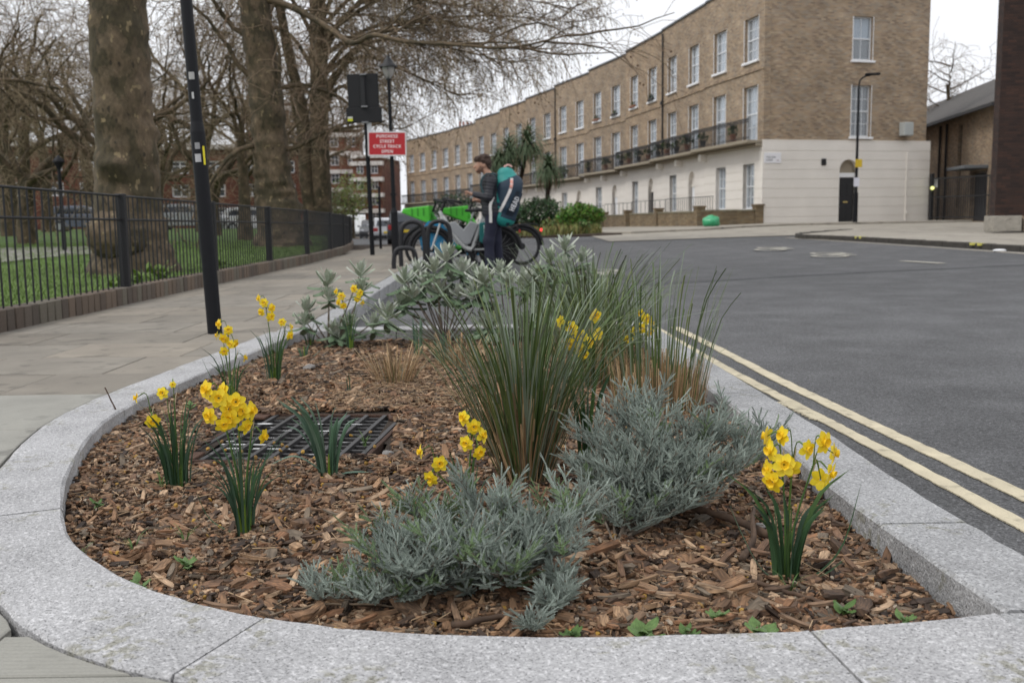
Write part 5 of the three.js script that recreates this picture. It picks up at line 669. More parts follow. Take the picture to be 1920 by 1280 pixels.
// palms, bushes and hedge before the terrace
{
  const frond = (L, w, droop, seed) => blade([[0, 0, 0], [0, 0.25 * L, 0.35 * L], [0, 0.3 * L - droop * 0.2 * L, 0.75 * L], [0, 0.2 * L - droop * 0.65 * L, 1.0 * L]], w, 0.3, 6);
  const palm = (x, z, heads, label) => { const y = G(z, x), t = thing('palm_tree', label, 'palm', [x, y, z], 0, 'spiky palms before the terrace'), r = rng(floor(x * 100)), tr = [], lf = [], dead = []; for (const [hx, hy, hz, s] of heads) { const c = curve([[0, 0, 0], [hx * 0.3, hy * 0.5, hz * 0.3], [hx, hy, hz]], 10); tr.push(tube(c, c.map((_, i) => 0.16 - 0.05 * i / 10), 8, (a, q) => 0.02 * sin(a * 5 + q * 40))); for (let i = 0; i < 230; i++) { const el = lerp(1.45, -0.9, pow(i / 230, 0.8)), g = frond(s * (0.62 + 0.3 * r()), 0.06, 0.1 + 0.45 * r()).rotateX(-el + 0.35).rotateY(i * 2.399).translate(hx, hy, hz); (i > 214 ? dead : lf).push(g); } } mesh('trunk', tr, mat([0.17, 0.13, 0.1], 0.95, { map: rep(T.bark, 1) }), t); mesh('crown', lf, leafMat([0.11, 0.16, 0.08], 0.6, 0.1), t); mesh('dead_fronds', dead, leafMat([0.22, 0.17, 0.1], 0.8, 0.1), t); };
  palm(0.3, -58, [[-0.3, 4.4, 0, 1.7], [0.75, 4.9, 0.4, 1.8], [-0.9, 3.9, 0.3, 1.3]], 'taller spiky palm with two bushy heads before the terrace'); palm(2.05, -55.5, [[0.1, 3.3, 0, 1.5]], 'shorter spiky palm with a single head beside the hedge');
  const bush = (label, x, z, rx, ry, rz, n, c, seed, name = 'garden_bush') => { const t = thing(name, label, 'bush', [x, G(z, x) + 0.1, z]), r = rng(seed), L = []; for (let i = 0; i < n; i++) { const a = r() * 6.28, e = Math.asin(r() * 2 - 1), d = pow(r(), 0.25), wob = 1 + 0.22 * n3(cos(a) * 2 + seed, e * 2, sin(a) * 2), l = 0.09 + 0.06 * r(); L.push({ m: trs(V(cos(a) * cos(e) * rx * d * wob, ry + sin(e) * ry * d * wob, sin(a) * cos(e) * rz * d * wob), [r() * 6, r() * 6, r() * 6], l), c: lin(c[0] * (0.6 + 0.8 * r()), c[1] * (0.6 + 0.8 * r()), c[2]) }); } instanced('foliage', felt(1, 0.36, 0.3, 1), phys('#ffffff', 0.7, { transmission: 0.2 }), L, t); mesh('stems', Array.from({ length: 7 }, (_, i) => bar(V((r() - 0.5) * rx * 0.6, 0, (r() - 0.5) * rz * 0.6), V((r() - 0.5) * rx * 1.3, ry * (1 + 0.6 * r()), (r() - 0.5) * rz * 1.3), 0.03, 0.008)), M.twig, t); };
  bush('clipped bright green hedge on the garden wall', 3.45, -48.4, 1.15, 0.62, 0.6, 4200, [0.12, 0.23, 0.03], 5, 'garden_hedge'); bush('dark round bush beside the bright hedge', 1.5, -51, 1.1, 0.85, 0.8, 3000, [0.045, 0.09, 0.03], 6); bush('dark tall bush below the spiky palms', -0.3, -53, 1.2, 1.0, 0.9, 3000, [0.03, 0.06, 0.025], 7); bush('dark bush behind the cyclist toward the far terrace', -3.2, -60, 1.5, 1.2, 1, 2600, [0.035, 0.065, 0.03], 8); bush('small yellow green plant in the street verge', 1.6, -40, 0.45, 0.3, 0.35, 420, [0.16, 0.19, 0.05], 9); bush('small leafy plant at the end of the street verge', 2.9, -39, 0.3, 0.25, 0.3, 300, [0.1, 0.17, 0.04], 10);
  const verge = []; const r = rng(77); for (let i = 0; i < 1500; i++) { const x = -0.8 + 4.4 * r(), z = -38 - 3 * r() - abs(x - 2) * 0.3; verge.push({ m: trs(V(x, G(z, x) + 0.07, z), [0.5 * (r() - 0.5), r() * 6, 0.5 * (r() - 0.5)], 3 + 3 * r()), c: lin(0.14 + 0.1 * r(), 0.15 + 0.08 * r(), 0.06) }); } const vg = instanced('verge_grass', blade([[0, 0, 0], [0.01, 0.04, 0], [0.03, 0.07, 0]], 0.008, 0.3, 3), mat('#ffffff', 0.8), verge); vg.userData.label = 'straggly grass in the street verge before the terrace';
}
// street lamp and notices before the side front
{
  const p = thing('street_lamp', 'tall black street lamp with bent arm before the corner house side door', 'street lamp', [14.98, G(-43.5, 15) + 0.06, -43.5]); mesh('base_section', cyl(0.1, 0.095, 1.3, 0, 0, 0, 14), M.post, p); mesh('shaft', cyl(0.065, 0.045, 4.5, 0, 1.3, 0, 12), M.post, p); mesh('arm', pipe([[0, 5.78, 0], [0.05, 6.05, 0], [0.25, 6.2, 0], [0.5, 6.25, 0]], 0.035), M.post, p); mesh('lamp_head', rbox(0.62, 0.1, 0.22, 0.7, 6.28, 0, 0.04, 2).rotateZ(0.02), M.post, p);
  mesh('notice', rbox(0.3, 0.34, 0.015, 0.06, 2.55, 0.075, 0.004), mat([0.6, 0.42, 0.03], 0.6), p); mesh('paper_notice', rbox(0.24, 0.38, 0.012, -0.02, 1.75, 0.1, 0.003), mat([0.68, 0.68, 0.76], 0.7), p);
}
// gate and slate-roofed building down the side street
{
  const g = thing('metal_gate', 'black barred metal gate between the corner house and the brown building', 'gate', [19.85, G(-47.3, 19) + 0.08, -47.3], atan2(-3.7, 1.1)); const l = 3.85; for (const x of [0, l]) mesh('gate_post', rbox(0.16, 2.2, 0.16, x, 1.1, 0, 0.02), M.iron, g); for (const y of [0.15, 1.1, 1.95]) mesh('rail', box(l, 0.06, 0.05, l / 2, y, 0), M.iron, g); for (let x = 0.14; x < l; x += 0.14) mesh('gate_bar', cyl(0.02, 0.02, 1.9, x, 0.1, 0, 6), M.iron, g); mesh('notice', box(0.2, 0.42, 0.01, 0.15, 1.75, -0.1), M.white, g);
  const b = thing('slate_roof_building', 'low yellow brick building with dark slate roof behind the gate', 'building', [24.0, 0.4, -62], atan2(-13, -1.9)); // local x runs back toward the street
  const W = 37, m = M.stock[1]; mesh('wall', wallPieces(-W / 2, W / 2, [[-0.3, 5.1]], [[14.3, 16.6, 0, 2.3], [12, 12.6, 0.6, 4.7]], -0.3, 0), m, b); mesh('end_wall', box(0.3, 5.4, 8, W / 2 - 0.15, 2.4, -4.3), m, b); mesh('back', box(W, 5.4, 0.2, 0, 2.4, -8.4), m, b);
  const roofM = mat([0.085, 0.078, 0.076], 0.8, { map: rep(T.concrete, 0.5), bumpMap: rep(T.stockB, 0.2), bumpScale: 0.01 }), s = new THREE.Shape([[0.5, 5.0], [0.5, 5.12], [-4.1, 7.85], [-8.8, 5.12], [-8.8, 5.0], [-4.1, 7.7]].map((q) => new THREE.Vector2(...q))); mesh('roof', new THREE.ExtrudeGeometry(s, { depth: W + 0.6, bevelEnabled: false }).rotateY(-PI / 2).translate(W / 2 + 0.3, 0, 0), roofM, b);
  mesh('gutter', box(W + 0.6, 0.12, 0.14, 0, 5.0, 0.55), M.iron, b); mesh('window_strip', box(0.56, 4.05, 0.05, 12.3, 2.65, -0.15), mat([0.04, 0.05, 0.055], 0.15), b); for (const x of [9, 10.2]) mesh('drainpipe', cyl(0.06, 0.06, 4.9, x, 0, 0.08, 8), M.iron, b); mesh('canopy', rbox(2.8, 0.15, 1.1, 15.4, 2.45, 0.5, 0.02), M.lead, b); mesh('doorway', box(2.2, 2.2, 0.05, 15.45, 1.1, -0.2), M.room, b);
  const lf = thing('wall_light', 'small lit yellow lamp by the gate post', 'light', [19.75, 1.95, -47.0]); mesh('lamp', new THREE.SphereGeometry(0.09, 12, 8), mat([0.8, 0.8, 0.3], 0.5, { emissive: lin(0.9, 0.95, 0.35), emissiveIntensity: 0.6 }), lf); mesh('lamp_bracket', box(0.1, 0.05, 0.12, 0, 0.1, -0.1), M.iron, lf); const pl = new THREE.PointLight(lin(1, 1, 0.5), 0.05); pl.position.set(19.75, 1.95, -46.85); pl.castShadow = true; scene.add(pl);
}
// ---------- trees ----------
M.bark = mat([0.74, 0.7, 0.62], 0.95, { map: rep(T.bark, 0.55), bumpMap: rep(T.barkB, 0.55), bumpScale: 0.02 });
M.barkFar = M.bark; M.twigs = mat([0.22, 0.155, 0.105], 0.95); M.twigsPale = mat([0.3, 0.235, 0.15], 0.95); M.seed = mat([0.12, 0.075, 0.045], 0.95);
function grow(out, p, dir, r, len, lvl, o, R) { // recursive bare branching; out.limbs / out.twigs
  const n = lvl === 0 ? 5 : lvl === 1 ? 6 : 8, pts = [p.clone()], rad = [r], d = dir.clone(), q = p.clone();
  for (let i = 1; i <= n; i++) { d.x += (R() - 0.5) * o.wob; d.y += (R() - 0.5) * o.wob + (lvl === 0 ? -o.droop * 0.5 : lvl === 1 ? -o.droop * 0.25 : o.lift ?? 0.02); d.z += (R() - 0.5) * o.wob; d.normalize(); q.addScaledVector(d, len / n); pts.push(q.clone()); rad.push(max(o.fine, r * (1 - 0.72 * i / n))); }
  (lvl === 0 ? out.twigs : out.limbs).push(tube(pts, rad, lvl === 0 ? 3 : lvl === 1 ? 4 : 6));
  if (lvl === 0) { if (R() < (o.seeds ?? 0)) { const e = pts[n]; out.seeds.push(V(e.x, e.y - 0.12, e.z)); out.twigs.push(bar(e, V(e.x, e.y - 0.1, e.z), o.fine * 0.5, o.fine * 0.5, 3)); } return; }
  const kids = o.kids[lvl];
  for (let k = 0; k < kids; k++) { const t = 0.25 + 0.75 * (k + R()) / kids, i = min(n - 1, floor(t * n)), a = pts[i].clone().lerp(pts[i + 1], t * n - i > 1 ? 1 : t * n - i), td = pts[i + 1].clone().sub(pts[i]).normalize(), s = V(R() - 0.5, R() - 0.5, R() - 0.5); s.addScaledVector(td, -s.dot(td)).normalize(); const nd = td.multiplyScalar(0.55 + 0.3 * R()).add(s).normalize(); grow(out, a, nd, max(o.fine, rad[i] * 0.5), len * (o.ratio ?? 0.62) * (0.7 + 0.6 * R()), lvl - 1, o, R); }
}
function trunkGeo(pts, rad, n, seg, burls = [], wr = 0.05, seed = 1) {
  const c = curve(pts, seg), rc = c.map((_, i) => { const t = i / seg * (rad.length - 1), k = min(rad.length - 2, floor(t)); return lerp(rad[k], rad[k + 1], t - k); });
  return tube(c, rc, n, (a, t, p, r) => { let b = r * (0.09 * n3(cos(a) * 1.6 + seed, p.y * 0.9, sin(a) * 1.6) + wr * n3(cos(a) * 1.2 + seed * 3, p.y * 9, sin(a) * 1.2) + 0.03 * n3(cos(a) * 6, p.y * 6, sin(a) * 6 + seed)); for (const [ba, by, br, sa, sy] of burls) { let da = abs(a - ba) % 6.283; da = min(da, 6.283 - da); const g = Math.exp(-da * da / sa - (p.y - by) * (p.y - by) / sy); b += br * g * (1 + 0.2 * n3(cos(a) * 9, p.y * 12, sin(a) * 9)); } return b; });
}
function seedBalls(list, parent, s = 0.022) { if (list.length) instanced('seed_balls', new THREE.IcosahedronGeometry(s, 1), M.seed, list.map((p) => ({ m: new THREE.Matrix4().makeTranslation(p.x, p.y, p.z) })), parent); }
function finish(t, out, trunk, m, tm) { mesh('trunk', trunk, m, t); if (out.limbs.length) mesh('limbs', out.limbs, m, t); if (out.twigs.length) mesh('crown', out.twigs, tm, t); seedBalls(out.seeds, t); }
const blank = () => ({ limbs: [], twigs: [], seeds: [] });
{ // the burred plane just behind the railings (angle 0 faces +x of the tube frame)
  const t = thing('plane_tree', 'huge burred plane tree trunk standing just behind the black railings', 'tree', [-4.62, 0.18, -12.2]), R = rng(5), out = blank();
  const g = trunkGeo([[0, -0.1, 0], [0.0, 0.5, 0], [0.0, 1.5, 0], [0.0, 3.5, 0], [0.05, 7, 0.1], [0.1, 9, 0.2]], [0.62, 0.44, 0.36, 0.325, 0.31, 0.3, 0.29], 56, 150, [[1.2, 1.28, 0.12, 0.3, 0.012], [2.4, 1.3, 0.16, 0.5, 0.018], [4.6, 1.35, 0.08, 0.4, 0.01], [1.6, 2.05, 0.05, 1.2, 0.003], [3.0, 2.5, 0.04, 1.0, 0.003], [0.6, 1.7, 0.07, 0.25, 0.005], [1.4, 1.75, 0.05, 0.6, 0.003], [2.0, 1.55, 0.07, 0.9, 0.002], [1.0, 2.3, 0.045, 0.8, 0.0015], [2.2, 2.9, 0.04, 1.2, 0.002]], 0.085, 2);
  for (let k = 0; k < 7; k++) { const a = k * 0.95; grow(out, V(0.08, 6.6 + 0.3 * k, 0.1), V(cos(a), 0.75, sin(a)).normalize(), 0.13, 4.5, 3, { wob: 0.5, droop: 0.3, fine: 0.007, kids: [0, 4, 4, 5], seeds: 0.2 }, R); }
  finish(t, out, g, M.bark, M.twigs);
  // the knobbly burl low on the trunk
  const b = new THREE.IcosahedronGeometry(0.36, 6), p = b.getAttribute('position'); for (let i = 0; i < p.count; i++) { const q = V(p.getX(i), p.getY(i), p.getZ(i)).normalize(), c = 1 - abs(n3(q.x * 5, q.y * 5, q.z * 5)), s = 0.34 * (0.78 + 0.3 * pow(c, 0.6) * (0.5 + 0.5 * abs(n3(q.x * 9, q.y * 9, q.z * 9))) + 0.12 * n3(q.x * 2.2 + 4, q.y * 2.2, q.z * 2.2) + 0.05 * n3(q.x * 13, q.y * 13, q.z * 13)); p.setXYZ(i, q.x * s * 1.08, q.y * s, q.z * s); }
  b.deleteAttribute('normal'); b.deleteAttribute('uv'); const bv = mergeVertices(b); bv.computeVertexNormals(); const uvs = new Float32Array(bv.getAttribute('position').count * 2), bp = bv.getAttribute('position'); for (let i = 0; i < bp.count; i++) { uvs[i * 2] = atan2(bp.getX(i), bp.getZ(i)) * 0.4; uvs[i * 2 + 1] = bp.getY(i); } bv.setAttribute('uv', new THREE.BufferAttribute(uvs, 2)); const bo = mesh('burl', bv, M.bark, t); bo.position.set(-0.06, 0.52, 0.34); bo.scale.set(1.02, 0.92, 0.9);
}
{ // second plane with the long limb towards the street
  const t = thing('plane_tree', 'thick plane tree with a long crooked limb reaching over the street', 'tree', [-5.15, 0.22, -22.2]), R = rng(6), out = blank();
  const g = trunkGeo([[0.1, -0.1, 0], [0.05, 0.6, 0], [-0.05, 1.6, 0], [-0.15, 3.5, 0], [-0.35, 6, 0], [-0.5, 9, 0]], [0.72, 0.52, 0.43, 0.38, 0.34, 0.31, 0.3], 44, 130, [[1.5, 1.2, 0.1, 0.6, 0.02], [2.2, 0.75, 0.12, 0.5, 0.015], [0.8, 0.9, 0.1, 0.5, 0.012], [1.6, 1.75, 0.07, 0.8, 0.006], [1.2, 0.45, 0.08, 1, 0.01], [1.9, 1.45, 0.06, 1, 0.003], [1.3, 2.1, 0.05, 1, 0.003]], 0.09, 7);
  const O = { wob: 0.55, droop: 0.35, fine: 0.008, kids: [0, 4, 4, 4], seeds: 0.25 };
  const limb = curve([[-0.2, 5.4, 0], [0.52, 5.16, 0.2], [1.44, 4.59, 0.7], [1.96, 4.22, 1.2], [2.47, 4.28, 1.7], [3.15, 4.06, 2.2], [4.2, 3.9, 2.7], [5.2, 3.75, 3.2], [6.2, 3.9, 3.5]], 40); out.limbs.push(tube(limb, limb.map((_, i) => 0.07 * (1 - 0.85 * i / 40) + 0.007), 8));
  for (let i = 4; i <= 40; i += 2) grow(out, limb[i], V(0.6 + 0.5 * R(), 0.5 * (R() - 0.35), R() - 0.5).normalize(), 0.025, 1.6 + 0.8 * R(), i % 4 ? 2 : 1, { ...O, kids: [0, 4, 4], fine: 0.005 }, R);
  for (const [y, dx, dy, dz] of [[2.1, 1, 0.5, 0.3], [2.9, 0.9, 0.9, 0.2], [3.6, -1, 0.6, 0.4], [2.3, -1, 0.15, 0.5], [4.4, -0.8, 0.5, -0.3], [5, 0.6, 0.8, -0.6], [6, -0.6, 0.8, 0.4], [6.5, 0.5, 0.9, 0.4], [3.4, 0.9, 0.2, -0.6]]) grow(out, V(-0.2, y, 0), V(dx, dy, dz).normalize(), 0.065, 2.8, 3, { ...O, wob: 0.8, kids: [0, 4, 4, 4], lift: 0.05 }, R);
  finish(t, out, g, M.bark, M.twigs);
}
{ // third plane: drooping branch ends hang over the street
  const t = thing('plane_tree', 'forked plane tree whose drooping twigs hang over the street', 'tree', [-5.9, 0.2, -31.5]), R = rng(8), out = blank();
  const g = trunkGeo([[0, -0.1, 0], [0, 1, 0], [0, 3, 0], [0.05, 5.2, 0], [0.1, 8, 0]], [0.44, 0.33, 0.29, 0.28, 0.26, 0.24], 36, 100, [[1.5, 0.8, 0.1, 0.7, 0.03], [1.2, 1.5, 0.07, 0.6, 0.02]], 0.05, 11), g2 = trunkGeo([[-0.2, 0, 0.1], [-0.45, 2, 0.1], [-0.5, 4, 0], [-0.9, 6, 0], [-1.3, 9, 0]], [0.26, 0.2, 0.17, 0.15, 0.13], 24, 70, [], 0.05, 12);
  const O = { wob: 0.55, droop: 0.55, fine: 0.006, kids: [0, 5, 5, 5], ratio: 0.55, seeds: 0.35 };
  for (const [ex, ey, ez, y0] of [[7.6, 6.3, 1.5, 5], [6, 5.0, 2.5, 4.6], [4.3, 4.2, 2.5, 4.2], [3.1, 6.3, 0.5, 5.4], [7.4, 7.8, 1.5, 6], [2.5, 3.6, 1.5, 3.6], [5.2, 7.0, 2, 6.4], [8.2, 6.9, 0, 6.2], [4.4, 5.4, 0, 5], [2, 5.2, 2, 4.6], [6.8, 5.7, 0.6, 5.6], [3.6, 7.6, 1.6, 6.4], [-3, 6, 1, 5], [-2.4, 7.4, 2, 6], [1.6, 7.8, 1.6, 6.4], [5.4, 6.2, 3.4, 5.8]]) {
    const c = curve([[0.05, y0, 0], [ex * 0.3, lerp(y0, ey, 0.3) + 0.9 + 0.4 * R(), ez * 0.3 + 0.4 * (R() - 0.5)], [ex * 0.68, lerp(y0, ey, 0.7) + 0.7, ez * 0.7 + 0.4 * (R() - 0.5)], [ex, ey, ez]], 18); out.limbs.push(tube(c, c.map((_, i) => 0.075 * pow(1 - i / 18, 1.3) + 0.009), 7));
    for (let i = 5; i <= 18; i++) for (const z of [0, 1]) grow(out, c[i], V(ex * 0.1 + (R() - 0.5), 0.8 * (R() - 0.6), R() - 0.5).normalize(), 0.018, 1.0 + 0.7 * R(), 2, { ...O, kids: [0, 5, 5], fine: 0.0055 }, R);
  }
  finish(t, out, [g, g2], M.bark, M.twigsPale);
}
// bare park trees: four grown once, then copied
const parkLabels = ['bare park tree with spreading crooked limbs', 'slim bare park tree with upright forks', 'bare park tree with low twisting boughs', 'tall bare park tree with fine twigs'];
const parkTrees = [0, 1, 2, 3].map((k) => {
  const t = thing('park_tree', parkLabels[k] + ' beyond the railings', 'tree', [0, 0, 0], 0, 'bare trees across the park'), R = rng(40 + k), out = blank(), H = [2.2, 3, 1.8, 3.4][k], rr = [0.22, 0.16, 0.2, 0.2][k];
  const g = trunkGeo([[0, -0.2, 0], [0.1 * (R() - 0.5), H * 0.5, 0], [0.4 * (R() - 0.5), H, 0.2]], [rr * 1.5, rr, rr * 0.85], 14, 20, [], 0.05, k);
  const n = [6, 5, 7, 6][k]; for (let i = 0; i < n; i++) { const a = i * 2.4 + R(); grow(out, V(0.2 * (R() - 0.5), H * (0.75 + 0.25 * i / n), 0.1), V(cos(a), [0.7, 1.3, 0.45, 1.1][k], sin(a)).normalize(), rr * 0.5, [3.2, 3.4, 3.4, 3.6][k], 3, { wob: 0.75, droop: 0.2, fine: 0.005, kids: [0, 7, 5, 4], ratio: 0.58, lift: 0.1, seeds: 0.12 }, R); }
  finish(t, out, g, M.barkFar, k % 2 ? M.twigs : M.twigsPale); return t;
});
{
  const spots = [[0, -9.9, -25, 0.2, 1.05], [1, -14.5, -30, 1, 1.1], [2, -12.8, -26.5, 2, 1], [3, -18, -36, 0.5, 1.2], [0, -21.5, -40, 2, 1.3], [1, -7.3, -27.5, 0.3, 0.9], [2, -9.8, -33, 1.2, 1.1], [3, -12.5, -41, 2.2, 1.3], [0, -16.2, -46, 1.6, 1.3], [1, -24, -52, 0.4, 1.5], [2, -27, -48, 3.2, 1.5], [3, -8.8, -44, 1.1, 1.15], [0, -19.6, -31, 4, 1.15], [1, -31, -58, 2, 1.7], [2, -20.5, -56, 1, 1.6], [3, -26, -62, 0.2, 1.7], [0, -14, -60, 1.9, 1.5], [2, -36, -66, 2.9, 1.9], [3, -17.5, -70, 0.9, 1.7], [1, -10.5, -52, 0.7, 1.3], [3, -13.2, -22.5, 1.4, 0.95], [1, -18.2, -26.5, 2.4, 1.1], [0, -24.5, -44, 3.3, 1.4]];
  const where = ['near the park lamp', 'by the far park path', 'beside the grey park path', 'at the back of the lawn', 'before the far houses', 'between the burred and thick planes', 'behind the lamp column', 'before the brown flats', 'at the park corner', 'deep in the park'], used = new Map();
  spots.forEach(([k, x, z, a, s], i) => { const n = used.get(k) ?? 0; used.set(k, n + 1); const w = where[(i * 3 + k) % 10]; const y = 0.18 + 0.25 * ss(14, 40, -z); let o; if (n === 0) { o = parkTrees[k]; o.position.set(x, y, z); o.rotation.y = a; o.scale.setScalar(s); o.userData.label = parkLabels[k] + ' beyond the railings'; } else o = dup(parkTrees[k], [x, y, z], a, parkLabels[k] + ' beyond the railings', s); });
}
{ // fresh green young tree down the street, and one over the slate roof
  const leafy = (name, label, p, s, c, n, seed) => { const t = thing(name, label, 'tree', p), R = rng(seed), out = blank(); const g = trunkGeo([[0, -0.3, 0], [0, 1.2 * s, 0], [0.1, 2 * s, 0]], [0.12, 0.1, 0.08], 10, 12); for (let i = 0; i < 7; i++) { const a = i * 2.4; grow(out, V(0, (1.1 + 0.12 * i) * s, 0), V(cos(a), 0.9, sin(a)).normalize(), 0.05, 1.5 * s, 2, { wob: 0.6, droop: 0.2, fine: 0.01, kids: [0, 4, 4] }, R); } finish(t, out, g, M.barkFar, M.twigsPale); const L = []; for (let i = 0; i < n; i++) { const a = R() * 6.28, e = Math.asin(R() * 2 - 1), d = pow(R(), 0.4) * (1 + 0.25 * n3(cos(a) * 2, e * 2, sin(a) * 2)); L.push({ m: trs(V(cos(a) * cos(e) * 1.35 * s * d, 2.2 * s + sin(e) * 1.35 * s * d, sin(a) * cos(e) * 1.2 * s * d), [R() * 6, R() * 6, R() * 6], 0.1 + 0.1 * R()), c: lin(c[0] * (0.7 + 0.6 * R()), c[1] * (0.7 + 0.6 * R()), c[2]) }); } instanced('leaves', felt(1, 0.35, 0.3, 1), phys('#ffffff', 0.7, { transmission: 0.3 }), L, t); };
  leafy('young_tree', 'young tree in fresh yellow green leaf down the street', [-11.9, -0.3, -76], 1.35, [0.2, 0.25, 0.06], 1500, 3); leafy('young_tree', 'small green tree at the far end of the street', [-13.9, -0.4, -84], 1.1, [0.13, 0.2, 0.05], 900, 4);
  const t = thing('birch_tree', 'thin drooping tree rising behind the dark slate roof', 'tree', [28.2, 0.3, -64]), R = rng(12), out = blank(); const g = trunkGeo([[0, 0, 0], [-0.2, 5, 0], [-0.6, 8.5, 0]], [0.2, 0.15, 0.1], 10, 20);
  for (let i = 0; i < 13; i++) { const a = i * 2.4; grow(out, V(-0.4, 5.4 + 0.35 * i, 0), V(cos(a) - 0.25, 0.55, sin(a)).normalize(), 0.055, 2.6, 2, { wob: 0.5, droop: 0.3, fine: 0.011, kids: [0, 5, 5], seeds: 0.5 }, R); } finish(t, out, g, M.barkFar, M.twigs);
}
// ---------- far brick flats beyond the park ----------
M.red = mat([0.8, 0.72, 0.68], 0.93, { map: rep(T.red, 0.277) }); M.redPale = mat([0.9, 0.82, 0.74], 0.93, { map: rep(T.red, 0.277) }); M.farGlass = mat([0.05, 0.06, 0.07], 0.1); M.cream = mat([0.62, 0.58, 0.54], 0.85);
function flats(label, p, turn, w, h, d, cols, rows, m, o = {}) {
  const t = thing('apartment_block', label, 'building', p, turn, 'brick flats beyond the park'), wins = []; const y0 = o.y0 ?? 0.8, fh = (h - y0 - (o.top ?? 0.6)) / rows, wh = fh * 0.55, ww = min(1.6, w / cols * 0.5);
  for (let i = 0; i < cols; i++) for (let j = 0; j < rows; j++) wins.push([-w / 2 + w * (i + 0.5) / cols, y0 + fh * (j + 0.3)]);
  mesh('wall', wallPieces(-w / 2, w / 2, [[-1.5, h]], wins.map(([x, y]) => [x - ww / 2, x + ww / 2, y, y + wh]), -0.3, 0), m, t); mesh('block', [box(0.3, h + 1.5, d, -w / 2 + 0.15, h / 2 - 0.75, -d / 2 - 0.3), box(0.3, h + 1.5, d, w / 2 - 0.15, h / 2 - 0.75, -d / 2 - 0.3), box(w, h + 1.5, 0.3, 0, h / 2 - 0.75, -d - 0.2), box(w, 0.3, d, 0, h - 0.3, -d / 2)], m, t); mesh('parapet', box(w + 0.3, 0.35, 0.6, 0, h + 0.1, -0.1), o.band ?? M.cream, t);
  const fg = merge([box(ww, 0.09, 0.1, 0, 0.045), box(ww, 0.09, 0.1, 0, wh - 0.045), box(0.09, wh, 0.1, -ww / 2 + 0.045, wh / 2), box(0.09, wh, 0.1, ww / 2 - 0.045, wh / 2), box(0.07, wh, 0.08, 0, wh / 2), box(ww, 0.06, 0.08, 0, wh * 0.6)]), pg = box(ww, wh, 0.02, 0, wh / 2, -0.03); for (const [x, y] of wins) { const f = mesh('window', fg, M.white, t); f.position.set(x, y, -0.14); mesh('pane', pg, M.farGlass, f); }
  if (o.bands) for (let j = 0; j <= rows; j++) mesh('balcony_band', box(w + 0.5, 0.45, 0.7, 0, y0 + fh * j - 0.1, 0.1), M.cream, t); if (o.chim) mesh('chimney', box(1.2, 1.8, 1.2, w * 0.3, h + 1, -d / 2), m, t); return t;
}
flats('low brown brick flats with white windows seen between the two big planes', [-20.4, -0.3, -70], 0.12, 12, 6.2, 8, 5, 3, M.red); flats('long brown brick block behind the park trees', [-37, -0.3, -82], 0.25, 22, 7.5, 9, 9, 3, M.red);
flats('tall stepped brick flats with pale balcony bands', [-27, -0.5, -122], 0.25, 9, 15.5, 9, 4, 6, M.redPale, { bands: 1 }); flats('lower step of the banded brick flats', [-20.6, -0.5, -119], 0.1, 6, 12, 8, 3, 5, M.redPale, { bands: 1 }); flats('narrow end of the banded brick flats by the street', [-16.4, -0.6, -116], -0.15, 3.4, 8.6, 8, 2, 4, M.redPale, { bands: 1 }); flats('red brick flats closing the far street', [-21.5, -0.6, -100], 0.3, 7, 7, 7, 3, 3, M.red);
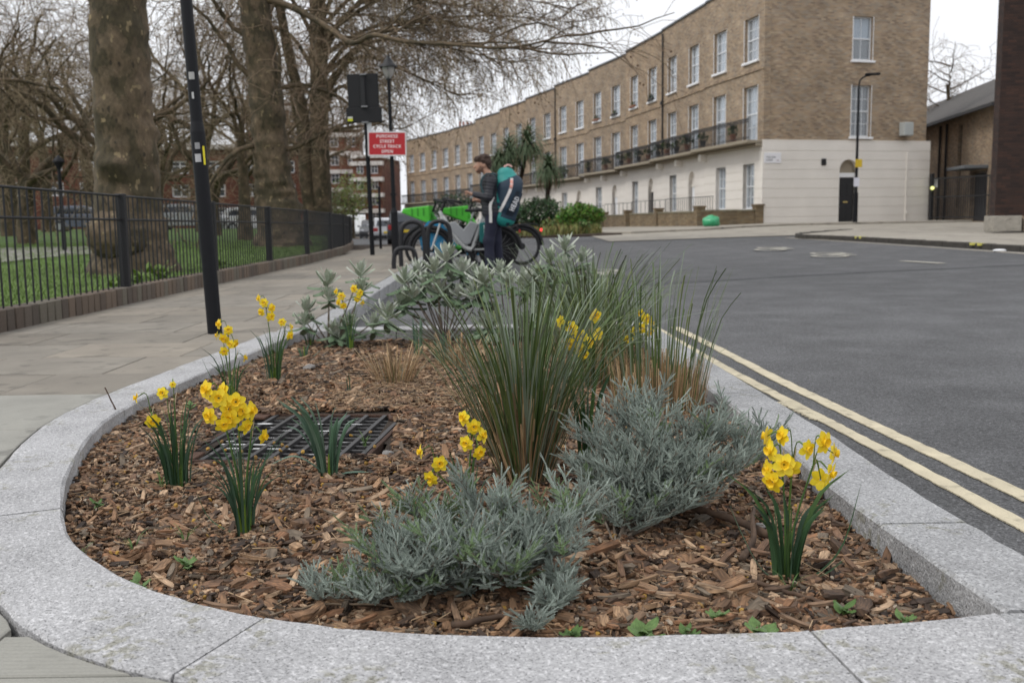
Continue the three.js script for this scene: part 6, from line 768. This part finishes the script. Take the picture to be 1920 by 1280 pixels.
// ---------- signed-distance modelling for the person ----------
function surface(fn, lo, hi, h, colour) { // surface nets
  const n = [0, 1, 2].map((k) => Math.ceil((hi[k] - lo[k]) / h) + 1), F = new Float32Array(n[0] * n[1] * n[2]), id = (i, j, k) => (k * n[1] + j) * n[0] + i;
  for (let k = 0; k < n[2]; k++) for (let j = 0; j < n[1]; j++) for (let i = 0; i < n[0]; i++) F[id(i, j, k)] = fn(lo[0] + i * h, lo[1] + j * h, lo[2] + k * h);
  const vid = new Int32Array(F.length).fill(-1), pos = [], idx = [];
  for (let k = 0; k < n[2] - 1; k++) for (let j = 0; j < n[1] - 1; j++) for (let i = 0; i < n[0] - 1; i++) {
    let c = 0, sx = 0, sy = 0, sz = 0; const v = []; for (let q = 0; q < 8; q++) v.push(F[id(i + (q & 1), j + ((q >> 1) & 1), k + (q >> 2))]); let m = 0; for (const x of v) if (x < 0) m++; if (m === 0 || m === 8) continue;
    for (let a = 0; a < 8; a++) for (const b of [a | 1, a | 2, a | 4]) if (b !== a && (v[a] < 0) !== (v[b] < 0)) { const t = v[a] / (v[a] - v[b]); sx += lerp(a & 1, b & 1, t); sy += lerp((a >> 1) & 1, (b >> 1) & 1, t); sz += lerp(a >> 2, b >> 2, t); c++; }
    vid[id(i, j, k)] = pos.length / 3; pos.push(lo[0] + (i + sx / c) * h, lo[1] + (j + sy / c) * h, lo[2] + (k + sz / c) * h);
  }
  for (let k = 1; k < n[2] - 1; k++) for (let j = 1; j < n[1] - 1; j++) for (let i = 1; i < n[0] - 1; i++) { const a = F[id(i, j, k)] < 0; const quad = (p, q, r, s, f) => { if (min(p, q, r, s) < 0) return; f ? idx.push(p, q, r, p, r, s) : idx.push(p, r, q, p, s, r); };
    if (a !== F[id(i + 1, j, k)] < 0) quad(vid[id(i, j - 1, k - 1)], vid[id(i, j, k - 1)], vid[id(i, j, k)], vid[id(i, j - 1, k)], a);
    if (a !== F[id(i, j + 1, k)] < 0) quad(vid[id(i - 1, j, k - 1)], vid[id(i - 1, j, k)], vid[id(i, j, k)], vid[id(i, j, k - 1)], a);
    if (a !== F[id(i, j, k + 1)] < 0) quad(vid[id(i - 1, j - 1, k)], vid[id(i, j - 1, k)], vid[id(i, j, k)], vid[id(i - 1, j, k)], a); }
  const g = new THREE.BufferGeometry(); g.setAttribute('position', new THREE.Float32BufferAttribute(pos, 3)); g.setIndex(idx); g.computeVertexNormals(); const uv = new Float32Array(pos.length / 3 * 2); for (let i = 0; i < uv.length / 2; i++) { uv[i * 2] = pos[i * 3] + pos[i * 3 + 2]; uv[i * 2 + 1] = pos[i * 3 + 1]; } g.setAttribute('uv', new THREE.BufferAttribute(uv, 2)); return colour ? paint(g, colour) : g;
}
const cone = (a, b, ra, rb) => { const d = [b[0] - a[0], b[1] - a[1], b[2] - a[2]], L = d[0] * d[0] + d[1] * d[1] + d[2] * d[2]; return (x, y, z) => { const t = clamp(((x - a[0]) * d[0] + (y - a[1]) * d[1] + (z - a[2]) * d[2]) / L); return hypot(x - a[0] - d[0] * t, y - a[1] - d[1] * t, z - a[2] - d[2] * t) - lerp(ra, rb, t); }; };
const ell = (c, r, tilt = 0) => (x, y, z) => { let X = x - c[0], Y = y - c[1]; const q = X * cos(tilt) + Y * sin(tilt), w = -X * sin(tilt) + Y * cos(tilt), Z = z - c[2]; const k = hypot(q / r[0], w / r[1], Z / r[2]); return (k - 1) * min(...r); };
const blend = (k, ...f) => (x, y, z) => { let s = 1e9; for (const g of f) { const d = g(x, y, z), h = clamp(0.5 + 0.5 * (d - s) / k); s = lerp(d, s, h) - k * h * (1 - h); } return s; };
{
  // faces -x, our side is his left (+z); origin between the feet
  const P = thing('person', 'person in dark quilted jacket and navy trousers looking down at a phone by the bikes', 'person', [-0.3, 0.005, -15.9]);
  const skin = mat([0.46, 0.26, 0.18], 0.6), tilt = 0.5;
  const hand = (w, p, s) => { // wrist, palm; fingers close round what is held
    const f = [cone(w, p, 0.026, 0.03)]; for (let i = 0; i < 4; i++) { const o = (i - 1.5) * 0.019, b = [p[0] - 0.035, p[1] + 0.012 - abs(o) * 0.1, p[2] + o], m = [p[0] - 0.075 + abs(i - 1.4) * 0.006, p[1] - 0.002, p[2] + o], e = [p[0] - 0.082 + abs(i - 1.4) * 0.006, p[1] + 0.028, p[2] + o * 0.9]; f.push(cone([p[0], p[1], p[2] + o * 0.8], b, 0.012, 0.0105), cone(b, m, 0.0105, 0.0095), cone(m, e, 0.0092, 0.008)); } f.push(cone([p[0] + 0.005, p[1], p[2] + s * 0.028], [p[0] - 0.035, p[1] + 0.03, p[2] + s * 0.042], 0.013, 0.011), cone([p[0] - 0.035, p[1] + 0.03, p[2] + s * 0.042], [p[0] - 0.065, p[1] + 0.042, p[2] + s * 0.03], 0.0105, 0.009)); return f; };
  const LH = [-0.325, 1.215, 0.1], RH = [-0.215, 1.11, -0.08];
  const head = [ell([-0.125, 1.69, 0], [0.098, 0.12, 0.077], 0.45), ell([-0.17, 1.635, 0], [0.068, 0.088, 0.06], 0.45), cone([-0.235, 1.66, 0], [-0.262, 1.622, 0], 0.014, 0.017), cone([-0.225, 1.585, -0.012], [-0.225, 1.585, 0.012], 0.018, 0.018), cone([-0.2, 1.568, 0], [-0.19, 1.56, 0], 0.03, 0.035), ell([-0.1, 1.655, 0.077], [0.024, 0.034, 0.012], 0.4), ell([-0.1, 1.655, -0.077], [0.024, 0.034, 0.012], 0.4), cone([-0.09, 1.61, 0], [-0.01, 1.45, 0], 0.058, 0.07)];
  const bodyFn = blend(0.014, ...head, ...hand([-0.25, 1.19, 0.115], LH, 1), ...hand([-0.15, 1.09, -0.1], RH, -1), cone([-0.25, 1.19, 0.115], [-0.04, 1.15, 0.2], 0.028, 0.036), cone([-0.15, 1.09, -0.1], [-0.02, 1.12, -0.2], 0.028, 0.036), cone([0, 1.42, 0], [0.03, 1.0, 0], 0.1, 0.11), cone([-0.04, 1.15, 0.2], [0.0, 1.42, 0.17], 0.036, 0.05), cone([-0.02, 1.12, -0.2], [0.0, 1.42, -0.17], 0.036, 0.05), cone([0.02, 0.95, 0.08], [-0.03, 0.12, 0.1], 0.07, 0.045), cone([0.03, 0.95, -0.08], [0.1, 0.12, -0.08], 0.07, 0.045));
  mesh('body', surface(bodyFn, [-0.46, 0.05, -0.3], [0.2, 1.86, 0.3], 0.0085), skin, P);
  const jk = blend(0.05, cone([0.0, 1.38, 0], [0.03, 0.95, 0], 0.155, 0.165), cone([0.0, 1.41, 0.14], [0.0, 1.41, -0.14], 0.085, 0.085), cone([0.0, 1.4, 0.17], [-0.035, 1.16, 0.21], 0.078, 0.068), cone([-0.035, 1.16, 0.21], [-0.245, 1.2, 0.125], 0.066, 0.047), cone([0.0, 1.4, -0.17], [-0.015, 1.13, -0.21], 0.078, 0.068), cone([-0.015, 1.13, -0.21], [-0.14, 1.095, -0.11], 0.064, 0.046), cone([0.03, 0.97, 0], [0.03, 0.9, 0], 0.17, 0.165)), squash = (x, y, z) => jk(x, y, z * (abs(z) < 0.2 && x > -0.1 ? 0.95 : 1));
  const quilt = (x, y, z) => max(squash(x, y, z) - 0.007 * abs(sin((y + 0.15 * x) * 62)), 0.86 - y);
  mesh('jacket', surface(quilt, [-0.34, 0.82, -0.34], [0.26, 1.56, 0.34], 0.009), mat([0.016, 0.017, 0.024], 0.55), P);
  const hood = blend(0.03, cone([0.035, 1.49, 0.07], [0.035, 1.49, -0.07], 0.055, 0.055), cone([0.1, 1.48, 0.04], [0.1, 1.48, -0.04], 0.05, 0.05), cone([-0.03, 1.47, 0.06], [-0.03, 1.47, -0.06], 0.045, 0.045)); mesh('hood', surface(hood, [-0.12, 1.38, -0.16], [0.2, 1.6, 0.16], 0.01), mat([0.013, 0.013, 0.018], 0.6), P);
  const tr = blend(0.045, cone([0.03, 0.92, 0.04], [0.03, 0.92, -0.04], 0.145, 0.145), cone([0.02, 0.86, 0.075], [-0.045, 0.48, 0.09], 0.112, 0.085), cone([-0.045, 0.48, 0.09], [-0.03, 0.09, 0.1], 0.085, 0.076), cone([0.045, 0.86, -0.075], [0.07, 0.48, -0.08], 0.112, 0.085), cone([0.07, 0.48, -0.08], [0.115, 0.09, -0.085], 0.085, 0.076)); mesh('trousers', surface((x, y, z) => max(tr(x, y, z) + 0.006 * n3(x * 14, y * 9, z * 14), 0.07 - y, y - 0.97), [-0.2, 0.03, -0.24], [0.26, 1.0, 0.26], 0.011), mat([0.012, 0.014, 0.032], 0.85), P);
  for (const [x, z] of [[-0.03, 0.1], [0.115, -0.085]]) { const f = blend(0.02, cone([x + 0.05, 0.05, z], [x - 0.13, 0.04, z + 0.01], 0.05, 0.043), cone([x, 0.1, z], [x, 0.06, z], 0.05, 0.05)); mesh('shoe', surface((a, b, c) => max(f(a, b, c), 0.004 - b), [x - 0.22, -0.01, z - 0.1], [x + 0.14, 0.18, z + 0.1], 0.01), mat([0.02, 0.02, 0.022], 0.6), P); }
  const hr = blend(0.03, ell([-0.1, 1.735, 0], [0.112, 0.098, 0.09], 0.45), ell([-0.17, 1.765, 0], [0.075, 0.045, 0.07], 0.2), ell([-0.03, 1.68, 0], [0.05, 0.085, 0.075], 0.2), ell([-0.215, 1.735, 0.0], [0.035, 0.045, 0.055], 0.2)); mesh('hair', surface((x, y, z) => max(hr(x, y, z) + 0.014 * n3(x * 34, y * 34, z * 34) + 0.007 * n3(x * 80, y * 80, z * 80), -(x + 0.12) * 0 + (x < -0.14 && y < 1.69 - (x + 0.14) * 0.2 ? 0.02 : -1), abs(z) > 0.06 && y < 1.65 && x < -0.06 ? 0.02 : -1), [-0.3, 1.52, -0.13], [0.08, 1.9, 0.13], 0.008), mat([0.045, 0.024, 0.016], 0.75), P);
  const beard = ell([-0.185, 1.585, 0], [0.05, 0.036, 0.058], 0.6); mesh('beard', surface((x, y, z) => max(blend(0.012, beard, ell([-0.145, 1.61, 0.05], [0.03, 0.05, 0.02], 0.4), ell([-0.145, 1.61, -0.05], [0.03, 0.05, 0.02], 0.4))(x, y, z) + 0.006 * n3(x * 60, y * 60, z * 60), -(-0.222 - x) * -1 - 0.02 > 0 ? 1 : -1), [-0.28, 1.52, -0.1], [-0.06, 1.7, 0.1], 0.007), mat([0.17, 0.095, 0.065], 0.85), P);
  for (const s of [-1, 1]) mesh('eye', new THREE.SphereGeometry(0.011, 10, 8).translate(-0.218, 1.675, s * 0.032), mat([0.35, 0.33, 0.32], 0.3), P);
  const ph = thing('phone', 'black phone held in the hand of the person by the bikes', 'phone', [-0.3 - 0.405, 0.005 + 1.235, -15.9 + 0.1]); mesh('case', rbox(0.15, 0.012, 0.075, 0, 0, 0, 0.005), M.black, ph); mesh('screen', rbox(0.138, 0.002, 0.066, 0, 0.0075, 0, 0.001), mat([0.02, 0.02, 0.025], 0.1), ph); ph.rotation.z = -0.12;
  // tall sports bag on the back
  const B = thing('sports_backpack', 'tall teal and navy sports backpack on the back of the person', 'backpack', [-0.3 + 0.25, 0.005 + 0.72, -15.9 + 0.02], 0.12); B.rotation.z = -0.07; B.scale.set(1.3, 1.04, 1.05);
  const bag = blend(0.05, cone([-0.04, 0.12, 0], [0.0, 0.62, 0], 0.15, 0.165), cone([-0.02, 0.3, 0.05], [0.0, 0.55, 0.06], 0.14, 0.14), cone([-0.03, 0.64, 0], [-0.05, 0.76, 0], 0.14, 0.11)), wr = (x, y, z) => bag(x, y, z) + 0.008 * n3(x * 9, y * 9, z * 9), teal = [0.02, 0.26, 0.235], navy = [0.01, 0.03, 0.055];
  const zone = (x, y, z) => { const s = x * 1.1 + 0.02; return y > 0.7 + 0.6 * s || y < 0.09 - 0.3 * s || x < -0.125 + 0.03 * sin(y * 9) ? (n3(x * 10 + 3, y * 10, z * 6) > 0.45 ? navy : teal) : navy; };
  const part = (name, keep, m) => { const g = surface(wr, [-0.26, -0.08, -0.26], [0.24, 0.94, 0.27], 0.011), p = g.getAttribute('position'), id = [], src = g.index.array; for (let i = 0; i < src.length; i += 3) { let x = 0, y = 0, z = 0; for (let k = 0; k < 3; k++) { x += p.getX(src[i + k]) / 3; y += p.getY(src[i + k]) / 3; z += p.getZ(src[i + k]) / 3; } if ((zone(x, y, z) === teal) === keep) id.push(src[i], src[i + 1], src[i + 2]); } g.setIndex(id); mesh(name, g, m, B); };
  part('navy_panel', false, mat(navy, 0.55)); part('teal_panel', true, mat(teal, 0.55));
  const onBag = (x, y, off) => { let z = 0.3; while (z > 0 && wr(x, y, z) > off) z -= 0.004; return V(x, y, z); };
  const stripe3 = (pts, w, m, name) => { const c = curve(pts.map(([x, y]) => onBag(x, y, 0.005)), 20).map((q) => onBag(q.x, q.y, 0.005)), pos = [], idx = []; c.forEach((p, i) => { const t = c[min(20, i + 1)].clone().sub(c[max(0, i - 1)]).normalize(); for (const s of [-1, 1]) { const q = onBag(p.x - t.y * s * w / 2, p.y + t.x * s * w / 2, 0.006); pos.push(q.x, q.y, q.z); } if (i < 20) idx.push(i * 2, i * 2 + 1, i * 2 + 2, i * 2 + 1, i * 2 + 3, i * 2 + 2); }); const g = new THREE.BufferGeometry(); g.setAttribute('position', new THREE.Float32BufferAttribute(pos, 3)); g.setIndex(idx); g.computeVertexNormals(); mesh(name, g, m, B); };
  stripe3([[-0.115, 0.19], [-0.05, 0.38], [0.0, 0.55], [0.01, 0.7]], 0.036, mat([0.72, 0.68, 0.66], 0.7), 'strap'); stripe3([[0.0, 0.54], [0.008, 0.62], [0.005, 0.68]], 0.036, mat([0.75, 0.33, 0.26], 0.7), 'strap_patch');
  const tx = canvasTex(512, 128, (x, w, h) => { x.fillStyle = '#0d1c2b'; x.fillRect(0, 0, w, h); x.fillStyle = '#e8e8ea'; x.font = 'bold 118px sans-serif'; x.textAlign = 'center'; x.fillText('HEAD', w / 2, 106, 470); }); { const W = 0.38, Hh = 0.1, pos = [], uv = [], idx = [], a = 1.25; for (let i = 0; i <= 10; i++) for (let j = 0; j <= 2; j++) { const u = (i / 10 - 0.5) * W, v = (j / 2 - 0.5) * Hh, q = onBag(0.06 + u * cos(a) - v * sin(a), 0.32 + u * sin(a) + v * cos(a), 0.007); pos.push(q.x, q.y, q.z); uv.push(i / 10, j / 2); if (i < 10 && j < 2) { const k = i * 3 + j; idx.push(k, k + 3, k + 1, k + 1, k + 3, k + 4); } } const g = new THREE.BufferGeometry(); g.setAttribute('position', new THREE.Float32BufferAttribute(pos, 3)); g.setAttribute('uv', new THREE.Float32BufferAttribute(uv, 2)); g.setIndex(idx); g.computeVertexNormals(); mesh('lettering', g, mat('#ffffff', 0.6, { map: tx }), B); }
  mesh('shoulder_strap', tube(curve([[-0.18, 0.74, 0.14], [-0.3, 0.74, 0.16], [-0.36, 0.6, 0.15], [-0.3, 0.42, 0.16], [-0.17, 0.3, 0.14]], 16), Array(17).fill(0.011), 6), mat([0.02, 0.06, 0.07], 0.7), B); mesh('loose_strap', blade([[-0.2, 0.4, 0.18], [-0.235, 0.28, 0.19], [-0.225, 0.15, 0.19], [-0.22, 0.02, 0.19]], 0.035, 0, 8, 0, V(1, 0, 0)), mat([0.65, 0.63, 0.6], 0.8), B); mesh('grab_handle', pipe([[-0.08, 0.86, 0.02], [-0.03, 0.9, 0.02], [0.02, 0.87, 0.02]], 0.014), mat([0.7, 0.4, 0.36], 0.7), B);
}
// ---------- hire bikes and stands ----------
const tyreM = mat([0.012, 0.012, 0.013], 0.8), alu = mat([0.42, 0.43, 0.44], 0.4, { metalness: 0.5 }), lime = mat([0.07, 0.46, 0.03], 0.5), limeDark = mat([0.035, 0.25, 0.02], 0.5), blueM = mat([0.01, 0.24, 0.46], 0.5), tealM = mat([0.01, 0.16, 0.16], 0.5), paleM = mat([0.5, 0.51, 0.5], 0.45), greyM = mat([0.33, 0.34, 0.35], 0.5);
function bike(label, p, turn, o) { // x forward, base on the ground
  const t = thing('hire_bike', label, 'bicycle', p, turn, 'hire bikes parked in the street bay'), R = 0.335;
  for (const x of [-0.55, 0.55]) { const w = mesh('wheel', new THREE.TorusGeometry(R - 0.045, 0.012, 8, 36), alu, t); w.position.set(x, R, 0); mesh('tyre', new THREE.TorusGeometry(R - 0.03, 0.03, 10, 40), tyreM, w); mesh('spokes', Array.from({ length: 18 }, (_, i) => bar(V(0, 0, 0.02 * (i % 2 ? 1 : -1)), V(cos(i * 0.349) * (R - 0.05), sin(i * 0.349) * (R - 0.05), 0), 0.0014, 0.0014, 3)), alu, w); mesh('hub', cyl(x < 0 ? 0.06 : 0.04, x < 0 ? 0.06 : 0.04, 0.09, 0, -0.045, 0, 14).rotateX(PI / 2), M.black, w);
    const mg = []; for (let i = 0; i <= 14; i++) { const a = lerp(x < 0 ? 0.35 : 0.0, x < 0 ? 3.1 : 2.6, i / 14); mg.push(V(x + cos(a) * (R + 0.03), R + sin(a) * (R + 0.03), 0)); } const m = tube(mg, mg.map(() => 0.034), 6); mesh('mudguard', m, o.guard, t); }
  mesh('frame', [pipe([[0.36, 0.86, 0], [0.2, 0.62, 0], [-0.02, 0.36, 0], [-0.12, 0.33, 0]], 0.04, 10), pipe([[-0.12, 0.32, 0], [-0.28, 0.82, 0]], 0.036, 10, 6), pipe([[-0.12, 0.33, 0.06], [-0.55, R, 0.07]], 0.016, 8, 4), pipe([[-0.12, 0.33, -0.06], [-0.55, R, -0.07]], 0.016, 8, 4), pipe([[0.33, 0.78, 0], [0.4, 0.96, 0]], 0.032, 8, 4)], o.frame, t);
  mesh('fork', [pipe([[0.37, 0.86, 0.05], [0.45, 0.6, 0.06], [0.55, R, 0.06]], 0.016), pipe([[0.37, 0.86, -0.05], [0.45, 0.6, -0.06], [0.55, R, -0.06]], 0.016)], o.frame, t);
  mesh('handlebar', [pipe([[0.32, 1.1, 0], [0.38, 0.95, 0]], 0.022, 8, 4), pipe([[0.14, 1.12, 0.31], [0.26, 1.14, 0.22], [0.33, 1.1, 0], [0.26, 1.14, -0.22], [0.14, 1.12, -0.31]], 0.015, 8, 20)], M.black, t); for (const s of [-1, 1]) { mesh('grip', pipe([[0.2, 1.135, s * 0.27], [0.06, 1.1, s * 0.34]], 0.021, 8, 3), tyreM, t); mesh('brake_lever', pipe([[0.27, 1.12, s * 0.2], [0.22, 1.07, s * 0.27], [0.15, 1.06, s * 0.31]], 0.008, 6, 6), M.black, t); } mesh('display', rbox(0.1, 0.06, 0.13, 0.3, 1.15, 0, 0.015), M.black, t);
  const sd = mesh('saddle', (() => { const f = blend(0.03, cone([-0.42, 0.97, 0.04], [-0.42, 0.97, -0.04], 0.05, 0.05), cone([-0.4, 0.965, 0], [-0.2, 0.97, 0], 0.045, 0.025)); return surface((x, y, z) => max(f(x, y, z), 0.945 - y), [-0.52, 0.9, -0.13], [-0.12, 1.06, 0.13], 0.012); })(), tyreM, t); mesh('seat_post', pipe([[-0.28, 0.8, 0], [-0.33, 0.95, 0]], 0.016, 8, 3), alu, sd);
  mesh('crank', [pipe([[-0.12, 0.32, 0.08], [-0.02, 0.2, 0.09]], 0.012, 6, 3), pipe([[-0.12, 0.32, -0.08], [-0.22, 0.44, -0.09]], 0.012, 6, 3), rbox(0.1, 0.025, 0.07, -0.02, 0.19, 0.13, 0.008), rbox(0.1, 0.025, 0.07, -0.22, 0.45, -0.13, 0.008), cyl(0.1, 0.1, 0.02, -0.12, 0, 0, 20).translate(0.12, 0, 0).rotateX(PI / 2).translate(-0.12, 0.32, 0.06)], M.black, t);
  if (o.basket) { const b = []; const s = new THREE.Shape([[0.42, 0.78], [0.86, 0.96], [0.84, 1.0], [0.42, 1.04]].map((q) => new THREE.Vector2(...q))); const g = new THREE.ExtrudeGeometry(s, { depth: 0.32, bevelEnabled: true, bevelSize: 0.02, bevelThickness: 0.02, bevelSegments: 2 }).translate(0, 0, -0.16); mesh('basket', g, o.basket, t); mesh('basket_ribs', [-1, 1].flatMap((q) => [0.5, 0.6, 0.7].map((x) => rbox(0.02, 0.13, 0.012, x, 0.96, q * 0.185, 0.004))), limeDark, t); }
  if (o.battery) mesh('battery_cover', new THREE.ExtrudeGeometry(new THREE.Shape([[0.3, 0.74], [0.16, 0.78], [0.02, 0.64], [-0.1, 0.78], [-0.22, 0.74], [-0.08, 0.44], [0.0, 0.42]].map((q) => new THREE.Vector2(...q))), { depth: 0.07, bevelEnabled: true, bevelSize: 0.012, bevelThickness: 0.012, bevelSegments: 1 }).translate(0, 0, -0.035), o.battery, t);
  if (o.skirt) { mesh('wheel_panel', [cyl(0.3, 0.3, 0.012, 0, 0, 0, 28).rotateX(PI / 2).translate(-0.55, R, 0.062)], M.blackFlat, t); mesh('front_panel', new THREE.ExtrudeGeometry(new THREE.Shape([[0.14, 0.4], [0.4, 0.82], [0.6, 0.8], [0.78, 0.62], [0.7, 0.3], [0.3, 0.26]].map((q) => new THREE.Vector2(...q))), { depth: 0.02, bevelEnabled: false }).translate(0, 0, 0.05), o.skirt, t); mesh('chain_cover', rbox(0.55, 0.1, 0.05, -0.3, 0.28, 0.1, 0.02), o.skirt, t);
    mesh('side_box', rbox(0.2, 0.34, 0.14, -0.34, 0.6, 0.02, 0.02), tealM, t); const tx = canvasTex(256, 96, (x, w, h) => { x.fillStyle = '#0c6f6c'; x.fillRect(0, 0, w, h); x.fillStyle = '#e6f0ee'; x.font = 'bold 78px sans-serif'; x.textAlign = 'center'; x.fillText('forest', w / 2, 70, 236); }); mesh('lettering', new THREE.PlaneGeometry(0.3, 0.11).rotateZ(PI / 2).rotateY(o.face > 0 ? 0 : PI).translate(-0.34, 0.6, o.face * 0.095), mat('#ffffff', 0.6, { map: tx }), t); }
  mesh('rear_light', rbox(0.03, 0.05, 0.06, -0.9, 0.62, 0, 0.01), mat([0.5, 0.02, 0.02], 0.4, o.lit ? { emissive: lin(1, 0.05, 0.05), emissiveIntensity: 2.2 } : {}), t); mesh('carrier', [pipe([[-0.3, 0.7, 0.05], [-0.8, 0.72, 0.05], [-0.88, 0.66, 0]], 0.009, 6, 8), pipe([[-0.3, 0.7, -0.05], [-0.8, 0.72, -0.05], [-0.88, 0.66, 0]], 0.009, 6, 8)], M.black, t);
  mesh('kickstand', pipe([[-0.16, 0.3, 0.05], [-0.22, 0.02, 0.2]], 0.011, 6, 3), alu, t); return t;
}
// fronts towards the pavement
bike('pale hire bike with blue panels and a teal lettered box beside the person', [-0.75, 0, -16.4], PI, { frame: paleM, guard: M.blackFlat, battery: greyM, skirt: blueM, face: -1 });
bike('lime green hire bike with black handlebar behind the stands', [-0.95, 0, -17.1], PI - 0.12, { frame: limeDark, guard: M.blackFlat, basket: lime });
bike('lime green hire bike with a lit red rear light behind the person', [-0.35, 0, -17.7], PI + 0.1, { frame: lime, guard: M.blackFlat, basket: lime, lit: 1 });
for (const [x, z, l] of [[-1.5, -15.3, 'black metal cycle stand hoop close to the pavement kerb'], [-1.12, -15.7, 'black metal cycle stand hoop beside the pale hire bike'], [-1.55, -14.6, 'low black metal cycle stand in front of the hoops']]) { const t = thing('cycle_stand', l, 'cycle stand', [x, 0, z], 0.1, 'black cycle stands in the bay'), lo = l[0] === 'l', h = lo ? 0.42 : 0.8, w = lo ? 0.16 : 0.18; mesh('hoop', (() => { const c = curve([[-w, 0, 0], [-w, h * 0.6, 0], [-w * 0.75, h * 0.93, 0], [0, h, 0], [w * 0.75, h * 0.93, 0], [w, h * 0.6, 0], [w, 0, 0]], 30); return tube(c, c.map(() => 0.034), 10); })(), M.black, t); for (const s of [-1, 1]) mesh('foot_plate', cyl(0.07, 0.07, 0.012, s * w, 0, 0, 14), M.black, t); }
// ---------- parked cars ----------
function car(name, label, p, turn, paintM, o = {}) {
  const t = thing(name, label, 'car', p, turn, 'cars parked beyond the pavement'), H = o.h ?? 1.45, W = 1.74, L = o.l ?? 4.1; // x forward
  const side = (pts, d, z, bev = 0.05) => new THREE.ExtrudeGeometry(new THREE.Shape(pts.map((q) => new THREE.Vector2(...q))), { depth: d, bevelEnabled: true, bevelSize: bev, bevelThickness: bev, bevelSegments: 3 }).translate(0, 0, z);
  const a = L / 2; mesh('body', side([[-a + 0.05, 0.3], [-a, 0.6], [-a + 0.06, 0.92], [-a + 0.9, 0.94], [a - 1.15, 0.94], [a - 0.25, 0.8], [a, 0.6], [a - 0.03, 0.3]], W - 0.1, -W / 2 + 0.05), paintM, t); mesh('cabin', side([[-a + 0.12, 0.92], [-a + 0.42, H - 0.1], [-a + 0.8, H - 0.04], [a - 2.0, H - 0.04], [a - 1.75, H - 0.12], [a - 1.1, 0.93]], W - 0.34, -W / 2 + 0.17), paintM, t);
  const gl = mat([0.03, 0.035, 0.045], 0.06); for (const s of [-1, 1]) mesh('side_window', side([[-a + 0.5, 0.98], [-a + 0.66, H - 0.16], [a - 2.0, H - 0.14], [a - 1.4, 0.98]], 0.02, s * (W / 2 - 0.1) - 0.01, 0.004), gl, t); const quadPane = (x0, y0, x1, y1, w) => { const g = new THREE.BufferGeometry(); g.setAttribute('position', new THREE.Float32BufferAttribute([x0, y0, -w, x0, y0, w, x1, y1, w * 0.86, x1, y1, -w * 0.86], 3)); g.setIndex([0, 1, 2, 0, 2, 3]); g.computeVertexNormals(); return g; }; mesh('rear_window', quadPane(-a + 0.07, 1.0, -a + 0.335, H - 0.14, 0.66), gl, t); mesh('windscreen', quadPane(a - 1.1, 0.98, a - 1.71, H - 0.13, 0.68), gl, t);
  for (const x of [-a + 0.75, a - 0.8]) for (const s of [-1, 1]) { const w = mesh('wheel', cyl(0.3, 0.3, 0.2, 0, -0.1, 0, 24).rotateX(PI / 2), tyreM, t); w.position.set(x, 0.3, s * (W / 2 - 0.09)); mesh('rim', cyl(0.19, 0.19, 0.21, 0, -0.105, 0, 16).rotateX(PI / 2), alu, w); }
  for (const s of [-1, 1]) { mesh('tail_light', rbox(0.06, 0.2, 0.24, -a - 0.02, 0.78, s * (W / 2 - 0.16), 0.02), mat([0.35, 0.02, 0.02], 0.3), t); mesh('headlight', rbox(0.12, 0.14, 0.3, a - 0.1, 0.7, s * (W / 2 - 0.2), 0.03), mat([0.7, 0.72, 0.75], 0.15), t); mesh('wing_mirror', rbox(0.14, 0.12, 0.18, a - 1.4, 1.0, s * (W / 2 + 0.09), 0.03), paintM, t); }
  mesh('bumper', [rbox(0.12, 0.22, W - 0.06, -a - 0.0, 0.36, 0, 0.04), rbox(0.12, 0.22, W - 0.06, a + 0.0, 0.36, 0, 0.04)], M.blackFlat, t); mesh('number_plate', rbox(0.02, 0.11, 0.5, -a - 0.065, 0.62, 0, 0.005), mat([0.7, 0.5, 0.03], 0.5), t); mesh('number_plate', rbox(0.02, 0.11, 0.5, a + 0.07, 0.5, 0, 0.005), mat([0.7, 0.7, 0.68], 0.5), t); return t;
}
const clear = (c) => phys(c, 0.35, { clearcoat: 0.8, clearcoatRoughness: 0.08 });
car('parked_car', 'silver hatchback seen from behind beyond the slim posts', [-7.5, -0.5, -60], PI / 2 + 0.2, clear([0.45, 0.46, 0.48])); car('parked_car', 'dark grey hatchback beside the slim lamp post', [-4.5, -0.26, -44], PI / 2 + 0.1, clear([0.05, 0.052, 0.06])); car('parked_car', 'white van facing us by the end of the railings', [-12.6, -0.68, -82], -PI / 2 + 0.15, clear([0.72, 0.73, 0.73]), { h: 1.95, l: 4.6 }); car('parked_car', 'dark car half hidden beside the white van', [-10.2, -0.6, -74], -PI / 2 + 0.1, clear([0.06, 0.06, 0.065]));
car('parked_car', 'blue grey car parked beyond the park lawn', [-24.5, 0.42, -58], 0.15, clear([0.12, 0.14, 0.2])); car('parked_car', 'silver car parked past the burred trunk', [-18.3, 0.42, -57], 0.1, clear([0.35, 0.36, 0.38])); car('parked_car', 'white car parked before the brown flats', [-14.6, 0.2, -58], 0.1, clear([0.7, 0.7, 0.7]));
{ const b = thing('wheelie_bin', 'dark green wheeled bins container at the park edge', 'bin', [-25.6, 0.43, -50], 0.1); mesh('bin_body', rbox(1.8, 1.0, 0.9, 0, 0.6, 0, 0.06), mat([0.015, 0.04, 0.03], 0.6), b); mesh('bin_lid', rbox(1.9, 0.14, 1.0, 0, 1.16, 0, 0.05), mat([0.02, 0.1, 0.06], 0.6), b); for (const x of [-0.7, 0.7]) mesh('wheel', cyl(0.09, 0.09, 0.08, 0, -0.04, 0, 12).rotateX(PI / 2).translate(x, 0.09, 0.4), tyreM, b); }
renderer.render(scene, camera);
